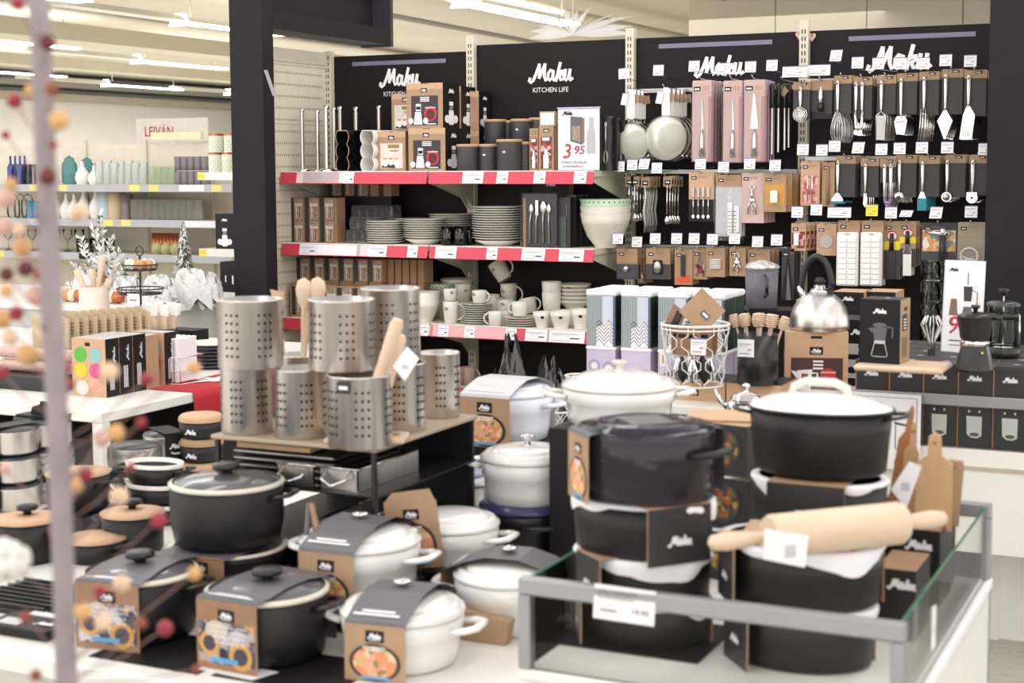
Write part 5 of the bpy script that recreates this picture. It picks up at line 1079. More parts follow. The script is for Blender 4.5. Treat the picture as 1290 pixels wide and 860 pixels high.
# ---- black boxes right of the kettle
def g_fpress(b, M, w, h):
    b.logo(0, h * .82, w * .36, M, WHT, wt=.09); b.rect(-w * .3, h * .12, w * .3, h * .52, GRYL, M, .001); b.rect(-w * .3, h * .4, w * .3, h * .08, BLK, M, .0015); b.ribbon([(w * .0, h * .55), (w * .18, h * .55), (w * .12, h * .3), (0, h * .22)], w * .04, GRYL, M, .001); b.disc(-w * .15, h * .24, w * .13, h * .05, BLK, M, .0015)
pbb = Vector(atD(1082, 5.45, TZ))
t = thing('gift_box', 'big black box with a grey mug print right of the kettle box', 'box', pbb); kbox(.15, .18, .24, BLK, BLK, DKG, gf=g_fpress).build('carton', t)
for k, (x, lb) in enumerate(((1068, 'shallow black box on the rear stack, left one behind the kettle handle'), (1108, 'shallow black box on the rear stack, right one above the coffee maker box'))):
    p = Vector(atD(x, 5.75, 0)); MB().box(-.06, .06, 0, .16, TZ, 1.015, BLKS).build('gift_box', None, 'black box at the rear carrying the %s shallow box' % ['left', 'right'][k], 'box', None, (p.x, p.y, 0))
    t = thing('gift_box', lb, 'box', (p.x, p.y, 1.0155)); kbox(.118, .16, .05, BLK, KRF, KRP, mat=KRF, gf=lambda b, M, w, h: b.logo(0, h * .5, w * .35, M, WHT, wt=.1)).build('carton', t)
# ---- second glass case with coffee boxes
CF = 4.86; cz0, cz1 = .665, .797
case_x0 = onY(1068, 500, CF).x; case_x1 = case_x0 + 1.6
t = thing('glass_display_case', 'rear glass sided case full of black coffee boxes at the right', 'display case')
MB().box(case_x0, case_x1, CF - .03, CF + .9, .34, cz0 - .001, WPL).box(case_x0, case_x1, CF - .034, CF - .03, .6, .612, mk('beige_seam', (190, 180, 164), .5)).build('base_cabinet', t)
MB().box(case_x0, case_x1, CF - .022, CF - .008, .795, .83, ALU, r=.003).build('front_rail', t)
MB().box(case_x0, case_x1, CF - .02, CF - .014, cz0, .795, GLP).build('front_pane', t)
MB().box(case_x0 + .0, case_x0 + .02, CF - .022, CF + .0, cz0, .795, ALU).build('corner_post', t)
# seams, kick panel and lower boxes
for k, (x0, x1, y1) in enumerate(((1247, 1262, 820), (1262, 1292, 840))):
    p = onY(x0, 720, CF + .25); q = onY(x1 + (60 if k else 0), 720, CF + .25)
    MB().box(p.x, q.x, CF + .2 + .02 * k, CF + .8, 0, .30, WPL).build('carton', None, ['narrow white carton on the floor under the rear case', 'wide white carton on the floor under the rear case, at the picture edge'][k], 'box')
MB().box(case_x0 + .2, case_x1, CF + .85, CF + .88, 0, .34, GRYL).build('kick_panel', None, 'light panel closing the space below the rear glass case', 'panel')
def g_press(b, M, w, h):
    b.poly([(-w * .22, h * .78), (w * .24, h * .78), (w * .23, h * .3), (w * .1, h * .24), (-w * .08, h * .25), (-w * .2, h * .33)], mk('press_print', (218, 220, 216), .4), M, .001); b.disc(-w * .14, h * .9, .003, .004, WHT, M, .001, 8); b.disc(w * .16, h * .9, .003, .004, WHT, M, .001, 8); b.disc(w * .02, h * .33, w * .14, h * .05, GRYD, M, .0015)
bw = .103; DKC = mk('charcoal_box', (48, 46, 48), .42)
def cbox(row, w=bw, h=.127):
    b = MB(); b.box(-w / 2, w / 2, 0, .118, 0, h, BLKS, side=KRF, top=DKG, front=DKC)
    b.rect(-w / 2, 0, .004, h, KRD, FR(0, 0, 0), .0004)
    if row: b.logo(0, h * .68, w * .42, FR(0, 0, 0), WHT, .001, wt=.09); b.rect(-w * .2, h * .6, w * .34, h * .02, GRY, FR(0, 0, 0), .001); b.disc(w * .1, .0, .012, .006, WHT, Matrix.Translation((0, .06, h)), .001, 10); b.add([(-w / 2, -.001, h - .012), (w / 2, -.001, h - .012), (w / 2, .0, h), (-w / 2, 0, h)], [(0, 1, 2, 3)], DKG)
    else: g_press(b, FR(0, 0, 0), w, h)
    return b
xs = case_x0 + .075
protoU = None; protoL = None
for k in range(9):
    X = xs + k * (bw + .0035)
    w_ = 'from the left, %s row inside the rear glass case'
    lb = 'black coffee press box, %s from the left inside the rear glass case' % ORD[k]
    if k == 0: protoL = cbox(0).build('coffee_box', None, lb, 'box', None, (X, CF, cz0)); o = protoL
    else:
        o = protoL.copy(); C.objects.link(o); o.location = (X, CF, cz0); o['label'] = lb
    lb = 'black box with white script on the case, %s from the left in the front row' % ORD[k]
    if k == 0: protoU = cbox(1).build('coffee_box', None, lb, 'box', None, (X, CF, cz1)); o = protoU
    else: o = protoU.copy(); C.objects.link(o); o.location = (X, CF, cz1); o['label'] = lb
    for r_ in range(1, 5):
        for q, pr_, Zz in ((0, protoL, cz0), (1, protoU, cz1)):
            o = pr_.copy(); C.objects.link(o); o.location = (X + random.uniform(-.002, .002), CF + r_ * .123, Zz + (0 if q == 0 else 0)); o['label'] = ['black box hidden in the lower rows of the rear case', 'black box with a dotted lid in the rear rows on the case'][q]; o['group'] = ['lower rear coffee boxes', 'upper rear coffee boxes'][q]
UZ = cz1 + .127
pb = onZ(1135, 466, UZ); t = MB().rbox(-.13, .135, -.07, .11, 0, .018, .006, WOOD).build('cutting_board', None, 'pale wooden board under the coffee maker box', 'board', None, (pb.x, pb.y, UZ + .0005))
def g_moka(b, M, w, h):
    b.logo(.0, h * .82, w * .32, M, WHT, wt=.1); G = mk('moka_line', (120, 120, 124), .4)
    b.poly([(-w * .18, h * .56), (w * .18, h * .56), (w * .14, h * .36), (-w * .13, h * .36)], GRYD, M, .001); b.rect(-w * .13, h * .31, w * .27, h * .05, GRYL, M, .0012); b.ribbon([(-w * .13, h * .31), (-w * .2, h * .13), (-w * .16, h * .11), (w * .16, h * .11), (w * .2, h * .13), (w * .13, h * .31)], .0022, GRYL, M, .001, False)
    b.disc(0, h * .6, w * .17, h * .04, GRYD, M, .001); b.ribbon([(w * .18, h * .57), (w * .32, h * .57), (w * .31, h * .42)], w * .04, GRYD, M, .001); b.poly([(-w * .18, h * .56), (-w * .29, h * .54), (-w * .17, h * .47)], GRYD, M, .001)
pc = Vector((pb.x - .0, pb.y - .015, UZ + .0187)); pc.x = onD(1125, 460, 4.80).x
t = thing('coffee_maker_box', 'tall black box with a line drawn stovetop coffee maker, on the wooden board', 'box', pc, -5)
b = kbox(.125, .105, .196, BLK, KRF, DKG, mat=KRF, gf=g_moka); M = SD(.0625, .0525, 0); b.rect(-.03, .1, .05, .05, DKG, M); b.rect(-.03, .02, .05, .06, mk('olive_print', (120, 110, 80), .5), M); b.rect(-.012, .16, .03, .012, BLK, M); [b.rect(-.02, .105 + .009 * k, .03, .004, WHT, M, .0012) for k in range(4)]; b.disc(0, 0, .01, .006, WHT, Matrix.Translation((.01, .05, .196)), .001, 10)
b.build('carton', t)
# moka pot
pm = onZ(1218, 470, UZ); t = thing('stovetop_coffee_maker', 'black stovetop coffee maker with a steel waist standing on the black boxes', 'coffee maker', (pm.x, pm.y + .06, UZ), 10); t.location.x += .012
MB().lathe([(.054, 0), (.055, .006), (.047, .05), (.04, .078)], BLKS, n=10, smooth=False).build('base', t)
MB().lathe([(.04, .078), (.043, .08), (.043, .092), (.04, .094)], CHR, n=24).build('waist_ring', t)
MB().lathe([(.038, .094), (.043, .1), (.052, .16), (.053, .165), (.048, .165), (.04, .1), (.001, .098)], BLKS, n=10, smooth=False).poly([(-.012, .165), (.012, .165), (0, .135)], BLK, FR(-.0, -.053, 0), .006).build('pot_body', t)
MB().lathe([(.054, .165), (.053, .169), (.03, .177), (.012, .18), (.001, .18)], BLKS, n=20).build('lid', t); MB().lathe([(.006, .18), (.007, .188), (.014, .192), (.013, .2), (.001, .2)], BLKS, n=10).build('lid_knob', t)
MB().tube([(.046, 0, .16), (.075, 0, .162), (.08, 0, .14), (.072, 0, .09)], [.006, .006, .008, .007], BLKS, None, 8).build('handle', t); MB().lathe([(.005, -.003), (.006, 0), (.003, .003)], mk('brass', (210, 180, 110), .25, 1.0), T(.02, -.046, .06) @ RX(90), 10).build('safety_valve', t)
# french press
pf = onZ(1260, 452, UZ); t = thing('french_press', 'glass french press with black frame and lid at the right, beside the coffee maker', 'french press', (pf.x, pf.y + .05, UZ))
MB().lathe([(.05, 0), (.053, .004), (.053, .03), (.048, .034)], BLKS, n=28).build('base', t)
MB().lathe([(.047, .012), (.047, .17)], GLS, n=32, caps=False).lathe([(.044, .012), (.0435, .16)], GLS, n=32, caps=False).build('glass_beaker', t)
MB().lathe([(.05, .125), (.051, .125), (.051, .145), (.05, .145)], BLKS, n=28, caps=False).build('band', t)
MB().lathe([(.052, .168), (.052, .176), (.04, .182), (.001, .184)], mk('dark_clear_lid', (60, 62, 66), .15), n=28).build('lid', t); MB().cyl(.0025, .03, .2, CHR, n=8).build('plunger_rod', t); MB().lathe([(.006, .198), (.009, .203), (.017, .218), (.014, .222), (.001, .223)], BLKS, n=8).build('plunger_knob', t); MB().lathe([(.043, .036), (.042, .042), (.001, .044)], CHR, n=24).build('filter', t)
MB().tube([(-.05, .0, .14), (-.052, 0, .03)], .003, CHR).tube([(.05, .0, .14), (.052, 0, .03)], .003, CHR).build('frame_wire', t)
# white poster behind moka pot
pp = onZ(1207, 446, UZ); w_ = .14; h_ = .305
t = thing('price_poster', 'white poster with coffee makers and a red price behind the stovetop coffee maker', 'sign', (pp.x, pp.y + .05, UZ), -14); t.rotation_euler.x = math.radians(-4)
b = MB(); b.box(-w_ / 2, w_ / 2, 0, .003, 0, h_, WHT); M = FR(0, 0, 0); b.logo(-w_ * .26, h_ * .9, w_ * .22, M, DKG, wt=.1)
b.text('9', -w_ * .24, h_ * .2, .085, NAV, M, .001, shear=.15); b.text('9', -w_ * .22, h_ * .21, .08, REDT, M, .0016, shear=.15); b.text('95', w_ * .04, h_ * .26, .045, REDT, M, .0016, shear=.15)
b.rect(-w_ * .3, h_ * .12, w_ * .5, .004, DKG, M); b.rect(-w_ * .3, h_ * .07, w_ * .4, .004, GRY, M); b.rect(-w_ * .5, 0, .003, h_, mk('acrylic_edge', (205, 200, 225), .2), M)
b.poly([(w_ * .0, h_ * .72), (w_ * .22, h_ * .72), (w_ * .2, h_ * .56), (w_ * .02, h_ * .56)], DKG, M, .001); b.rect(w_ * .09, h_ * .74, .003, .04, DKG, M); b.poly([(w_ * .02, h_ * .5), (w_ * .2, h_ * .5), (w_ * .26, h_ * .36), (-w_ * .04, h_ * .36)], GRYD, M, .001); b.poly([(-w_ * .3, h_ * .58), (-w_ * .16, h_ * .58), (-w_ * .12, h_ * .4), (-w_ * .34, h_ * .4)], mk('bronze_print', (130, 105, 90), .5), M, .001); b.ribbon([(w_ * .22, h_ * .68), (w_ * .34, h_ * .66), (w_ * .34, h_ * .46), (w_ * .24, h_ * .42)], .003, DKG, M)
b.build('poster', t)
# whisk crown and glass jars behind
t = thing('whisk_bunch', 'steel wire whisks standing behind the coffee maker box', 'whisk', onZ(1166, 452, UZ) + Vector((0, .1, 0))); b = MB()
for k in range(8):
    a = k * PI / 4; b.tube([(0.01 * math.cos(a), .01 * math.sin(a), 0), (.012 * math.cos(a), .012 * math.sin(a), .05), (.035 * math.cos(a), .035 * math.sin(a), .1), (.02 * math.cos(a), .02 * math.sin(a), .13)], .002, CHR, None, 5)
b.build('wires', t)
pz_ = onY(1172, 380, 6.6)
for k in range(4):
    MB().lathe([(.04, 0), (.045, .003), (.048, .085), (.045, .085), (.042, .006), (.001, .005)], GLS, n=20).build('glass_jar', None, 'clear glass jar in the leaning stack below the kitchen torch pack, %s from the bottom' % ORD[k], 'jar', None, (pz_.x, 6.62, .78 + k * .09))
MB().box(-.2, .2, -.1, .2, 0, .779, BLK).build('display_plinth', None, 'black plinth behind the coffee boxes below the torch pack', 'plinth', None, (pz_.x, 6.65, 0))
# line drawn poster on front of the rear case
p0 = onY(1070, 492, CF - .05); p1 = onY(1160, 560, CF - .05); w_ = p1.x - p0.x; h_ = .24
b = MB(); b.box(0, w_, 0, .004, -h_, 0, WHT); M = FR(0, 0, 0); b.ribbon([(.012, -h_), (.012, -.012), (w_ - .012, -.012), (w_ - .012, -h_)], .0025, VIO, M, .001, False)
b.ribbon([(w_ * .66, -h_ * .72), (w_ * .66, -h_ * .4), (w_ * .9, -h_ * .43), (w_ * .9, -h_ * .72), (w_ * .66, -h_ * .72)], .003, GRYD, M, .001, False); b.ribbon([(w_ * .64, -h_ * .38), (w_ * .92, -h_ * .42)], .006, GRYD, M, .001, False); b.logo(w_ * .12, -.03, .035, M, DKG, wt=.08)
b.build('poster', None, 'white poster with a purple frame and a jug line drawing, front of the rear case', 'sign', None, (p0.x, CF - .06, p0.z))
# black bags and wire baskets left of the tins
def bag(x, D, Z, w, h, label, seed, mat=None):
    random.seed(seed); t = thing('plastic_bag', label, 'bag', atD(x, D, Z)); ph = [random.uniform(0, 6) for _ in range(6)]
    def f(u, v):
        a = 2 * PI * u; r = (w / 2) * (1 - v * .75) * (1 + .22 * math.sin(5 * a + ph[0] + v * 5) + .12 * math.sin(9 * a + ph[1]))
        return (r * math.cos(a) + .03 * v * math.sin(ph[2]), r * .5 * math.sin(a), h * v * (1 + .12 * math.sin(3 * a + ph[3])))
    MB().sheet(f, 26, 8, mat or mk('black_film', (22, 22, 26), .18, coat=.6), None, False).build('bag_body', t); return t
MB().box(-.36, .05, -.12, .12, 0, .62, DKG).build('display_plinth', None, 'dark plinth under the black plastic bags', 'plinth', None, atD(660, 5.3, 0))
bag(652, 5.3, .62, .17, .31, 'tall crumpled black plastic bag below the white mugs', 1); bag(682, 5.3, .621, .17, .24, 'smaller black plastic bag leaning to the striped tins', 4); bag(622, 5.3, .62, .16, .2, 'low black plastic bag beside the white pot lid', 9)
bag(706, 5.3, .62, .14, .2, 'clear wrinkled bag beside the lilac tin', 12, FLMD)
def wirebasket(x, D, Z, R, H, label, mat, n=14):
    t = thing('wire_basket', label, 'basket', atD(x, D, Z)); MB().tube(circ(R, 24, z=H), .003, mat, None, 6, True).build('top_rim', t); MB().tube(circ(R * .85, 24, z=.003), .003, mat, None, 6, True).build('base_ring', t)
    b = MB()
    for s_ in (-1, 1):
        for i in range(n): b.tube([((R * .85 + R * .15 * q) * math.cos(2 * PI * (i / n) + s_ * q * 1.1), (R * .85 + R * .15 * q) * math.sin(2 * PI * (i / n) + s_ * q * 1.1), H * q) for q in (0, .25, .5, .75, 1)], .0013, mat, None, 4)
    b.build('wire_mesh', t); return t
wirebasket(692, 4.55, .68, .1, .14, 'round chicken wire basket between the two white pots', WPL)
MB().box(-.1, .1, -.1, .1, 0, .679, BLK).build('display_plinth', None, 'black plinth under the chicken wire basket', 'plinth', None, atD(692, 4.55, 0))
wirebasket(728, 5.26, TZ + .0005, .045, .07, 'small white wire candle cup in front of the lilac ring tin', WPL, 10)
# ------------------------------------------------------------------ front promotion table
FT = .58; FY = onZ(0, 821, FT).y
CXL = onZ(652, 727, .85).x; CYF = onZ(652, 727, .85).y
t = thing('display_table', 'white front table carrying the pots, left of the glass case', 'table')
MB().box(-3.3, CXL - .012, FY, FY + 1.78, FT - .04, FT, WPL, r=.004).build('table_top', t)
MB().box(-3.26, CXL - .04, FY + .55, FY + 1.74, 0, FT - .041, WPL).build('table_base', t)
EN = WEN
def food_panel(b, w, h, z0, y, mat=KRF, pic=FOOD, shape='round', badge_w=.3, tilt=0):
    M = FR(0, y, z0)
    b.rect(-w / 2, 0, w, h, mat, M, 0)
    b.badge(0, h * .80, w * badge_w, M, .0008)
    if shape == 'round':
        b.disc(0, h * .34, w * .42, h * .33, mk('pan_print', (58, 50, 48), .4), M, .0008, 28); b.disc(0, h * .34, w * .36, h * .285, pic, M, .0014, 28); b.rect(-w * .24, h * .05, w * .5, h * .05, BLUT, M, .002)
        b.rect(-w * .2, h * .60, w * .38, h * .02, WHT, M, .002); b.rect(-w * .14, h * .55, w * .28, h * .02, WHT, M, .002)
    else:
        b.rect(-w * .46, h * .10, w * .92, h * .60, pic, M, .0008)
        for (cx, cy, rr) in ((-.33, .38, .17), (.27, .24, .19)): b.disc(w * cx * .85, h * cy, w * rr, w * rr, mk('pancake_print', (206, 156, 84), .5), M, .0012, 20); b.disc(w * cx * .85, h * cy, w * rr * .62, w * rr * .62, mk('plum_print', (70, 62, 78), .5), M, .0016, 16)
        b.disc(-w * .16, h * .58, w * .19, w * .13, mk('mushroom_print', (206, 190, 178), .5), M, .0013, 16); b.disc(-w * .05, h * .24, w * .07, w * .09, mk('plum_dark', (40, 36, 58), .5), M, .0018, 12)
        for k in range(4): b.text(['LASIKANNELLINEN', 'VALURAUTAPATA', 'KANSI', '28 CM'][k], w * .04, h * (.62 - k * .075), h * .06, WHT, M, .002, w=w * (.6 - .1 * (k > 1)))
        b.rect(-w * .26, h * .12, w * .45, h * .07, BLUT, M, .002)
    return b
def sleeve_top(b, w, R, h, dome, y0, mat, words=True):
    pts = [(y0, h + .0), (y0 + .004, h + .008), (-R * .72, h + dome * .72), (-R * .3, h + dome + .004), (R * .3, h + dome + .004), (R * .72, h + dome * .72), (R + .012, h + .004), (R + .014, .0)]
    b.add([(sx_ * w / 2, y, z) for y, z in pts for sx_ in (-1, 1)], [(2 * i, 2 * i + 1, 2 * i + 3, 2 * i + 2) for i in range(len(pts) - 1)], mat)
    if words:
        a, c = Vector((0, pts[1][0], pts[1][1])), Vector((0, pts[2][0], pts[2][1])); d = (c - a)
        for k, (u, ww) in enumerate(((.35, .42), (.55, .3))):
            p = a + d * u + Vector((0, -.001, .0015)); e = d.normalized() * .006
            b.add([(-w * ww, p.y, p.z), (w * ww * .8, p.y, p.z), (w * ww * .8, p.y + e.y, p.z + e.z), (-w * ww, p.y + e.y, p.z + e.z)], [(0, 1, 2, 3)], WHT)
def loop_handle(b, R, z, mat, a0, w=.045, d=.036, r=.0105):
    c = Matrix.Rotation(math.radians(a0), 4, 'Z')
    pts = [(R * .93, -w, z), (R + d * .5, -w * .92, z + .003), (R + d, -w * .55, z + .005), (R + d * 1.05, 0, z + .006), (R + d, w * .55, z + .005), (R + d * .5, w * .92, z + .003), (R * .93, w, z)]
    return b.tube(pts, r, mat, c, 10, flat=.62)
def cocotte(R, h, label, loc, rz=0, mat=None, lidmat=None, sleeve=None, knob=True, sy=1, dome=.034, hand=90, lid_knob_mat=None, name='casserole_pot', hang=(0, 180)):
    mat = mat or EN; lidmat = lidmat or mat
    t = thing(name, label, 'pot', loc, rz)
    MB().lathe([(R * .78, 0), (R * .86, .006), (R * .90, h * .3), (R * .925, h * .62), (R * .965, h * .66), (R * .98, h * .97), (R * .95, h), (R * .9, h - .004), (R * .8, .02), (.001, .012)], mat, n=48, sy=sy).build('pot_body', t)
    for a in hang:
        b = MB(); loop_handle(b, R, h * .80, mat, a); b.build('side_handle', t)
    l = MB(); l.lathe([(R * .97, h + .0005), (R * 1.0, h + .003), (R * .995, h + .010), (R * .93, h + .013), (R * .90, h + .020), (R * .80, h + .022), (R * .775, h + .020), (R * .75, h + .026), (R * .6, h + dome * .9), (R * .3, h + dome), (.001, h + dome + .002)], lidmat, n=48, sy=sy); lo = l.build('lid', t)
    if knob:
        zk = h + dome + .002 + (.004 if sleeve else 0)
        MB().lathe([(.012, zk - .004), (.007, zk + .004), (.007, zk + .012), (.018, zk + .018), (.017, zk + .023), (.001, zk + .025)], lid_knob_mat or CHR, n=20).build('knob', lo)
    if sleeve:
        w, panel, top, srz = sleeve
        M = Matrix.Rotation(math.radians(srz), 4, 'Z')
        b = MB(M); food_panel(b, w, h + .012, -.004 if loc[2] > FT + .02 else .0, -R - .014, **panel); sleeve_top(b, w, R, h + .008, dome + .004, -R - .014, top); b.build('carton_sleeve', t)
    return t
FP = dict(mat=KRF, pic=FOOD)
Z0 = FT + .0005
cocotte(.124, .098, 'white lidded cocotte with food picture sleeve, lowest and nearest of all', atD(503, 2.93, Z0), 4, sleeve=(.125, FP, GRYD, 3), hang=(4, 176))
p = atD(450, 3.20, Z0); MB().box(-.13, .13, -.10, .12, 0, .056, BLKS, r=.002).build('gift_box', None, 'flat black box under the raised white cocotte', 'box', None, p)
cocotte(.132, .114, 'white lidded cocotte with food picture sleeve, raised beside the big black pot', (p[0], p[1], Z0 + .0565), 0, sleeve=(.130, FP, GRYD, 2), hang=(5, 175))
cocotte(.120, .105, 'white cocotte with a dark strip over its lid, beside the glass case post', atD(640, 3.16, Z0), -8, sleeve=(.115, dict(mat=KRD), GRYD, -75), hang=(-20, 200))
# white cocotte with upright kraft card
p = atD(566, 3.42, Z0); MB().box(-.12, .12, -.11, .12, 0, .052, BLKS, r=.002).build('gift_box', None, 'flat black box under the white cocotte with the tilted kraft card', 'box', None, p)
cocotte(.112, .10, 'white cocotte with a tilted kraft food card at its left, behind the raised one', (p[0], p[1], Z0 + .0525), 0, sleeve=None, knob=False, hang=(4,))
t = thing('carton_sleeve', 'loose kraft food card leaning on the left of the rear white cocotte', 'packaging', atD(523, 3.30, Z0 + .085), 8); t.rotation_euler.y = math.radians(-7)
b = MB(); food_panel(b, .125, .15, 0, 0, **FP); b.box(-.0625, .0625, .0004, .002, 0, .15, KRD); b.poly([(-.06, .15), (.06, .15), (.05, .175), (-.04, .17)], KRF, FR(0, .001, 0)); b.build('card', t)
MB().box(-.06, .06, -.02, .03, 0, .084, BLKS).build('gift_box', None, 'small black box propping the loose kraft food card', 'box', None, atD(523, 3.31, Z0))
# black pot with dark lid ring below and white cocotte on top
p = Vector(atD(664, 3.72, Z0))
cocotte(.122, .125, 'glossy black pot with violet film under the plain white cocotte', p, 10, mat=BLKS, lidmat=mk('violet_film_lid', (70, 66, 110), .2), knob=False, dome=.012, hang=(-60, 130))
cocotte(.118, .105, 'plain white cocotte with steel knob, standing on the glossy black pot', (p.x, p.y, p.z + .142), 0, hang=(2, 178))
# rear white cocotte with kraft front
p = Vector(atD(640, 4.25, Z0)); MB().box(-.14, .14, -.12, .12, 0, .15, BLKS).build('gift_box', None, 'black box carrying the rear kraft fronted white pot', 'box', None, (p.x, p.y, 0)) if False else None
MB().box(-.15, .15, -.13, .14, FT + .0005, .785, BLK).build('gift_box', None, 'black box carrying the rear kraft fronted white pot', 'box', None, (p.x, p.y, 0))
cocotte(.128, .125, 'rear white pot with a wide kraft food card, right of the steel holders', (p.x, p.y, .7855), 0, sleeve=(.155, FP, GRYL, -2), knob=False, dome=.03, hang=(5, 185), mat=mk('bluish_enamel', (226, 230, 240), .16, var=.02))
# white lidded pot left behind, under the kraft corner (540-600, 550)
p = atD(566, 3.92, 0); MB().box(-.1, .1, -.09, .09, FT + .0005, .66, BLK).build('gift_box', None, 'black box under the partly hidden white pot', 'box', None, p)
cocotte(.10, .09, 'partly hidden white pot with a bluish lid, right of the steel holders', (p[0], p[1], .6605), 0, knob=False, lidmat=mk('bluish_film', (150, 160, 196), .2), dome=.02)
# big rear white pot left of the basket
p = Vector(atD(780, 3.62, 0)); MB().box(-.13, .13, -.12, .12, FT + .0005, .93, BLK).build('gift_box', None, 'tall black box under the large white pot', 'box', None, (p.x, p.y, 0))
cocotte(.138, .09, 'large white pot with a pale knob, behind the film wrapped black pot', (p.x, p.y, .9305), 0, hang=(35, 205), dome=.038, lid_knob_mat=mk('pale_knob', (222, 214, 200), .3))
# black iron pots in cartons
LIDG = mk('smoke_lid', (92, 90, 96), .18, coat=.4); RIM = mk('cream_rim', (222, 214, 198), .3)
def blackpot(R, h, label, loc, rz=0, sleeve=None, side=None, name='casserole_pot', cream=True):
    t = thing(name, label, 'pot', loc, rz)
    MB().lathe([(R * .82, 0), (R * .92, .008), (R * .99, h * .4), (R, h - .004), (R * .98, h), (R * .93, h - .003), (R * .88, .02), (.001, .01)], IRON, n=48).build('pot_body', t)
    l = MB().lathe([(R * .985, h + .0005), (R * .96, h + .008), (R * .6, h + .020), (.001, h + .025)], LIDG, n=48).build('lid', t)
    if cream: MB().lathe([(R * .93, h + .001), (R * 1.01, h + .001), (R * 1.02, h + .007), (R * .95, h + .011)], RIM, n=48, caps=False).build('rim_ring', l)
    MB().lathe([(.014, h + .022), (.012, h + .032), (.031, h + .036), (.030, h + .046), (.02, h + .049), (.001, h + .05)], BLKS, n=24).build('knob', l)
    for a in (side if side is not None else (10, 190)):
        b = MB(); loop_handle(b, R, h * .86, BLKS, a, .04, .03, .0085); b.build('side_handle', t)
    if sleeve:
        w, srz = sleeve; M = Matrix.Rotation(math.radians(srz), 4, 'Z'); b = MB(M)
        food_panel(b, w, h + .012, 0, -R - .010, mat=KRD, pic=MUSS, shape='sq', badge_w=.27); sleeve_top(b, w, R, h + .008, .012, -R - .010, GRYD); b.build('carton_sleeve', t)
    return t
blackpot(.118, .125, 'black pot in a kraft carton with mussel picture, left one at the table front', atD(168, 3.12, Z0), 0, (.145, 8), side=(15,))
blackpot(.122, .125, 'black pot in a kraft carton with mussel picture, beside the lowest white cocotte', atD(330, 2.98, Z0), 0, (.145, -2), side=(10,))
p = Vector(atD(281, 3.34, Z0)); MB().box(-.12, .12, -.12, .12, 0, .05, BLKS).build('gift_box', None, 'flat black box under the carton wrapped pan and the biggest pot', 'box', None, p); p = p + Vector((0, 0, .0505))
t = thing('frying_pan', 'shallow cream rimmed pan in a kraft carton under the biggest black pot', 'pan', p)
MB().lathe([(.11, 0), (.125, .06), (.130, .075), (.12, .075), (.10, .01), (.001, .008)], IRON, n=40).build('pan_body', t); MB().lathe([(.121, .076), (.133, .076), (.133, .081), (.121, .081)], RIM, n=40, caps=False).build('rim_ring', t)
b = MB(); b.box(-.09, .09, -.142, -.139, .0, .088, KRD); b.badge(.03, .065, .04, FR(0, -.142, 0)); b.box(-.09, .09, -.142, .1, .083, .0845, GRYD); b.build('carton_sleeve', t)
blackpot(.126, .13, 'biggest black pot with grey lid and round black knob, on top of the left stack', (p.x, p.y, p.z + .086), 0, side=(12,))
# black felt pads
for (x, D, lb) in ((200, 3.0, 'black cloth pad under the left carton wrapped pot'), (360, 2.88, 'black cloth pad under the right carton wrapped pot')): MB().box(-.12, .15, -.1, .1, 0, .0004, BLK).build('table_pad', None, lb, 'pad', None, atD(x, D, FT))
MB().prism([(-.05, 0), (.09, -.01), (.11, .05), (-.02, .06)], .0008, WHT, Matrix.Identity(4)).build('paper_slip', None, 'white paper slip lying at the table front edge', 'paper', None, Vector(atD(262, 2.86, FT + .001)))
MB().prism([(-.09, 0), (.02, 0), (.03, .05), (-.08, .06)], .03, KRF, FR(0, 0, 0)).build('kraft_flap', None, 'folded kraft carton on the table behind the lowest white cocotte', 'packaging', None, Vector(atD(622, 3.02, FT + .001)))

# ------------------------------------------------------------------ utensil holders on their rack
RZ_ = .93; ra = onZ(265, 547, RZ_); RYf = ra.y; RX0 = ra.x; RX1 = RX0 + .445
t = thing('display_rack', 'dark rack with tan top edge carrying the perforated steel holders', 'rack')
MB().box(RX0, RX1, RYf, RYf + .50, RZ_ - .010, RZ_, mk('greige_board', (176, 158, 138), .5), r=.002).build('top_board', t)
for X in (RX0 + .012, RX1 - .012):
    for Y in (RYf + .012, RYf + .488): MB().box(X - .005, X + .005, Y - .005, Y + .005, FT + .0005, RZ_ - .012, BLKS).build('leg', t)
MB().box(RX0 + .02, RX1 - .02, RYf + .492, RYf + .5, FT + .0005, RZ_ - .0125, BLK).build('added_dark_backing', t)  # black backing added to make the inside of the rack dark
for z in (.70, .82): MB().box(RX0, RX1, RYf + .01, RYf + .49, z - .004, z, BLKS).build('tier_shelf', t)
for k in range(5):
    MB().box(RX0 + .04, RX0 + .32, RYf + .03, RYf + .33, .82 + .001 + k * .016, .82 + .013 + k * .016, BLKS, r=.003).rect(0, 0, .27, .003, STM, FR(RX0 + .045, RYf + .03, .826 + k * .016)).build('baking_tray', None, 'dark baking tray stacked on the upper tier of the rack', 'tray', 'baking trays on the upper tier')
MB().box(RX0 + .06, RX0 + .26, RYf + .02, RYf + .3, .9025, .914, KRF).build('gift_box', None, 'flat kraft box on top of the dark baking trays', 'box')
for k in range(6):
    MB().rbox(RX0 + .03 + .18 * (k % 3), RX0 + .19 + .18 * (k % 3), RYf + .03, RYf + .3, .5805 + .058 * (k // 3), .635 + .058 * (k // 3), .004, BLKS).build('gift_box', None, 'black box on the bottom tier of the rack, %s' % ['lower left', 'lower middle', 'lower right', 'upper left', 'upper middle', 'upper right'][k], 'box')
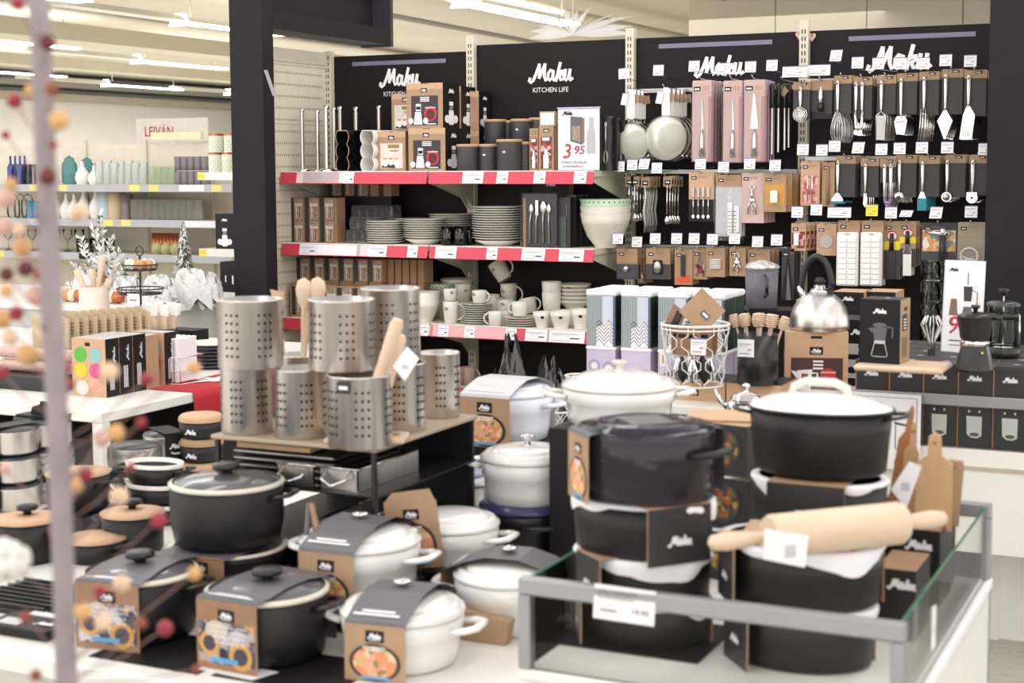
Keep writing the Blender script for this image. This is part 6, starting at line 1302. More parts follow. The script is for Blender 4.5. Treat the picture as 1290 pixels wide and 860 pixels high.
for k in range(3):
    q = thing('steel_dish', 'steel serving dish with wire handles on the rack, %s' % ['left of two on the upper tier', 'right end of the upper tier', 'on the lower tier'][k], 'dish', (RX0 + [.335, .22, .33][k], RYf + .12, [.821, .821, .701][k]))
    MB().box(-.05, .05, -.1, .18, .0, .004, CHR).box(-.05, .05, -.1, -.096, .004, .05, STL).box(-.05, -.047, -.1, .18, .004, .05, STL).box(.047, .05, -.1, .18, .004, .05, STL).build('dish_body', q)
    MB().tube([(-.035, -.1, .05), (-.03, -.125, .03), (0, -.135, .018), (.03, -.125, .03), (.035, -.1, .05)], .003, CHR).build('wire_handle', q)
    MB().tube([(-.05, -.1, .052), (.05, -.1, .052), (.05, .18, .052), (-.05, .18, .052)], .003, CHR, None, 6, True).build('rim_wire', q)
q = thing('wire_rack', 'chrome wire rack hanging at the front right of the holder rack', 'wire rack', (RX0 + .44, RYf - .03, .66)); b = MB()
for k in range(7): b.tube([(-.1 + k * .035, 0, 0), (-.1 + k * .035, -.01, .11)], .0022, CHR, None, 5)
b.tube([(-.12, 0, 0), (.13, 0, 0), (.13, -.01, .11), (-.12, -.01, .11)], .0035, CHR, None, 6, True); b.tube([(-.12, -.005, .06), (.13, -.005, .06)], .003, CHR); b.build('wires', q)
MB().box(-.12, .13, -.02, .02, 0, .079, BLKS).build('gift_box', None, 'black box under the chrome wire rack', 'box', None, (RX0 + .44, RYf - .03, FT + .0005))
# muffin board
b = MB(); b.box(-.09, .09, -.05, .05, 0, .012, WOOD, r=.003)
q = thing('egg_board', 'pale wooden board with round hollows at the right end of the rack', 'board', (RX1 - .07, RYf + .08, RZ_ + .0005), 22); b.build('board', q)
for k in range(3): MB().lathe([(.018, .0122), (.022, .0125), (.022, .014), (.018, .014)], WODD, T(-.055 + k * .055, 0, 0), 18, caps=False).disc(0, 0, .018, .018, KRD, T(-.055 + k * .055, 0, .0124), 0, 18).build('hollow', q)
# easel frame
q = thing('easel_stand', 'grey folding easel standing in front of the rack', 'easel', atD(388, 3.17, FT + .0005), 0)
MB().tube([(-.035, 0, 0), (-.005, .0, .26)], .006, GRYD, None, 6).build('leg', q); MB().tube([(.055, 0, .02), (.0, .0, .26)], .006, KRD, None, 6).build('leg', q); MB().tube([(-.005, 0, .26), (.0, .09, .0)], .006, GRYD, None, 6).build('leg', q)
# perforated holders
def holder(r, h, label, loc, rz=0, badge=False):
    t = thing('utensil_holder', label, 'utensil holder', loc, rz)
    b = MB(); b.lathe([(r - .002, 0), (r, .003), (r, h - .004), (r + .0015, h - .002), (r, h), (r - .003, h), (r - .004, .006), (.001, .005)], STL, n=48)
    for g in range(6):
        for c in range(3):
            a = math.radians(g * 60 + c * 11)
            for k in range(6):
                M = Matrix.Rotation(a, 4, 'Z') @ T(0, -r, h * .2 + k * h * .118) @ RX(90); b.disc(0, 0, .0032, .0032, BLK, M, .0008, 8)
    b.build('holder_body', t)
    if badge:
        b = MB(RZ(badge)); b.rect(-.016, h * .78, .032, .026, DKG, FR(0, -r - .001, 0)); b.rect(-.011, h * .78 + .009, .022, .008, WHT, FR(0, -r - .001, 0), .0012); b.build('badge', t)
    return t
RB = RZ_ + .0005
def hold(x, D, r, h, Z, label, rz=0, badge=False): p = atD(x, D, Z); return holder(r, h, label, p, rz, badge)
hA = hold(309, 3.54, .0605, .158, RB, 'perforated steel holder, lowest left on the rack', 0)
hB = hold(377, 3.48, .0605, .158, RB, 'perforated steel holder, second in the bottom row', 35)
hC = hold(451.5, 3.36, .0725, .160, RB, 'wide perforated steel holder with a dark badge holding wooden rods', 25, -22)
hD = hold(506, 3.56, .055, .160, RB, 'perforated steel holder behind the badge holder, with a white tag', 10)
hE = hold(553, 3.75, .050, .160, RB, 'slimmer perforated steel holder at the right end of the rack', 20)
hF = hold(315, 3.50, .075, .158, RB + .1585, 'perforated steel holder, upper left on the stack', 50)
hG = hold(430, 3.44, .075, .160, RB + .1605, 'perforated steel holder in the middle of the upper row', 30)
hH = hold(492, 3.60, .070, .172, RB + .1605, 'perforated steel holder behind the middle one in the upper row', 12)
hI = hold(376, 3.72, .055, .16, RB, 'steel holder at the back with wooden spoons', 0)
def rod(name, p0, L, r0, r1, tx, ty, label, headf=None):
    q = thing(name, label, 'wooden utensil', p0); q.rotation_euler = (math.radians(tx), math.radians(ty), 0)
    b = MB(); b.lathe([(r0, 0), (r0, L * .6), (r1, L * .95), (r1 * .7, L)], WOOD, n=14); b.build('handle', q)
    if headf: b = MB(); headf(b, L); b.build('spoon_head', q)
    return q
c = Vector(atD(451.5, 3.36, RB + .02)); rod('rolling_rod', c + Vector((.005, -.02, 0)), .285, .012, .0155, -2, 21, 'thick pale wooden rod leaning right out of the badge holder, front one'); rod('rolling_rod', c + Vector((.03, .012, 0)), .235, .012, .015, -6, 14, 'thick pale wooden rod behind the front one in the badge holder')
b = MB(); b.prism([(-.03, 0), (.0, -.032), (.036, .02), (.006, .045)], .0012, WHT, FR(0, 0, 0)); b.rect(-.006, -.004, .016, .008, GRYL, FR(0, 0, 0)); b.build('paper_label', None, 'white diamond shaped label hanging from the steel holder beside the wooden rod', 'label', None, Vector(atD(509, 3.30, 0)).xy.to_3d() + Vector((0, 0, onD(509, 462, 3.30).z)))
def sp(b, L): b.lathe([(.006, L - .01), (.018, L + .015), (.024, L + .04), (.018, L + .062), (.002, L + .07)], WOOD, n=16, sy=.4)
c = Vector(atD(376, 3.72, RB + .01))
rod('wooden_spoon', c + Vector((.01, -.01, 0)), .26, .006, .006, -3, 3, 'wooden spoon standing upright behind the middle holder', sp); rod('wooden_spoon', c + Vector((.0, .01, 0)), .27, .006, .006, 3, 4, 'wooden spoon leaning left between the upper holders', sp); rod('wooden_spoon', c + Vector((.02, .02, 0)), .275, .006, .006, 4, 7, 'wooden spoon tip peeking over the middle upper holder', sp)
rod('wooden_spoon', c + Vector((-.03, 0, 0)), .25, .005, .005, 0, -6, 'pinkish wooden spatula leaning to the upper left holder', lambda b, L: b.prism([(-.006, L - .01), (.006, L - .01), (.02, L + .05), (-.02, L + .06)], .004, KRP, FR(0, 0, 0)))
for k in range(7):
    x, z = [(-.035, 0), (.035, 0), (0, 0)][k % 3][0], 0

# ------------------------------------------------------------------ glass case in front right
CT = .85; CB = .69; CX0 = CXL; CX1 = onZ(1139, 789, CT).x; CY0 = CYF; CY1 = onZ(1250, 633, CT).y
t = thing('glass_display_case', 'front glass sided case with aluminium frame full of black roasters', 'display case')
AL = ALU
b = MB(); b.box(CX0 + .001, CX1 - .001, CY0 + .002, CY1, 0, CB - .02, WPL); b.build('base_cabinet', t)
MB().box(CX0, CX1, CY0, CY1, CB - .0195, CB, WPL, r=.003).build('case_floor', t)
pr = .022
for (X, Y, n) in ((CX0, CY0, 'fl'), (CX1 - pr, CY0, 'fr'), (CX1 - pr, CY1 - pr, 'br'), (CX0, CY1 - pr, 'bl')):
    MB().box(X, X + pr, Y, Y + pr, 0 if n == 'br' else CB + .0005, CT - .0305, AL, r=.0015).build('corner_post', t)
MB().box(CX0, CX1, CY0, CY0 + pr, CT - .03, CT, AL, r=.003).build('front_rail', t)
MB().box(CX0, CX1, CY1 - pr, CY1, CT - .03, CT, AL, r=.003).build('back_rail', t)
MB().box(CX1 - .008, CX1 + .003, CY0, CY1, CB - .018, CB + .002, WHT, r=.002).build('side_ledge', t)
GE = mk('green_glass_edge', (60, 120, 100), .1)
MB().box(CX0 + pr, CX1 - pr, CY0 + .008, CY0 + .013, CB + .001, CT - .031, GLP).build('front_pane', t)
SDG = mk_film('reflective_side_glass', (250, 253, 251), gloss=.5, rough=.015)
_n = SDG.node_tree; _lw = [q for q in _n.nodes if q.type == 'LAYER_WEIGHT'][0]; _ms = [q for q in _n.nodes if q.type == 'MIX_SHADER'][0]
_mu = _n.nodes.new('ShaderNodeMath'); _mu.operation = 'MULTIPLY'; _mu.inputs[1].default_value = .62; _n.links.new(_lw.outputs['Facing'], _mu.inputs[0]); _n.links.new(_mu.outputs[0], _ms.inputs[0])
for X, n in ((CX1 - .014, 'r'), (CX0 + .008, 'l')):
    MB().box(X, X + .005, CY0 + pr, CY1 - pr, CB + .001, CT - .008, SDG if n == 'r' else GLP).box(X, X + .005, CY0 + pr, CY1 - pr, CT - .0079, CT - .005, GE).build('side_pane', t)
MB().box(CX0 + pr, CX1 - pr, CY1 - .012, CY1 - .007, CB + .001, CT - .031, GLP).build('back_pane', t)
# rail price card
q = onY(785, 762, CY0 - .004); b = MB(); w_, h_ = .108, .057
M = FR(q.x, CY0 - .004, q.z - h_ / 2) @ RX(-6) @ RZ(-1); b.prism([(-w_ / 2, 0), (w_ / 2, 0), (w_ / 2, h_), (-w_ / 2, h_)], .001, WHT, M)
b.text('MAKU VALURAUTA', -.012, h_ * .76, .007, DKG, M, w=.07); b.text('PATAKOKOELMA', -.015, h_ * .6, .006, GRYD, M, w=.062); b.text('19,95', .03, h_ * .26, .012, BLK, M, w=.028); b.rect(-.042, h_ * .24, .03, .004, GRY, M, .001)
b.build('price_card', None, 'white price card hung on the front rail of the glass case', 'price card')
MB().prism([(0, 0), (.035, .0), (.035, .07), (0, .075)], .001, WHT, SD(CX1 + .006, CY0 + .20, CT - .10)).rect(.006, .03, .02, .003, GRY, SD(CX1 + .006, CY0 + .20, CT - .10)).build('price_card', None, 'faint white slip on the outside of the right glass pane', 'price card')
# roasters: black oval body with tissue liner and carton band
def roaster(R, sy, h, label, loc, rz=0, tissue=1, seed=1, band=None, carton=None, lidded=None):
    rnd = random.Random(seed); t = thing('roasting_dish', label, 'roasting dish', loc, rz)
    MB().lathe([(R * .88, 0), (R * .95, .006), (R * .98, h * .6), (R, h), (R * .96, h), (R * .9, .02), (.001, .015)], IRON, n=44, sy=sy).build('dish_body', t)
    if tissue:
        ph = [rnd.uniform(0, 6) for _ in range(4)]
        def f(u, v):
            a = 2 * PI * u; drop = (.010 + tissue * .030 * max(0, math.sin(2 * a + ph[0])) + .012 * max(0, math.sin(5 * a + ph[1]))); r = R * (1.005 + .022 * math.sin(v * PI) + .006 * math.sin(17 * a + ph[2]))
            r = r if v > 0 else R * .9
            return (r * math.cos(a), r * sy * math.sin(a), h + .006 - max(0, v - .15) * drop)
        MB().sheet(f, 60, 6, PAPER).build('tissue_liner', t)
    if band:
        a, w = band; M = Matrix.Rotation(math.radians(a), 4, 'Z'); rr = R * (1 - (1 - sy) * abs(math.cos(math.radians(a)))) + .008
        b = MB(M); b.box(-w / 2, w / 2, -rr - .003, -rr, 0, h + .008, DKC, front=DKC, side=KRF); b.logo(0, h * .45, w * .36, FR(0, -rr - .003, 0), WHT, .001, wt=.1); b.box(-w / 2, w / 2, -rr - .003, rr, h + .008, h + .0095, KRF); b.box(-w / 2, w / 2, rr, rr + .003, 0, h + .008, KRD); b.build('carton_band', t)
    return t
SYL = .74
L0 = Vector(atD(811, 2.72, 0)); CBZ = CB + .0005
roaster(.124, SYL, .072, 'black roaster at the bottom of the left stack inside the glass case', (L0.x, L0.y, CBZ + .004), 0, .6, 3, (-62, .10))
roaster(.128, SYL, .074, 'black roaster with white tissue, second from the bottom of the left stack', (L0.x, L0.y, CBZ + .083), 0, 1, 5, (-40, .09))
roaster(.132, SYL, .094, 'black roaster with wide white tissue and a logo band under the film wrapped pot', (L0.x, L0.y, CBZ + .164), 0, 1, 8, (52, .13))
MB().box(-.14, .14, -.105, .12, 0, .003, BLK).build('felt_mat', None, 'black mat on the case floor under the left stack', 'mat', None, (L0.x, L0.y, CBZ))
tw = cocotte(.118, .105, 'black round pot wrapped in clear film with a kraft food card at its left', (L0.x + .006, L0.y, CBZ + .269), 0, mat=IRON, lidmat=mk('black_lid', (40, 40, 52), .2), knob=False, dome=.012, hang=(-10,), sleeve=(.10, FP, GRYD, -46))
MB().lathe([(.122, -.001), (.1235, .06), (.124, .118), (.122, .124), (.06, .132), (.001, .132)], mk_film('clear_dark_film', (190, 188, 200), gloss=.3, rough=.08, bump=.25, scale=14, body=(110, 100, 114), bodyamt=.1), n=40, caps=False).build('film_wrap', tw)
R0_ = Vector(atD(1012, 2.60, 0))
roaster(.132, SYL, .100, 'black roaster at the bottom right of the glass case', (R0_.x, R0_.y, CBZ), 0, .5, 13, (-50, .1))
rs = roaster(.142, SYL, .100, 'black roaster with folded tissue under the rolling pin', (R0_.x, R0_.y, CBZ + .108), 0, 1, 17, (-58, .1))
t = thing('carton_sheet', 'kraft food print sheet lying on the tissue under the rolling pin', 'packaging', (R0_.x, R0_.y - .0, CBZ + .217), 8); b = MB(); b.box(-.10, .10, -.09, .09, 0, .0012, KRP); b.rect(-.06, -.08, .14, .09, mk_ramp('pizza_print', [(0, (235, 200, 120)), (.4, (210, 100, 80)), (.7, (240, 225, 210)), (.9, (120, 90, 60))], 55, .5), I4, .002); b.build('sheet', t)
q1 = onZ(893, 684, CBZ + .2545); q2 = onZ(1192, 652, CBZ + .2545); dv = (q2 - q1); ang = math.degrees(math.atan2(dv.y, dv.x)); Lp = dv.length
t = thing('rolling_pin', 'beech wood rolling pin with two handles lying across the front right roaster', 'rolling pin', q1, ang)
AX = RY(90); rr = .036; s0 = Lp * .24; s1 = Lp * .80
MB().lathe([(rr * .9, s0), (rr, s0 + .006), (rr, s1 - .006), (rr * .9, s1)], WOOD, AX, 36).build('barrel', t)
MB().lathe([(.004, 0), (.012, .006), (.0155, .03), (.013, .06), (.009, s0 - .001)], WOOD, AX, 18).build('handle', t); MB().lathe([(.009, s1 + .001), (.0135, s1 + .03), (.0155, Lp - .03), (.012, Lp - .006), (.004, Lp)], WOOD, AX, 18).build('handle', t)
b = MB(); b.prism([(-.02, 0), (.058, -.022), (.064, .03), (-.018, .05)], .001, WHT, FR(s0 - .012, -.037, -.025)); b.rect(.02, -.002, .02, .02, GRYL, FR(s0 - .012, -.037, -.025), .001); b.build('paper_label', t)
# oval casserole
pO = Vector(atD(1033, 2.93, 0))
for k, (z, h, lb, sd) in enumerate(((0, .068, 'black roaster at the bottom rear right of the glass case', 21), (.076, .068, 'black roaster in the rear right stack, second from below', 22))): roaster(.130, SYL, h, lb, (pO.x, pO.y + .012, CBZ + z), 0, .4, sd)
roaster(.132, SYL, .094, 'black roaster with tissue directly under the oval casserole, carton window facing front', (pO.x, pO.y + .012, CBZ + .152), 0, .8, 23, (0, .15))
t = thing('oval_casserole', 'oval black casserole with a glossy white lid and loop handle, topmost at the right', 'pot', (pO.x, pO.y + .012, CBZ + .262), 3)
R = .138; sy = .72; h = .122
MB().lathe([(R * .86, 0), (R * .93, .008), (R * .98, h * .7), (R * 1.0, h), (R * .95, h), (R * .88, .02), (.001, .012)], IRON, n=56, sy=sy).build('pot_body', t)
l = MB().lathe([(R * 1.01, h + .0008), (R * 1.03, h + .004), (R * .97, h + .010), (R * .7, h + .024), (R * .35, h + .032), (.001, h + .034)], WEN, n=56, sy=sy).build('lid', t)
MB().lathe([(R * .96, h + .0002), (R * 1.045, h + .001), (R * 1.045, h + .0045), (R * 1.0, h + .006)], BLKS, n=56, sy=sy, caps=False).build('rim_ring', l)
MB().tube([(-.055, 0, h + .024), (-.050, 0, h + .042), (-.028, 0, h + .052), (.028, 0, h + .052), (.050, 0, h + .042), (.055, 0, h + .024)], .009, mk('cream_handle', (226, 228, 214), .2), None, 10, flat=1.3).build('lid_handle', l)
for a in (0, 180): b = MB(); loop_handle(b, R, h * .93, BLKS, a, .035, .028, .006); b.build('side_handle', t)
# dark boxed stack between
pD = Vector(atD(922, 3.18, 0))
for k in range(3):
    z = [0, .112, .224][k]
    t = thing('boxed_pot', 'black pot in a dark carton in the middle stack, %s' % ['lowest', 'middle', 'topmost with a round food label'][k], 'pot', (pD.x, pD.y, CBZ + z), -12)
    MB().box(-.085, .085, -.085, .085, 0, .104, mk('dark_carton', (24, 23, 25), .4), top=KRP).build('carton', t)
    b = MB(); b.disc(.03, .055, .042, .042, DKG, FR(0, -.086, 0), .0006, 22); b.disc(.03, .055, .035, .035, mk_ramp('stew_print', [(0, (60, 40, 30)), (.4, (150, 60, 30)), (.6, (170, 130, 50)), (.8, (90, 90, 40))], 90, .5), FR(0, -.086, 0), .0012, 22); b.rect(-.07, .02, .02, .05, GRY, FR(0, -.086, 0)); b.build('round_label', t)
    if k < 2: MB().lathe([(.09, .1045), (.1, .1055), (.095, .108), (.02, .108)], PAPER, n=24).build('tissue_liner', t)
MB().box(-.09, .09, -.07, .07, 0, .003, KRP, RZ(12)).build('carton_sheet', None, 'loose kraft sheet on top of the middle carton stack', 'packaging', None, (pD.x, pD.y, CBZ + .330))
# steel shaker with domed lid between casserole and kraft boxes
q = Vector(atD(941, 4.45, 0)); t = thing('sugar_bowl', 'polished steel lidded pot peeking above the oval casserole', 'pot', (q.x, q.y, .80)); MB().lathe([(.045, 0), (.055, .01), (.057, .05), (.045, .06)], CHR, n=26).build('body', t); MB().lathe([(.05, .061), (.04, .072), (.02, .08), (.008, .082), (.006, .09), (.012, .096), (.012, .104), (.001, .108)], CHR, n=26).build('lid', t); MB().tube([(-.055, 0, .03), (-.08, 0, .05), (-.095, 0, .085)], [.01, .007, .005], CHR).build('spout', t); MB().box(-.07, .07, -.07, .07, 0, .7995, BLK).build('display_plinth', None, 'black plinth under the polished steel pot', 'plinth', None, (q.x, q.y, 0))
# cartons at the right inside the case
for k, (x, D, w, h, lb) in enumerate(((1165, 2.98, .10, .15, 'tall black carton with a logo at the right of the case interior'), (1142, 2.74, .07, .13, 'narrow black carton leaning on the right glass pane'))):
    q = Vector(atD(x, D, CBZ)); b = MB(); b.box(-w / 2, w / 2, -.07, .07, 0, h, mk('dark_carton', (24, 23, 25), .4), top=KRD); b.logo(.01, h * .8, .05, FR(0, -.07, 0), WHT, .001, wt=.1); b.build('carton', None, lb, 'box', None, (min(q.x, CX1 - .075 - (.0 if k == 0 else .0)), q.y + .02 * k, CBZ))
# wooden utensils standing at the rear right
q = Vector(atD(1168, 3.02, 0)); wz = CBZ + .151
def slab(x, y0, y1, w, D, label, ty=0, round_=True, mat=None):
    a = onD(x, y0, D); b_ = onD(x, y1, D); h = a.z - b_.z; t = thing('wooden_board', label, 'wooden utensil', (a.x, a.y, b_.z)); t.rotation_euler = (0, math.radians(ty), math.radians(8))
    o = [(-w / 2, 0), (w / 2, 0), (w / 2, h * .68), (w * .2, h * .76), (w * .17, h * .95), (0, h), (-w * .17, h * .95), (-w * .2, h * .76), (-w / 2, h * .68)] if round_ else [(-w / 2, 0), (w / 2, 0), (w / 2, h - .01), (w * .4, h), (-w * .4, h), (-w / 2, h - .01)]
    MB().prism(o, .014, mat or WODD, FR(0, 0, 0)).disc(0, h * .9, .004, .004, KRD, FR(0, 0, 0), .0008, 10).build('board', t); return t
slab(1178, 545, 668, .070, 2.96, 'wooden paddle board with a round handle hole at the rear right corner')
slab(1198, 580, 662, .035, 3.03, 'narrow tan board behind the paddle board at the picture right', 4, False, KRF)
slab(1143, 530, 655, .030, 3.06, 'slim wooden spatula with a rounded tip left of the paddle board', 4)
slab(1129, 508, 650, .034, 3.12, 'brown wooden spatula leaning beside the oval casserole', 8, True, mk('brown_wood', (176, 120, 76), .5))
slab(1150, 575, 660, .05, 3.14, 'light wooden slab behind the slim spatulas', -6, False, WOOD)
b = MB(); b.prism([(-.030, .0), (.0, -.036), (.028, .05), (.004, .058)], .0012, WHT, FR(0, 0, 0)); b.rect(-.01, .0, .016, .016, GRYL, FR(0, 0, 0)); b.build('paper_label', None, 'white tag hanging on the wooden spatulas at the rear right', 'label', None, Vector(atD(1146, 2.90, 0)).xy.to_3d() + Vector((0, 0, onD(1146, 618, 2.90).z)))
MB().box(-.12, .06, -.05, .11, 0, .12, BLK).build('carton', None, 'black carton under the wooden boards', 'box', None, (onD(1165, 650, 3.05).x - .01, CY1 - .15, CBZ))
# ------------------------------------------------------------------ left middle table and its goods
KZ = .75; kc_ = onZ(128, 520, KZ); KX, KY = kc_.x, kc_.y
t = thing('display_table', 'white table at the left with cookie boxes and the red cloth', 'table')
MB().box(KX - 2.6, KX, KY, KY + 1.95, KZ - .035, KZ, WPL, r=.003).build('table_top', t)
for X in (KX - 2.56, KX - .022):
    for Y in (KY + .022, KY + 1.92): MB().box(X - .02, X + .02, Y - .02, Y + .02, 0, KZ - .0355, WPL).build('leg', t)
MB().box(KX - 2.5, KX - .06, KY + .25, KY + 1.88, .001, .60, mk('dark_infill_grey', (44, 41, 42), .6)).build('dark_infill_block', None, 'dark cabinet added to darken the space under the left white table', 'infill')  # dark block added so the bright floor gap under the table goes dark
def onK(x, y, Z=KZ): return onZ(x, y, Z)
# cookie cutter boxes
p = onK(92, 498); bw_ = .150; bh = .205; bd = .07
def g_cook(b, M, w, h):
    b.rect(-w * .1, h * .87, w * .15, h * .06, BLK, M)
    for i, (x, y, c) in enumerate(((-.24, .72, (84, 178, 60)), (.2, .72, (140, 186, 190)), (-.24, .45, (218, 194, 44)), (.2, .45, (208, 84, 134)), (-.2, .15, (215, 205, 200)), (.2, .2, (225, 170, 140)))):
        b.disc(w * x, h * y, w * .19, h * .13, mk('cookie_%s' % ['green', 'teal', 'yellow', 'pink', 'cream', 'peach'][i], c, .4), M, .001, 20)
def g_side(b, M, w, h):
    for k in range(3): b.rect(-w * .2 + k * w * .12, h * .12, w * .06, h * .38, WHT, M, .001)
    for st in LOGO: b.ribbon([(w * .12 - (q - .2) * w * .5, h * .72 + (a_ - .5) * w * .8) for a_, q in st], w * .05, WHT, M, .001, False)
for k in range(5):
    t = thing('cookie_cutter_box', ['kraft box with green, yellow and pink circles in front, black sides', 'second black sided cookie box of the row', 'third black sided cookie box of the row', 'fourth cookie box, with its kraft face showing', 'last black sided cookie box of the row'][k], 'box', (p.x + bw_ / 2, p.y + k * (bd + .003) + (.03 if k > 3 else 0), KZ))
    kbox(bw_, bd, bh - .01 * (k > 2), KRP, BLK if k != 3 else KRF, mk('film_top', (190, 186, 184), .3), mat=KRF, gf=g_cook, gs=g_side if k != 3 else None).build('carton', t)
# kraft packs in a row
PPK = mk('paper_pack', (204, 186, 152), .7, var=.06)
p = onK(60, 484)
for k in range(10):
    b = MB(); b.box(-.085, .085, 0, .012, 0, .25, PPK); M = FR(0, 0, 0)
    if k == 0: b.badge(-.01, .21, .045, M)
    for q in range(4): b.rect(.02, .225 - q * .012, .05, .004, KRD, M)
    b.poly([(.0, .25), (.02, .27), (.05, .27), (.085, .25)], PPK, M)
    o = b.build('kraft_pack', None, 'front kraft pack with a black badge at the left table' if k == 0 else 'kraft pack standing in the row behind the front pack on the left table', 'packaging', None if k == 0 else 'row of kraft packs', (p.x + .02 + k * .012, p.y + k * .036, KZ))
# pink rolling pin packs and dark tray
p = onK(16, 492)
for k, (z, lb) in enumerate(((.052, 'lower pinkish textured rolling pin pack at the left edge'), (.098, 'upper pinkish textured rolling pin pack at the left edge'))):
    t = thing('rolling_pin_pack', lb, 'rolling pin', (p.x - .18, p.y + .12, KZ + z + .001)); b = MB()
    b.lathe([(.012, 0), (.02, .02), (.022, .03), (.022, .36), (.012, .37)], mk('blush_pattern', (214, 178, 168), .5, bump=.6, scale=120), T(0, 0, .022) @ RY(90), 20); b.build('barrel', t); MB().lathe([(.008, .37), (.012, .39), (.004, .41)], WOOD, T(0, 0, .022) @ RY(90), 12).build('handle', t)
MB().box(-.25, .2, 0, .2, 0, .052, BLKS, r=.003).build('display_tray', None, 'dark tray under the pinkish rolling pins', 'tray', None, (p.x - .05, p.y + .02, KZ))
MB().prism([(-.05, 0), (.05, -.01), (.05, .05), (-.05, .06)], .002, WHT, FR(0, 0, 0)).ribbon([(-.01, .008), (.04, .004), (.04, .04), (-.01, .045), (-.01, .008)], .002, GRY, FR(0, 0, 0), .001, False).build('paper_card', None, 'white price card leaning beside the kraft pack', 'price card', None, onK(30, 484))
# tools behind: mortar, spatulas, tub of wooden handles
p = onK(120, 470); 
def tub(x, y, Z, r, h, mat, name, label, cat='tub'): q = onZ(x, y, Z); return MB().lathe([(r * .9, 0), (r, .004), (r, h), (r * .92, h), (r * .88, .01), (.001, .01)], mat, n=26).build(name, None, label, cat, None, q)
q = onZ(120, 415, KZ + .02); tub(120, 424, KZ, .07, .24, mk('blush_tub', (228, 208, 196), .4), 'utensil_tub', 'pale pink tub with wooden tools behind the kraft packs')
q = onZ(120, 424, KZ)
for k, (dx, ty, L, mt) in enumerate(((-.05, -28, .16, WOOD), (.01, 12, .22, WOOD), (.04, 30, .12, WPL), (-.02, -10, .15, WPL))):
    rod('pestle', q + Vector((dx * .5, .01 * k, .17)), L, .012, .018, 0, ty, 'pale wooden tool sticking out of the pink tub, %s from the left' % ORD[k])
q = onZ(205, 452, KZ); tub(205, 452, KZ, .065, .13, BLKS, 'utensil_tub', 'black tub of white tipped wooden brushes on the left table')
for k in range(8):
    a = 2 * PI * k / 8; t = thing('kitchen_brush', 'wooden handled white brush in the black tub on the left table', 'brush', q + Vector((.036 * math.cos(a), .036 * math.sin(a), .02)), 0, 'brushes in the black tub'); t.rotation_euler = (math.radians(-6 * math.sin(a)), math.radians(9 * math.cos(a)), 0)
    MB().box(-.012, .012, -.004, .004, 0, .165, WOOD, r=.002).build('handle', t); MB().box(-.02, .02, -.006, .006, .166, .215, WPL, r=.003).build('white_head', t)
q = onZ(170, 455, KZ)
t = thing('spatula_card', 'white card with a slot and a black scraper behind the cookie boxes', 'packaging', q); MB().box(-.03, .03, 0, .002, .12, .28, WHT).rect(-.018, .25, .036, .008, GRY, FR(0, 0, 0)).build('card', t); MB().box(-.025, .03, -.01, -.002, 0, .12, BLKS).build('scraper', t); MB().tube([(.045, 0, 0), (.047, 0, .17)], [.012, .009], BLKS).build('handle', t)
rod('wooden_spoon', q + Vector((-.02, -.02, .06)), .16, .007, .012, -4, 38, 'pale wooden handle leaning right behind the cookie boxes')
# napkin basket
q = onK(214, 482); t = thing('napkin_basket', 'chrome wire basket holding packs of white napkins on the left table', 'basket', q, 0)
b = MB()
for z in (0.003, .05, .10): b.tube([(-.08, -.04, z), (.08, -.04, z), (.08, .1, z), (-.08, .1, z)], .002, CHR, None, 5, True)
for x in (-.08, -.04, 0, .04, .08): b.tube([(x, -.04, 0.003), (x, -.04, .10)], .0018, CHR, None, 5)
b.build('wire_frame', t)
for k in range(6): MB().rbox(-.015, .0, -.03, .09, 0, .165, .003, PAPER).build('napkin_pack', None, 'white napkin pack standing in the chrome basket', 'napkins', 'napkin packs in the basket', q + Vector((-.06 + k * .024, 0, .006)))
# plates and boxes
q = onK(256, 462); 
for k in range(11): plate(.115, .012, BLKS).build('dinner_plate', None, 'black plate in the tall stack beside the napkin basket', 'plate', 'black plates beside the napkins', (q.x, q.y + .33, KZ + .001 + k * .0135))
for k in range(7): plate(.11, .013, mk('slate_plate', (96, 92, 104), .4) if k < 6 else CER).build('dinner_plate', None, 'slate plate in the low stack above the red cloth' if k < 6 else 'white plate on top of the slate plate stack', 'plate', 'slate plates above the red cloth' if k < 6 else None, (q.x + .04, q.y + .02, KZ + .001 + k * .0142))
qb = onK(243, 447)
MB().box(-.09, .09, -.05, .06, 0, .11, BLK).build('gift_box', None, 'black box behind the black plates', 'box', None, (qb.x - .05, qb.y + .0, KZ))
MB().lathe([(.001, 0), (.1, .004), (.13, .016), (.128, .02), (.001, .01)], WPL, n=26).build('serving_plate', None, 'white serving plate on the stack behind the black plates', 'plate', None, (q.x + .0, q.y + .33, KZ + .157))
# red cloth over the table edge
q0 = KX - .0; y0 = onK(205, 492).y; y1 = KY + 1.5
CLO = mk('red_cloth', (190, 36, 44), .8, var=.08)
def f(u, v):
    s = v * .34; y = y0 + (y1 - y0) * u
    return ((q0 + .004 - .2 + s, y, KZ + .0025 + .001 * math.sin(u * 20)) if s < .2 else (q0 + .006 + .004 * math.sin(u * 12), y, KZ + .002 - (s - .2)))
t = thing('table_cloth', 'red cloth with a white tree print hanging over the left table edge', 'cloth')
MB().sheet(f, 24, 12, CLO).build('cloth', t)
ym = y0 + .30; b = MB(); M = Matrix(((0, 1, 0, q0 - .10), (1, 0, 0, ym), (0, 0, 1, KZ + .0045), (0, 0, 0, 1)))
b.prism([(0, .09), (-.03, .05), (-.015, .05), (-.07, .01), (-.035, .012), (-.12, -.045), (-.015, -.04), (-.015, -.07), (.015, -.07), (.015, -.04), (.12, -.045), (.035, .012), (.07, .01), (.015, .05), (.03, .05)], .001, WHT, M @ T(0, 0, .001)); b.build('tree_print', t)

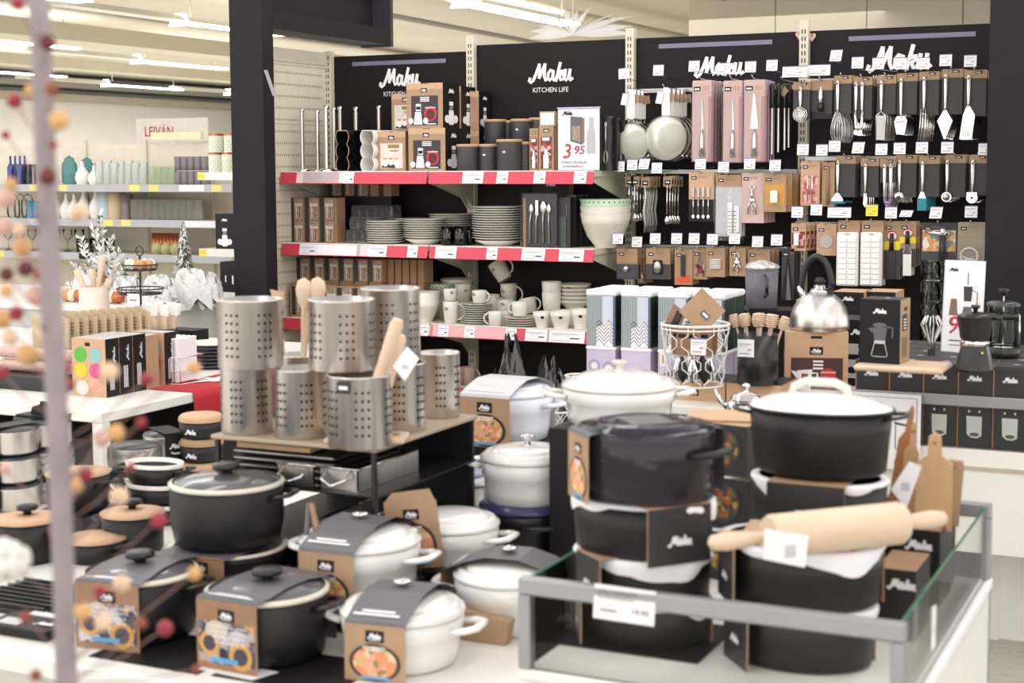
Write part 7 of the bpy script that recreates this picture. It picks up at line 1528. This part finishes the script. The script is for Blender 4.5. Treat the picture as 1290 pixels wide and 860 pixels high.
# ------------------------------------------------------------------ pans and pots at the back of the front table
LID = mk('pan_lid_dark', (60, 58, 62), .3)
def saucepan(R, h, label, loc, rz=0, carton=True, flap=False, foil=False):
    t = thing('saucepan', label, 'saucepan', loc, rz)
    MB().lathe([(R * .9, 0), (R, .008), (R, h - .003), (R * 1.03, h), (R * .97, h), (R * .94, .01), (.001, .008)], STL, n=30).build('pan_body', t)
    MB().lathe([(R * 1.02, h + .0005), (R * .98, h + .006), (R * .4, h + .013), (.001, h + .014)], LID, n=30).build('lid', t)
    if carton: b = MB(RZ(carton if carton is not True else 30)); b.box(-.035, .035, -R - .006, -R - .003, 0, h + .014, BLK); b.logo(0, h * .62, .042, FR(0, -R - .006, 0), WHT, .001, wt=.1); b.ribbon([(-.015, h * .32), (-.008, h * .26), (.008, h * .26), (.015, h * .32)], .005, WHT, FR(0, -R - .006, 0)); b.box(-.035, .035, -R - .006, R, h + .0145, h + .0155, BLK); b.build('carton_sleeve', t)
    if flap: b = MB(); b.prism([(-.05, 0), (.05, 0), (.045, .03), (.015, .035), (.01, .045), (-.01, .045), (-.015, .035), (-.045, .025)], .003, BLK, FR(0, 0, h + .016)); b.box(-.08, .03, -.03, .05, h + .016, h + .022, BLK); b.build('carton_flap', t)
    if foil: MB().lathe([(R * 1.05, .0), (R * 1.08, h * .5), (R * 1.06, h * .98)], FLM, n=26, caps=False).build('film_wrap', t)
    return t
dz = .081
for k in range(3): saucepan(.072, .065, 'steel saucepan in the leftmost stack behind the berry branch, %s' % ['bottom', 'middle', 'top'][k], Vector(atD(10, 4.30, FT + .0005 + k * dz)), 0, -12)
for k in range(3): saucepan(.078, .065, 'steel saucepan in the second stack from the left, %s' % ['bottom one in foil', 'middle one in foil', 'top one with a flapped black carton'][k], Vector(atD(51, 4.42, FT + .0005 + k * dz)), 0, -14 if k < 2 else -50, k == 2, k < 2)
for k in (0, 2): saucepan(.074, .065, 'steel saucepan in the stack right of the table leg, %s' % ['bottom', 'middle', 'top, wrapped in foil'][k], Vector(atD(165, 4.46, FT + .0005 + k // 2 * dz)), 0, -14 if k < 2 else False, False, k > 0)
for k in (0, 2): saucepan(.070, .065, 'steel saucepan with a black sleeve left of the small kraft banded pots, %s' % ['bottom', 'middle', 'top'][k], Vector(atD(206, 4.66, FT + .0005 + k // 2 * dz)), 0, 60)
for k in range(3):
    p_ = Vector(atD(250, 4.62, FT + .0005 + k * .073))
    t = thing('small_pot', 'small black pot with a kraft band near the left table edge, %s of the stack' % ['bottom', 'middle', 'top'][k], 'pot', p_)
    MB().lathe([(.055, 0), (.064, .01), (.066, .05), (.063, .05)], IRON, n=26).build('pot_body', t); MB().lathe([(.068, .0505), (.068, .06), (.06, .07), (.001, .071)], KRF if k % 2 else KRP, n=26).build('kraft_lid', t); b = MB(); b.logo(0, .024, .04, FR(.012, -.0665, 0), WHT, .001, wt=.1); b.build('logo_print', t)
def kraftpot(R, h, label, loc, rz=0, knob=True, sy=1, liner=False):
    t = thing('casserole_pot', label, 'pot', loc, rz)
    MB().lathe([(R * .88, 0), (R * .97, .01), (R, h), (R * .94, h), (R * .85, .015), (.001, .012)], IRON, n=34, sy=sy).build('pot_body', t)
    if liner: MB().lathe([(R * 1.03, h + .0005), (R * 1.04, h + .012), (R * .98, h + .012), (R * .9, h - .02)], CER, n=30, sy=sy, caps=False).build('white_liner', t)
    else:
        MB().lathe([(R * 1.03, h + .0005), (R * 1.03, h + .006), (R * .5, h + .012), (.001, h + .013)], KRP, n=34, sy=sy).build('kraft_lid', t)
        if knob: MB().lathe([(.01, h + .013), (.01, h + .022), (.026, h + .026), (.025, h + .036), (.001, h + .04)], BLKS, n=18).build('knob', t)
    for a in (8, 188): b = MB(); loop_handle(b, R, h * .8, IRON, a, .035, .025, .007); b.build('side_handle', t)
    return t
kraftpot(.083, .095, 'black pot with a kraft lid behind the berry branch, upper left', Vector(atD(92, 4.02, FT + .06)), 0, False); MB().box(-.09, .09, -.09, .09, 0, .059, BLKS).build('gift_box', None, 'flat black box under the upper left kraft lid pot', 'box', None, Vector(atD(92, 4.02, FT + .0005)))
kraftpot(.078, .095, 'black pot with a kraft lid and black knob left of the biggest black pot', Vector(atD(160, 3.80, FT + .0005)), 0)
kraftpot(.082, .10, 'black pot with a kraft lid and black knob at the left picture edge', Vector(atD(26, 3.72, FT + .0005)), 0)
kraftpot(.075, .05, 'shallow black dish with a kraft lid behind the berry branch', Vector(atD(112, 3.86 - .14, FT + .0005)), 0, False)
for k in range(3): kraftpot(.085, .042, 'black dish with a cream inside in the stack left of the biggest pot, %s' % ['bottom', 'middle', 'top'][k], Vector(atD(190, 4.12, FT + .0005 + k * .056)), 0, False, .7, True)
# dark grill grid and small items at left front
q = Vector(atD(35, 3.33, FT + .0005)); t = thing('grill_pan', 'black ribbed grill pan lying at the left of the front table', 'pan', q, 0)
MB().box(-.14, .10, -.09, .12, 0, .012, IRON, r=.003).build('pan_body', t); b = MB()
for k in range(8): b.box(-.13, .09, -.08 + k * .025, -.072 + k * .025, .012, .02, IRON)
b['x'] if False else b.build('ribs', t)
q = Vector(atD(30, 3.12, FT + .0005)); b = MB(); b.box(-.10, .07, -.045, .045, 0, .02, BLK, r=.002); b.logo(.03, .0, .05, T(0, 0, .0205), WHT, .001, wt=.1); b.rect(-.08, -.03, .06, .04, GRYL, T(0, 0, .0205)); b.build('tool_pack', None, 'black pack with white script lying in front of the grill pan', 'packaging', None, q)
MB().box(-.08, .02, -.012, .012, 0, .014, WPL, r=.003).build('white_clip', None, 'white plastic clip beside the black script pack', 'clip', None, q + Vector((.0, .075, 0)))

# ------------------------------------------------------------------ glassware gondola far left
GY = 8.5; gx0 = onY(-60, 230, GY).x; gx1 = onY(300, 230, GY).x
gl = thing('shelving_unit', 'cream shelving of glassware far behind the berry branch', 'shelving')
b = MB(); b.box(gx0, gx1, GY, GY + .03, .0, onY(150, 182, GY).z, mk('cream_back_panel', (226, 216, 200), .6)); b.build('back_board', gl)
for x in (107, 183, 265): X = onY(x, 200, GY - .02).x; MB().box(X - .01, X + .01, GY - .02, GY, 0, onY(150, 176, GY).z, CRM).build('upright', gl)
MB().box(gx0, gx1, GY - .45, GY + .02, 0, .35, CRM).build('plinth_base', gl)
RAILG = mk('grey_price_rail', (186, 186, 190), .4)
def gshelf(ypx, xa, xb, label, tags, yref=None):
    SYg = GY - .42; z = onY(150, ypx, SYg).z; X0 = onY(xa, ypx, SYg).x; X1 = onY(xb, ypx, SYg).x
    t = thing('wall_shelf', label, 'shelf'); MB().box(X0, X1, SYg + .004, GY - .021, z - .03, z, CRM).build('shelf_board', t); MB().box(X0, X1, SYg - .004, SYg + .003, z - .045, z + .004, RAILG).build('price_rail', t)
    for (x, c, w) in tags: X = onY(x, ypx, SYg).x; MB().rect(0, z - .04, w, .04, c, FR(X, SYg - .004, 0), .001).build('price_label', t)
    return z, SYg
YEP = mk('pale_yellow_label', (240, 226, 120), .5)
gz1, GS = gshelf(233, -50, 292, 'upper grey railed glassware shelf, far left', [(38, YEP, .07), (75, YEP, .07), (163, YEP, .09), (188, YEP, .08), (226, WHT, .2), (267, YEP, .08)])
gz2, _ = gshelf(277, -50, 292, 'middle glassware shelf, behind the snowy tree', [(131, YEP, .08), (153, YEP, .08), (232, WHT, .25)])
gz3, _ = gshelf(320, -50, 292, 'lower glassware shelf, behind the berry branch', [(-5, YEP, .08), (100, BLK, .1)])
MB().box(0, .42, 0, .03, 0, .05, mk('cream_sign_rail', (232, 226, 190), .5)).build('sign_rail', None, 'cream rail under the red lettered bakery sign', 'rail', None, onY(190, 176, GY - .05))
q = onY(216, 169, 14); b = MB(); b.text('LEIVÄN-', 0, 0, .17, mk('red_sign_letters', (196, 40, 60), .5), FR(0, 0, 0), 0, w=.30 * 14 / 14); 
b = MB(); b.box(-.5, .5, 0, .02, -.08, .18, mk('sign_white', (238, 230, 220), .7)); b.text('LEIVÄN-', -.15, -.02, .16, mk('red_sign_letters', (196, 40, 60), .5), FR(0, 0, 0), .004, w=.44); b.build('wall_sign', None, 'white sign with red letters above the glassware shelving', 'sign', None, q)
MB().box(-.03, .03, .03, .06, 0, q.z - .08, WPL).build('sign_pole', None, 'white pole carrying the red lettered sign', 'pole', None, (q.x, q.y, 0))
TG = mk_film('teal_glass', (165, 208, 212), gloss=.25, rough=.05, body=(130, 180, 186), bodyamt=.3); BG = mk('cobalt_glass', (40, 50, 120), .1, coat=.5); LV = mk('milk_vase', (240, 236, 230), .3)
def gi(x, Y, Z, prof, mat, name, label, cat, group=None, n=18):
    q = onY(x, 230, Y); return MB().lathe(prof, mat, n=n).build(name, None, label, cat, group, (q.x, Y, Z))
bot = lambda r, h: [(r * .9, 0), (r, .01), (r, h * .6), (r * .35, h * .75), (r * .3, h), (r * .2, h)]
jar = lambda r, h: [(r * .8, 0), (r, .02), (r * 1.02, h * .45), (r * .98, h * .7), (r * .6, h * .84), (r * .7, h * .88), (r * .3, h * .95), (.001, h)]
glas = lambda r, h: [(r * .85, 0), (r * .9, .004), (r, h), (r * .94, h), (r * .85, .008), (.001, .008)]
vase = lambda r, h: [(r * .7, 0), (r, h * .25), (r * .85, h * .5), (r * .3, h * .75), (r * .22, h * .95), (r * .3, h)]
for k in range(4): gi(14 + k * 6, GS + .12 + .05 * (k % 2), gz1 + .001, bot(.025, .2), BG, 'glass_bottle', 'cobalt blue bottle on the upper glass shelf, %s from the left' % ORD[k], 'bottle')
for k in range(3): gi(36 + k * 6, GS + .14, gz1 + .001, glas(.03, .14), GLS, 'glass_bottle', 'clear glass beside the cobalt bottles, %s from them' % ORD[k], 'glass')
gi(88, GS + .14, gz1 + .001, jar(.052, .20), TG, 'glass_jar', 'larger teal glass jar on the upper glass shelf', 'jar'); gi(110, GS + .26, gz1 + .001, jar(.05, .19), TG, 'glass_jar', 'smaller teal jar behind the white teardrop vase', 'jar')
gi(104, GS + .1, gz1 + .001, vase(.05, .16), LV, 'vase', 'white teardrop vase in front of the smaller teal jar', 'vase'); gi(119, GS + .1, gz1 + .001, vase(.045, .13), LV, 'vase', 'white vase right of the teardrop vase', 'vase')
for k in range(14): gi(126 + (k % 7) * 9, GS + .10 + .12 * (k // 7), gz1 + .001, glas(.034, .12 + .02 * (k // 7) + .012 * (k % 3)), FRST, 'drinking_glass', 'frosted glass in the middle of the upper glass shelf', 'glass', 'frosted glasses on the upper shelf')
for k in range(12): gi(193 + (k % 4) * 8, GS + .10 + .1 * (k // 4), gz1 + .001, glas(.034, .12), mk_film('green_tint_glass', (246, 252, 240), gloss=.1, body=(240, 246, 226), bodyamt=.2), 'drinking_glass', 'green tinted glass left of the grey tumblers', 'glass', 'green tinted glasses on the upper shelf')
for r_ in range(2):
    for k in range(5): gi(226 + k * 8.5, GS + .1 + r_ * .01, gz1 + .001 + r_ * .095, glas(.033, .09), mk('grey_tumbler', (120, 112, 116), .3), 'tumbler', 'grey metallic tumbler, %s row, %s from the left' % (['lower', 'upper'][r_], ORD[k]), 'tumbler')
for k, x in enumerate((70, 83, 93, 105, 120)): gi(x, GS + .12, gz2 + .001, vase(.05, .17 + .03 * (k > 2)), LV, 'vase', 'white bottle vase on the middle glass shelf, %s from the left' % ORD[k], 'vase')
gi(132, GS + .14, gz2 + .001, [(.055, 0), (.055, .2), (.05, .2)], mk('ice_blue_candle', (186, 206, 214), .4), 'pillar_candle', 'tall ice blue cylinder on the middle glass shelf', 'candle'); gi(146, GS + .14, gz2 + .001, [(.058, 0), (.058, .2), (.05, .2)], mk('sand_candle', (206, 182, 152), .4), 'pillar_candle', 'tall sand coloured cylinder beside the ice blue one', 'candle')
gi(159, GS + .12, gz2 + .001, [(.04, 0), (.035, .05), (.045, .17), (.04, .17)], mk('smoke_lantern', (120, 110, 108), .2), 'lantern', 'smoky small lantern on the middle glass shelf', 'lantern')
for k in range(20): gi(170 + (k % 10) * 8.8, GS + .1 + .12 * (k // 10), gz2 + .001, glas(.036, .135), mk_film('straw_glass', (253, 252, 250), gloss=.1, body=(244, 240, 232), bodyamt=.12), 'drinking_glass', 'clear tumbler in the double row on the middle glass shelf', 'glass', 'clear tumblers on the middle shelf')
for k in range(3): t = gi(16 + k * 9, GS + .12, gz2 + .001, jar(.045, .17), GLS, 'glass_jar', 'clear lidded jar at the far left of the middle shelf, %s of three' % ORD[k], 'jar')
for k in range(2): gi(38 + k * 9, GS + .12, gz2 + .001, [(.035, 0), (.035, .12), (.03, .12)], mk('blue_tin', (90, 150, 180), .4), 'candle_tin', 'blue topped tin on the middle glass shelf, %s one' % ['left', 'right'][k], 'tin')
for k in range(14): gi(8 + (k % 7) * 15, GS + .1 + .12 * (k // 7), gz3 + .001, [(.03, 0), (.004, .006), (.004, .07), (.03, .10), (.034, .15), (.03, .15)], GLS, 'wine_glass', 'clear wine glass on the lower glass shelf', 'glass', 'wine glasses on the lower shelf')
for k in range(10): gi(100 + (k % 5) * 9, GS + .08 + .12 * (k // 5), gz3 + .001, glas(.035, .09), GLS, 'drinking_glass', 'low clear tumbler on the lower glass shelf', 'glass', 'low tumblers on the lower shelf')
COP = mk('copper', (190, 110, 80), .3, .8)
for k in range(9): gi(193 + k * 4.5, GS + .1, gz3 + .001, glas(.02, .14), COP, 'candle', 'copper coloured taper holder behind the snowy tree', 'candle holder', 'copper taper holders')
for k in range(3): gi(197 + k * 12, GS + .03, gz3 + .001, [(.03, 0), (.045, .02), (.045, .055), (.03, .075), (.001, .08)], mk('olive_ball', (170, 165, 110), .4), 'round_candle', 'olive round candle under the copper holders, %s from the left' % ORD[k], 'candle')

# short end shelves left of the black post
EY = 7.35
def eshelf(x0, x1, y, label, Y=EY):
    a = onY(x0, y, Y); b_ = onY(x1, y, Y); t = thing('end_shelf', label, 'shelf', (a.x, Y, a.z)); w = b_.x - a.x
    MB().box(0, w, 0, .34, -.02, 0, CRM).build('shelf_board', t); MB().box(-.003, w, -.006, 0, -.045, .0, WPL).rect(0, -.04, .05, .035, YEL, FR(0, -.006, 0), .001).build('price_rail', t)
    MB().prism([(.3, -.02), (.02, -.02), (.02, -.05), (.3, -.14)], .004, CRM, SD(w - .03, 0, 0)).build('bracket', t); return a.z, a.x, b_.x
ez1, ex0, ex1 = eshelf(250, 300, 217, 'short shelf with dotted tins left of the black post'); ez2, _, _ = eshelf(252, 300, 313, 'short lower shelf left of the black post above a black box')
MB().box(ex0 + .0, ex1, EY + .345, EY + .37, 0, 1.9, CRM).build('end_panel', gl)
DTN = mk('mint_dotted_tin', (226, 230, 212), .35)
for k, (x, z, r, h) in enumerate(((273, 0, .048, .115), (289, 0, .045, .115), (274, .1155, .05, .11), (292, .1155, .045, .11))):
    t = thing('storage_tin', 'mint dotted tin on the short shelf beside the post, %s' % ['lower left', 'lower right', 'upper left', 'upper right'][k], 'tin', (onY(x, 200, EY + .06).x, EY + .06, ez1 + z))
    b = MB(); b.lathe([(r, 0), (r, h - .012)], DTN, n=26)
    for j in range(12):
        for i in range(4): M = Matrix.Rotation(2 * PI * (j + .5 * (i % 2)) / 12, 4, 'Z') @ T(0, -r, .015 + i * .016) @ RX(90); b.disc(0, 0, .0035, .0035, mk('mint_dots', (130, 175, 140), .4), M, .0008, 6)
    b.build('tin_body', t); MB().lathe([(r + .001, h - .0115), (r + .001, h), (.001, h)], COP, n=26).build('lid', t)
t = thing('gift_box', 'black box with white jar print left of the post, above the lower short shelf', 'box', (onY(283, 290, EY + .03).x, EY + .03, ez2)); kbox(.13, .12, .205, BLK, BLK, BLK, mat=BLK, gf=g_jar).build('carton', t)
t = thing('gift_box', 'dark box below the lower short shelf, left of the post', 'box', (onY(290, 360, EY).x, EY, 0)); kbox(.14, .12, onY(290, 330, EY).z, BLK, BLK, BLK, mat=BLK, gf=lambda b, M, w, h: (b.rect(-w * .25, h * .88, w * .06, h * .04, WHT, M), b.rect(w * .1, h * .87, w * .08, h * .05, WHT, M))).build('carton', t)
# christmas goods on a table between
XZ = .86; xa = onZ(70, 395, XZ)
t = thing('display_table', 'pale table with white flocked greenery and throws in the left background', 'table'); MB().box(-6.6, -4.75, 5.95, 6.9, XZ - .03, XZ, WPL).build('table_top', t); MB().box(-6.55, -4.8, 6.0, 6.85, 0, XZ - .031, WPL).build('table_base', t)
SNO = mk('flocked_white', (236, 236, 234), .8); SGR = mk('frosted_green', (90, 104, 84), .8)
def sprig(b, base, tip, mat, n, ln, w=.012):
    base = Vector(base); tip = Vector(tip); ax = (tip - base)
    for i in range(n):
        p0 = base + ax * (i / n); d = Vector((random.gauss(0, 1), random.gauss(0, 1), random.gauss(0, .6))).normalized() * ln * (1.1 - .5 * i / n) + ax.normalized() * ln * .5
        s = d.cross(Vector((random.gauss(0, 1), random.gauss(0, 1), random.gauss(0, 1)))).normalized() * w * .5
        m = mat if random.random() < .85 else SGR
        b.add([tuple(p0 - s * .5), tuple(p0 + d * .5 - s), tuple(p0 + d), tuple(p0 + d * .5 + s)], [(0, 1, 2, 3)], m)
def at(x, y, Y): return onY(x, y, Y)
random.seed(5)
q = at(132, 380, 6.35); t = thing('flocked_branch', 'large white flocked branch bush in the left background', 'greenery', (q.x, 6.35, XZ)); b = MB()
for (x, y) in ((100, 300), (118, 288), (126, 268), (140, 300), (150, 318), (165, 330), (95, 335), (110, 340), (170, 352), (90, 360), (150, 350)):
    e = at(x, y, 6.35 + random.uniform(-.12, .12)) - Vector((q.x, 6.35, XZ)); e.z = max(e.z, .06); sprig(b, (0, 0, 0), tuple(e), SNO, 80, .05, .016)
b.build('sprigs', t); MB().cyl(.02, 0, .12, KRD, n=10).build('stem', t)
q = at(232, 335, 6.45); t = thing('snowy_tree', 'small frosted green fir tree beside the black wire stand', 'tree', (q.x, 6.45, XZ)); hh = at(237, 277, 6.45).z - XZ; b = MB()
for i in range(900):
    v = random.random() ** .8; a = random.uniform(0, 6.28); r = .085 * (1 - v) + .008; z = .06 + v * (hh - .06)
    p0 = Vector((r * .35 * math.cos(a), r * .35 * math.sin(a), z)); p1 = Vector((r * math.cos(a), r * math.sin(a), z - .022)); s = Vector((-math.sin(a), math.cos(a), 0)) * .006
    b.add([tuple(p0), tuple((p0 + p1) / 2 - s), tuple(p1), tuple((p0 + p1) / 2 + s)], [(0, 1, 2, 3)], SGR if random.random() < .5 else SNO)
b.build('foliage', t); MB().cyl(.01, 0, hh * .9, KRD, n=8).build('trunk', t)
FURS = mk('silver_fur', (226, 226, 224), .6, var=.12, scale=40, bump=.6)
for k, (x, y, w, h) in enumerate(((200, 350, .30, .12), (240, 345, .32, .15), (262, 352, .2, .13), (215, 362, .34, .09), (160, 372, .25, .10), (110, 378, .25, .12))):
    q = at(x, y, 6.2 + .05 * (k % 3)); ph = k * 1.7; zb = XZ + [.0, .0, .0, .101, 0, 0][k] * 0
    w *= .72; MB().sheet(lambda u, v: ((w / 2) * math.cos(2 * PI * u) * math.cos(v * PI / 2) ** .6 * (1 + .15 * math.sin(5 * u * 6.28 + ph)), .075 * math.sin(2 * PI * u) * math.cos(v * PI / 2) ** .6, h * math.sin(v * PI / 2) * (1 + .2 * math.sin(9 * u * 6.28 + ph) * (1 - v)) + .03 * math.sin(u * 30 + v * 12)), 30, 10, FURS).build('fur_throw', None, 'crumpled silver white fur throw on the pale background table, %s' % ['left of centre', 'behind the wire stand', 'at the right end', 'lying in front', 'under the flocked bush', 'far left'][k], 'throw', None, (q.x, q.y + (.0 if k != 3 else -.12), XZ))
# black two tier wire stand
q = at(178, 400, 5.7); t = thing('wire_stand', 'black two tier wire fruit stand with a ring handle', 'stand', (q.x, 5.7, KZ)); zt = at(178, 316, 5.7).z - KZ
MB().cyl(.005, 0, zt - .02, BLKS, n=8).build('pole', t); MB().tube([(.022 * math.cos(a), 0, zt + .022 * math.sin(a)) for a in [2 * PI * i / 16 for i in range(16)]], .003, BLKS, None, 6, True).build('ring_handle', t)
for k, (z, R) in enumerate(((at(178, 333, 5.7).z - KZ, .085), (at(178, 363, 5.7).z - KZ, .11))):
    b = MB(); b.tube(circ(R, 24, z=z), .003, BLKS, None, 6, True); b.tube(circ(R * .9, 24, z=z - .025), .003, BLKS, None, 6, True)
    for i in range(24): a = 2 * PI * i / 24; b.tube([(R * math.cos(a), R * math.sin(a), z), (R * .9 * math.cos(a + .12), R * .9 * math.sin(a + .12), z - .025), (0, 0, z - .025)], .0012, BLKS, None, 4)
    b.build('wire_tier', t)
for k in range(7):
    a = k * .9; gi2 = MB().lathe([(.001, 0), (.018, .006), (.024, .024), (.018, .042), (.001, .048)], [mk('amber_bauble', (200, 150, 100), .3), LV, mk('pale_bauble', (236, 220, 200), .3)][k % 3], n=14).build('bauble', None, 'round bauble on the upper tier of the black wire stand', 'bauble', 'baubles on the wire stand', (q.x + .05 * math.cos(a), 5.7 + .05 * math.sin(a), KZ + at(178, 333, 5.7).z - KZ - .022))
for k in range(9):
    p_ = at(88 + k * 8, 366, 6.12); MB().lathe([(.001, 0), (.03, .01), (.036, .035), (.026, .06), (.001, .068)], [mk('amber_bauble', (200, 150, 100), .3), mk('cream_bauble', (232, 214, 190), .3), COP][k % 3], n=14).build('bauble', None, 'amber and cream bauble in front of the flocked bush, %s from the left' % ORD[k], 'bauble', None, (p_.x, 6.1, XZ))

# ------------------------------------------------------------------ berry branch close to the camera
BD = 1.5
t = thing('berry_branch', 'blurred decorative branch with red, tan and cream berries close at the left', 'decoration', (0, 0, 0)); origin = None
pts = [onD(46, -40, 1.5), onD(52, 60, 1.5), onD(57, 200, 1.49), onD(66, 400, 1.48), onD(74, 560, 1.47), onD(80, 720, 1.46), onD(85, 900, 1.45)]
last = pts[-1]; pts += [last + Vector((.0, 0, -.2)), Vector((last.x, last.y, .02))]
STEM = mk('mauve_bark', (158, 146, 148), .6, var=.15, scale=30)
MB().tube([tuple(p) for p in pts], [.0102] * 3 + [.0108] * 6, STEM, None, 12).build('stem', t)
MB().lathe([(.09, 0), (.09, .02), (.02, .03), (.012, .06)], WPL, T(last.x, last.y, 0), 24).build('foot', t)
RB_ = mk('berry_red', (150, 28, 48), .35); DR = mk('berry_dark_red', (96, 32, 34), .4); TN = mk('berry_tan', (206, 160, 104), .5); CRB = mk('berry_cream', (222, 190, 160), .6); PKB = mk('berry_pink', (214, 168, 156), .6); BRN = mk('berry_brown', (140, 66, 42), .5)
BR = [(22, 4, 9, RB_), (52, 10, 12, TN), (60, 53, 11, DR), (18, 127, 10, RB_), (40, 115, 10, TN), (65, 112, 9, BRN), (74, 152, 13, TN), (7, 170, 6, RB_), (67, 182, 6, RB_), (60, 222, 12, DR), (100, 268, 12, CRB), (8, 250, 13, PKB), (28, 312, 13, TN), (8, 345, 10, DR), (32, 338, 11, DR), (8, 366, 9, TN), (45, 372, 13, PKB), (2, 402, 13, TN), (35, 447, 15, TN), (82, 463, 9, RB_), (85, 484, 10, BRN), (138, 468, 13, CRB), (185, 477, 9, RB_), (245, 463, 9, TN), (146, 545, 12, TN), (178, 532, 7, RB_), (128, 552, 11, PKB), (108, 597, 10, RB_), (165, 588, 6, RB_), (78, 612, 10, TN), (96, 612, 10, TN), (150, 625, 13, CRB), (200, 655, 11, RB_), (70, 668, 10, BRN), (245, 722, 10, TN), (125, 745, 9, RB_), (153, 735, 12, CRB), (104, 770, 12, TN), (130, 784, 12, CRB), (178, 785, 8, BRN), (208, 791, 11, RB_), (32, 777, 9, BRN), (85, 800, 11, PKB), (45, 850, 8, BRN), (247, 843, 6, BRN), (4, 285, 12, PKB), (14, 232, 9, TN), (20, 395, 10, RB_), (12, 425, 11, CRB), (50, 345, 9, BRN), (3, 470, 9, RB_), (24, 290, 9, CRB), (6, 590, 8, PKB)]
random.seed(3)
for k, (x, y, r, m) in enumerate(BR):
    D = BD + random.uniform(-.13, .16); c = onD(x, y, D); R = r * D / 1920 * .95
    MB().lathe([(R * math.sin(PI * i / 8) + 1e-5, -R * math.cos(PI * i / 8)) for i in range(9)], m, Matrix.Translation(c), 14, caps=False).build('berry', t)
    # twig from the stem
    sy_ = min(860, y + 30 + abs(x - 65) * .45); f_ = sy_ / 860; sxp = 50 + 35 * f_; s0 = onD(sxp, sy_,  BD * .985)
    mid = (s0 + c) / 2 + Vector((0, 0, -.006)); MB().tube([tuple(s0), tuple(mid), tuple(c)], 0.0008, mk('twig_brown', (140, 108, 100), .7), None, 5).build('twig', t)
c = onD(8, 706, BD); b = MB()
for k in range(26): d = Vector((random.gauss(0, 1), random.gauss(0, 1), random.gauss(0, 1))).normalized() * .016; b.lathe([(.009 * math.sin(PI * i / 5) + 1e-5, -.009 * math.cos(PI * i / 5)) for i in range(6)], LV, Matrix.Translation(c + d), 8, caps=False)
b.build('fluffy_pompom', t); MB().tube([tuple(c), tuple(onD(80, 760,  BD * .985))], 0.0008, mk('twig_brown', (140, 108, 100), .7)).build('twig', t)
# ------------------------------------------------------------------ nest the pieces that belong to a part one level deeper
NEST = {'knob': ('lid',), 'lid_knob': ('lid',), 'lid_handle': ('lid',), 'price_label': ('price_rail',), 'price_ticket': ('ticket_arm',), 'lid_flap': ('carton',), 'rest_lug': ('rim',), 'mesh_bowl': ('rim',), 'round_label': ('carton',), 'side_print': ('carton',), 'filter': ('plunger_rod',), 'plunger_knob': ('plunger_rod',), 'rim_ring': ('lid',), 'sticker': ('jar',), 'logo_print': ('pot_body',), 'badge': ('holder_body',), 'tree_print': ('cloth',), 'ribs': ('pan_body',)}
for o in list(bpy.context.scene.objects):
    if o.parent and o.parent.parent is None and not o.children:
        key = o.name.split('.')[0]
        for want in NEST.get(key, ()):
            sib = [c for c in o.parent.children if c.name.split('.')[0] == want and c is not o]
            if sib and sib[0].matrix_local == Matrix.Identity(4): o.parent = sib[0]; break
for o in bpy.context.scene.objects:      # parts that look different from the rest of their thing
    if o.parent:
        k = o.name.split('.')[0]
        if k == 'price_ticket': o['label'] = 'white price ticket'
        elif k == 'price_rail': o['label'] = 'coloured price rail along the shelf front'
        elif k == 'carton_sleeve': o['label'] = 'printed cardboard sleeve'
        elif k == 'tissue_liner': o['label'] = 'crumpled white tissue'
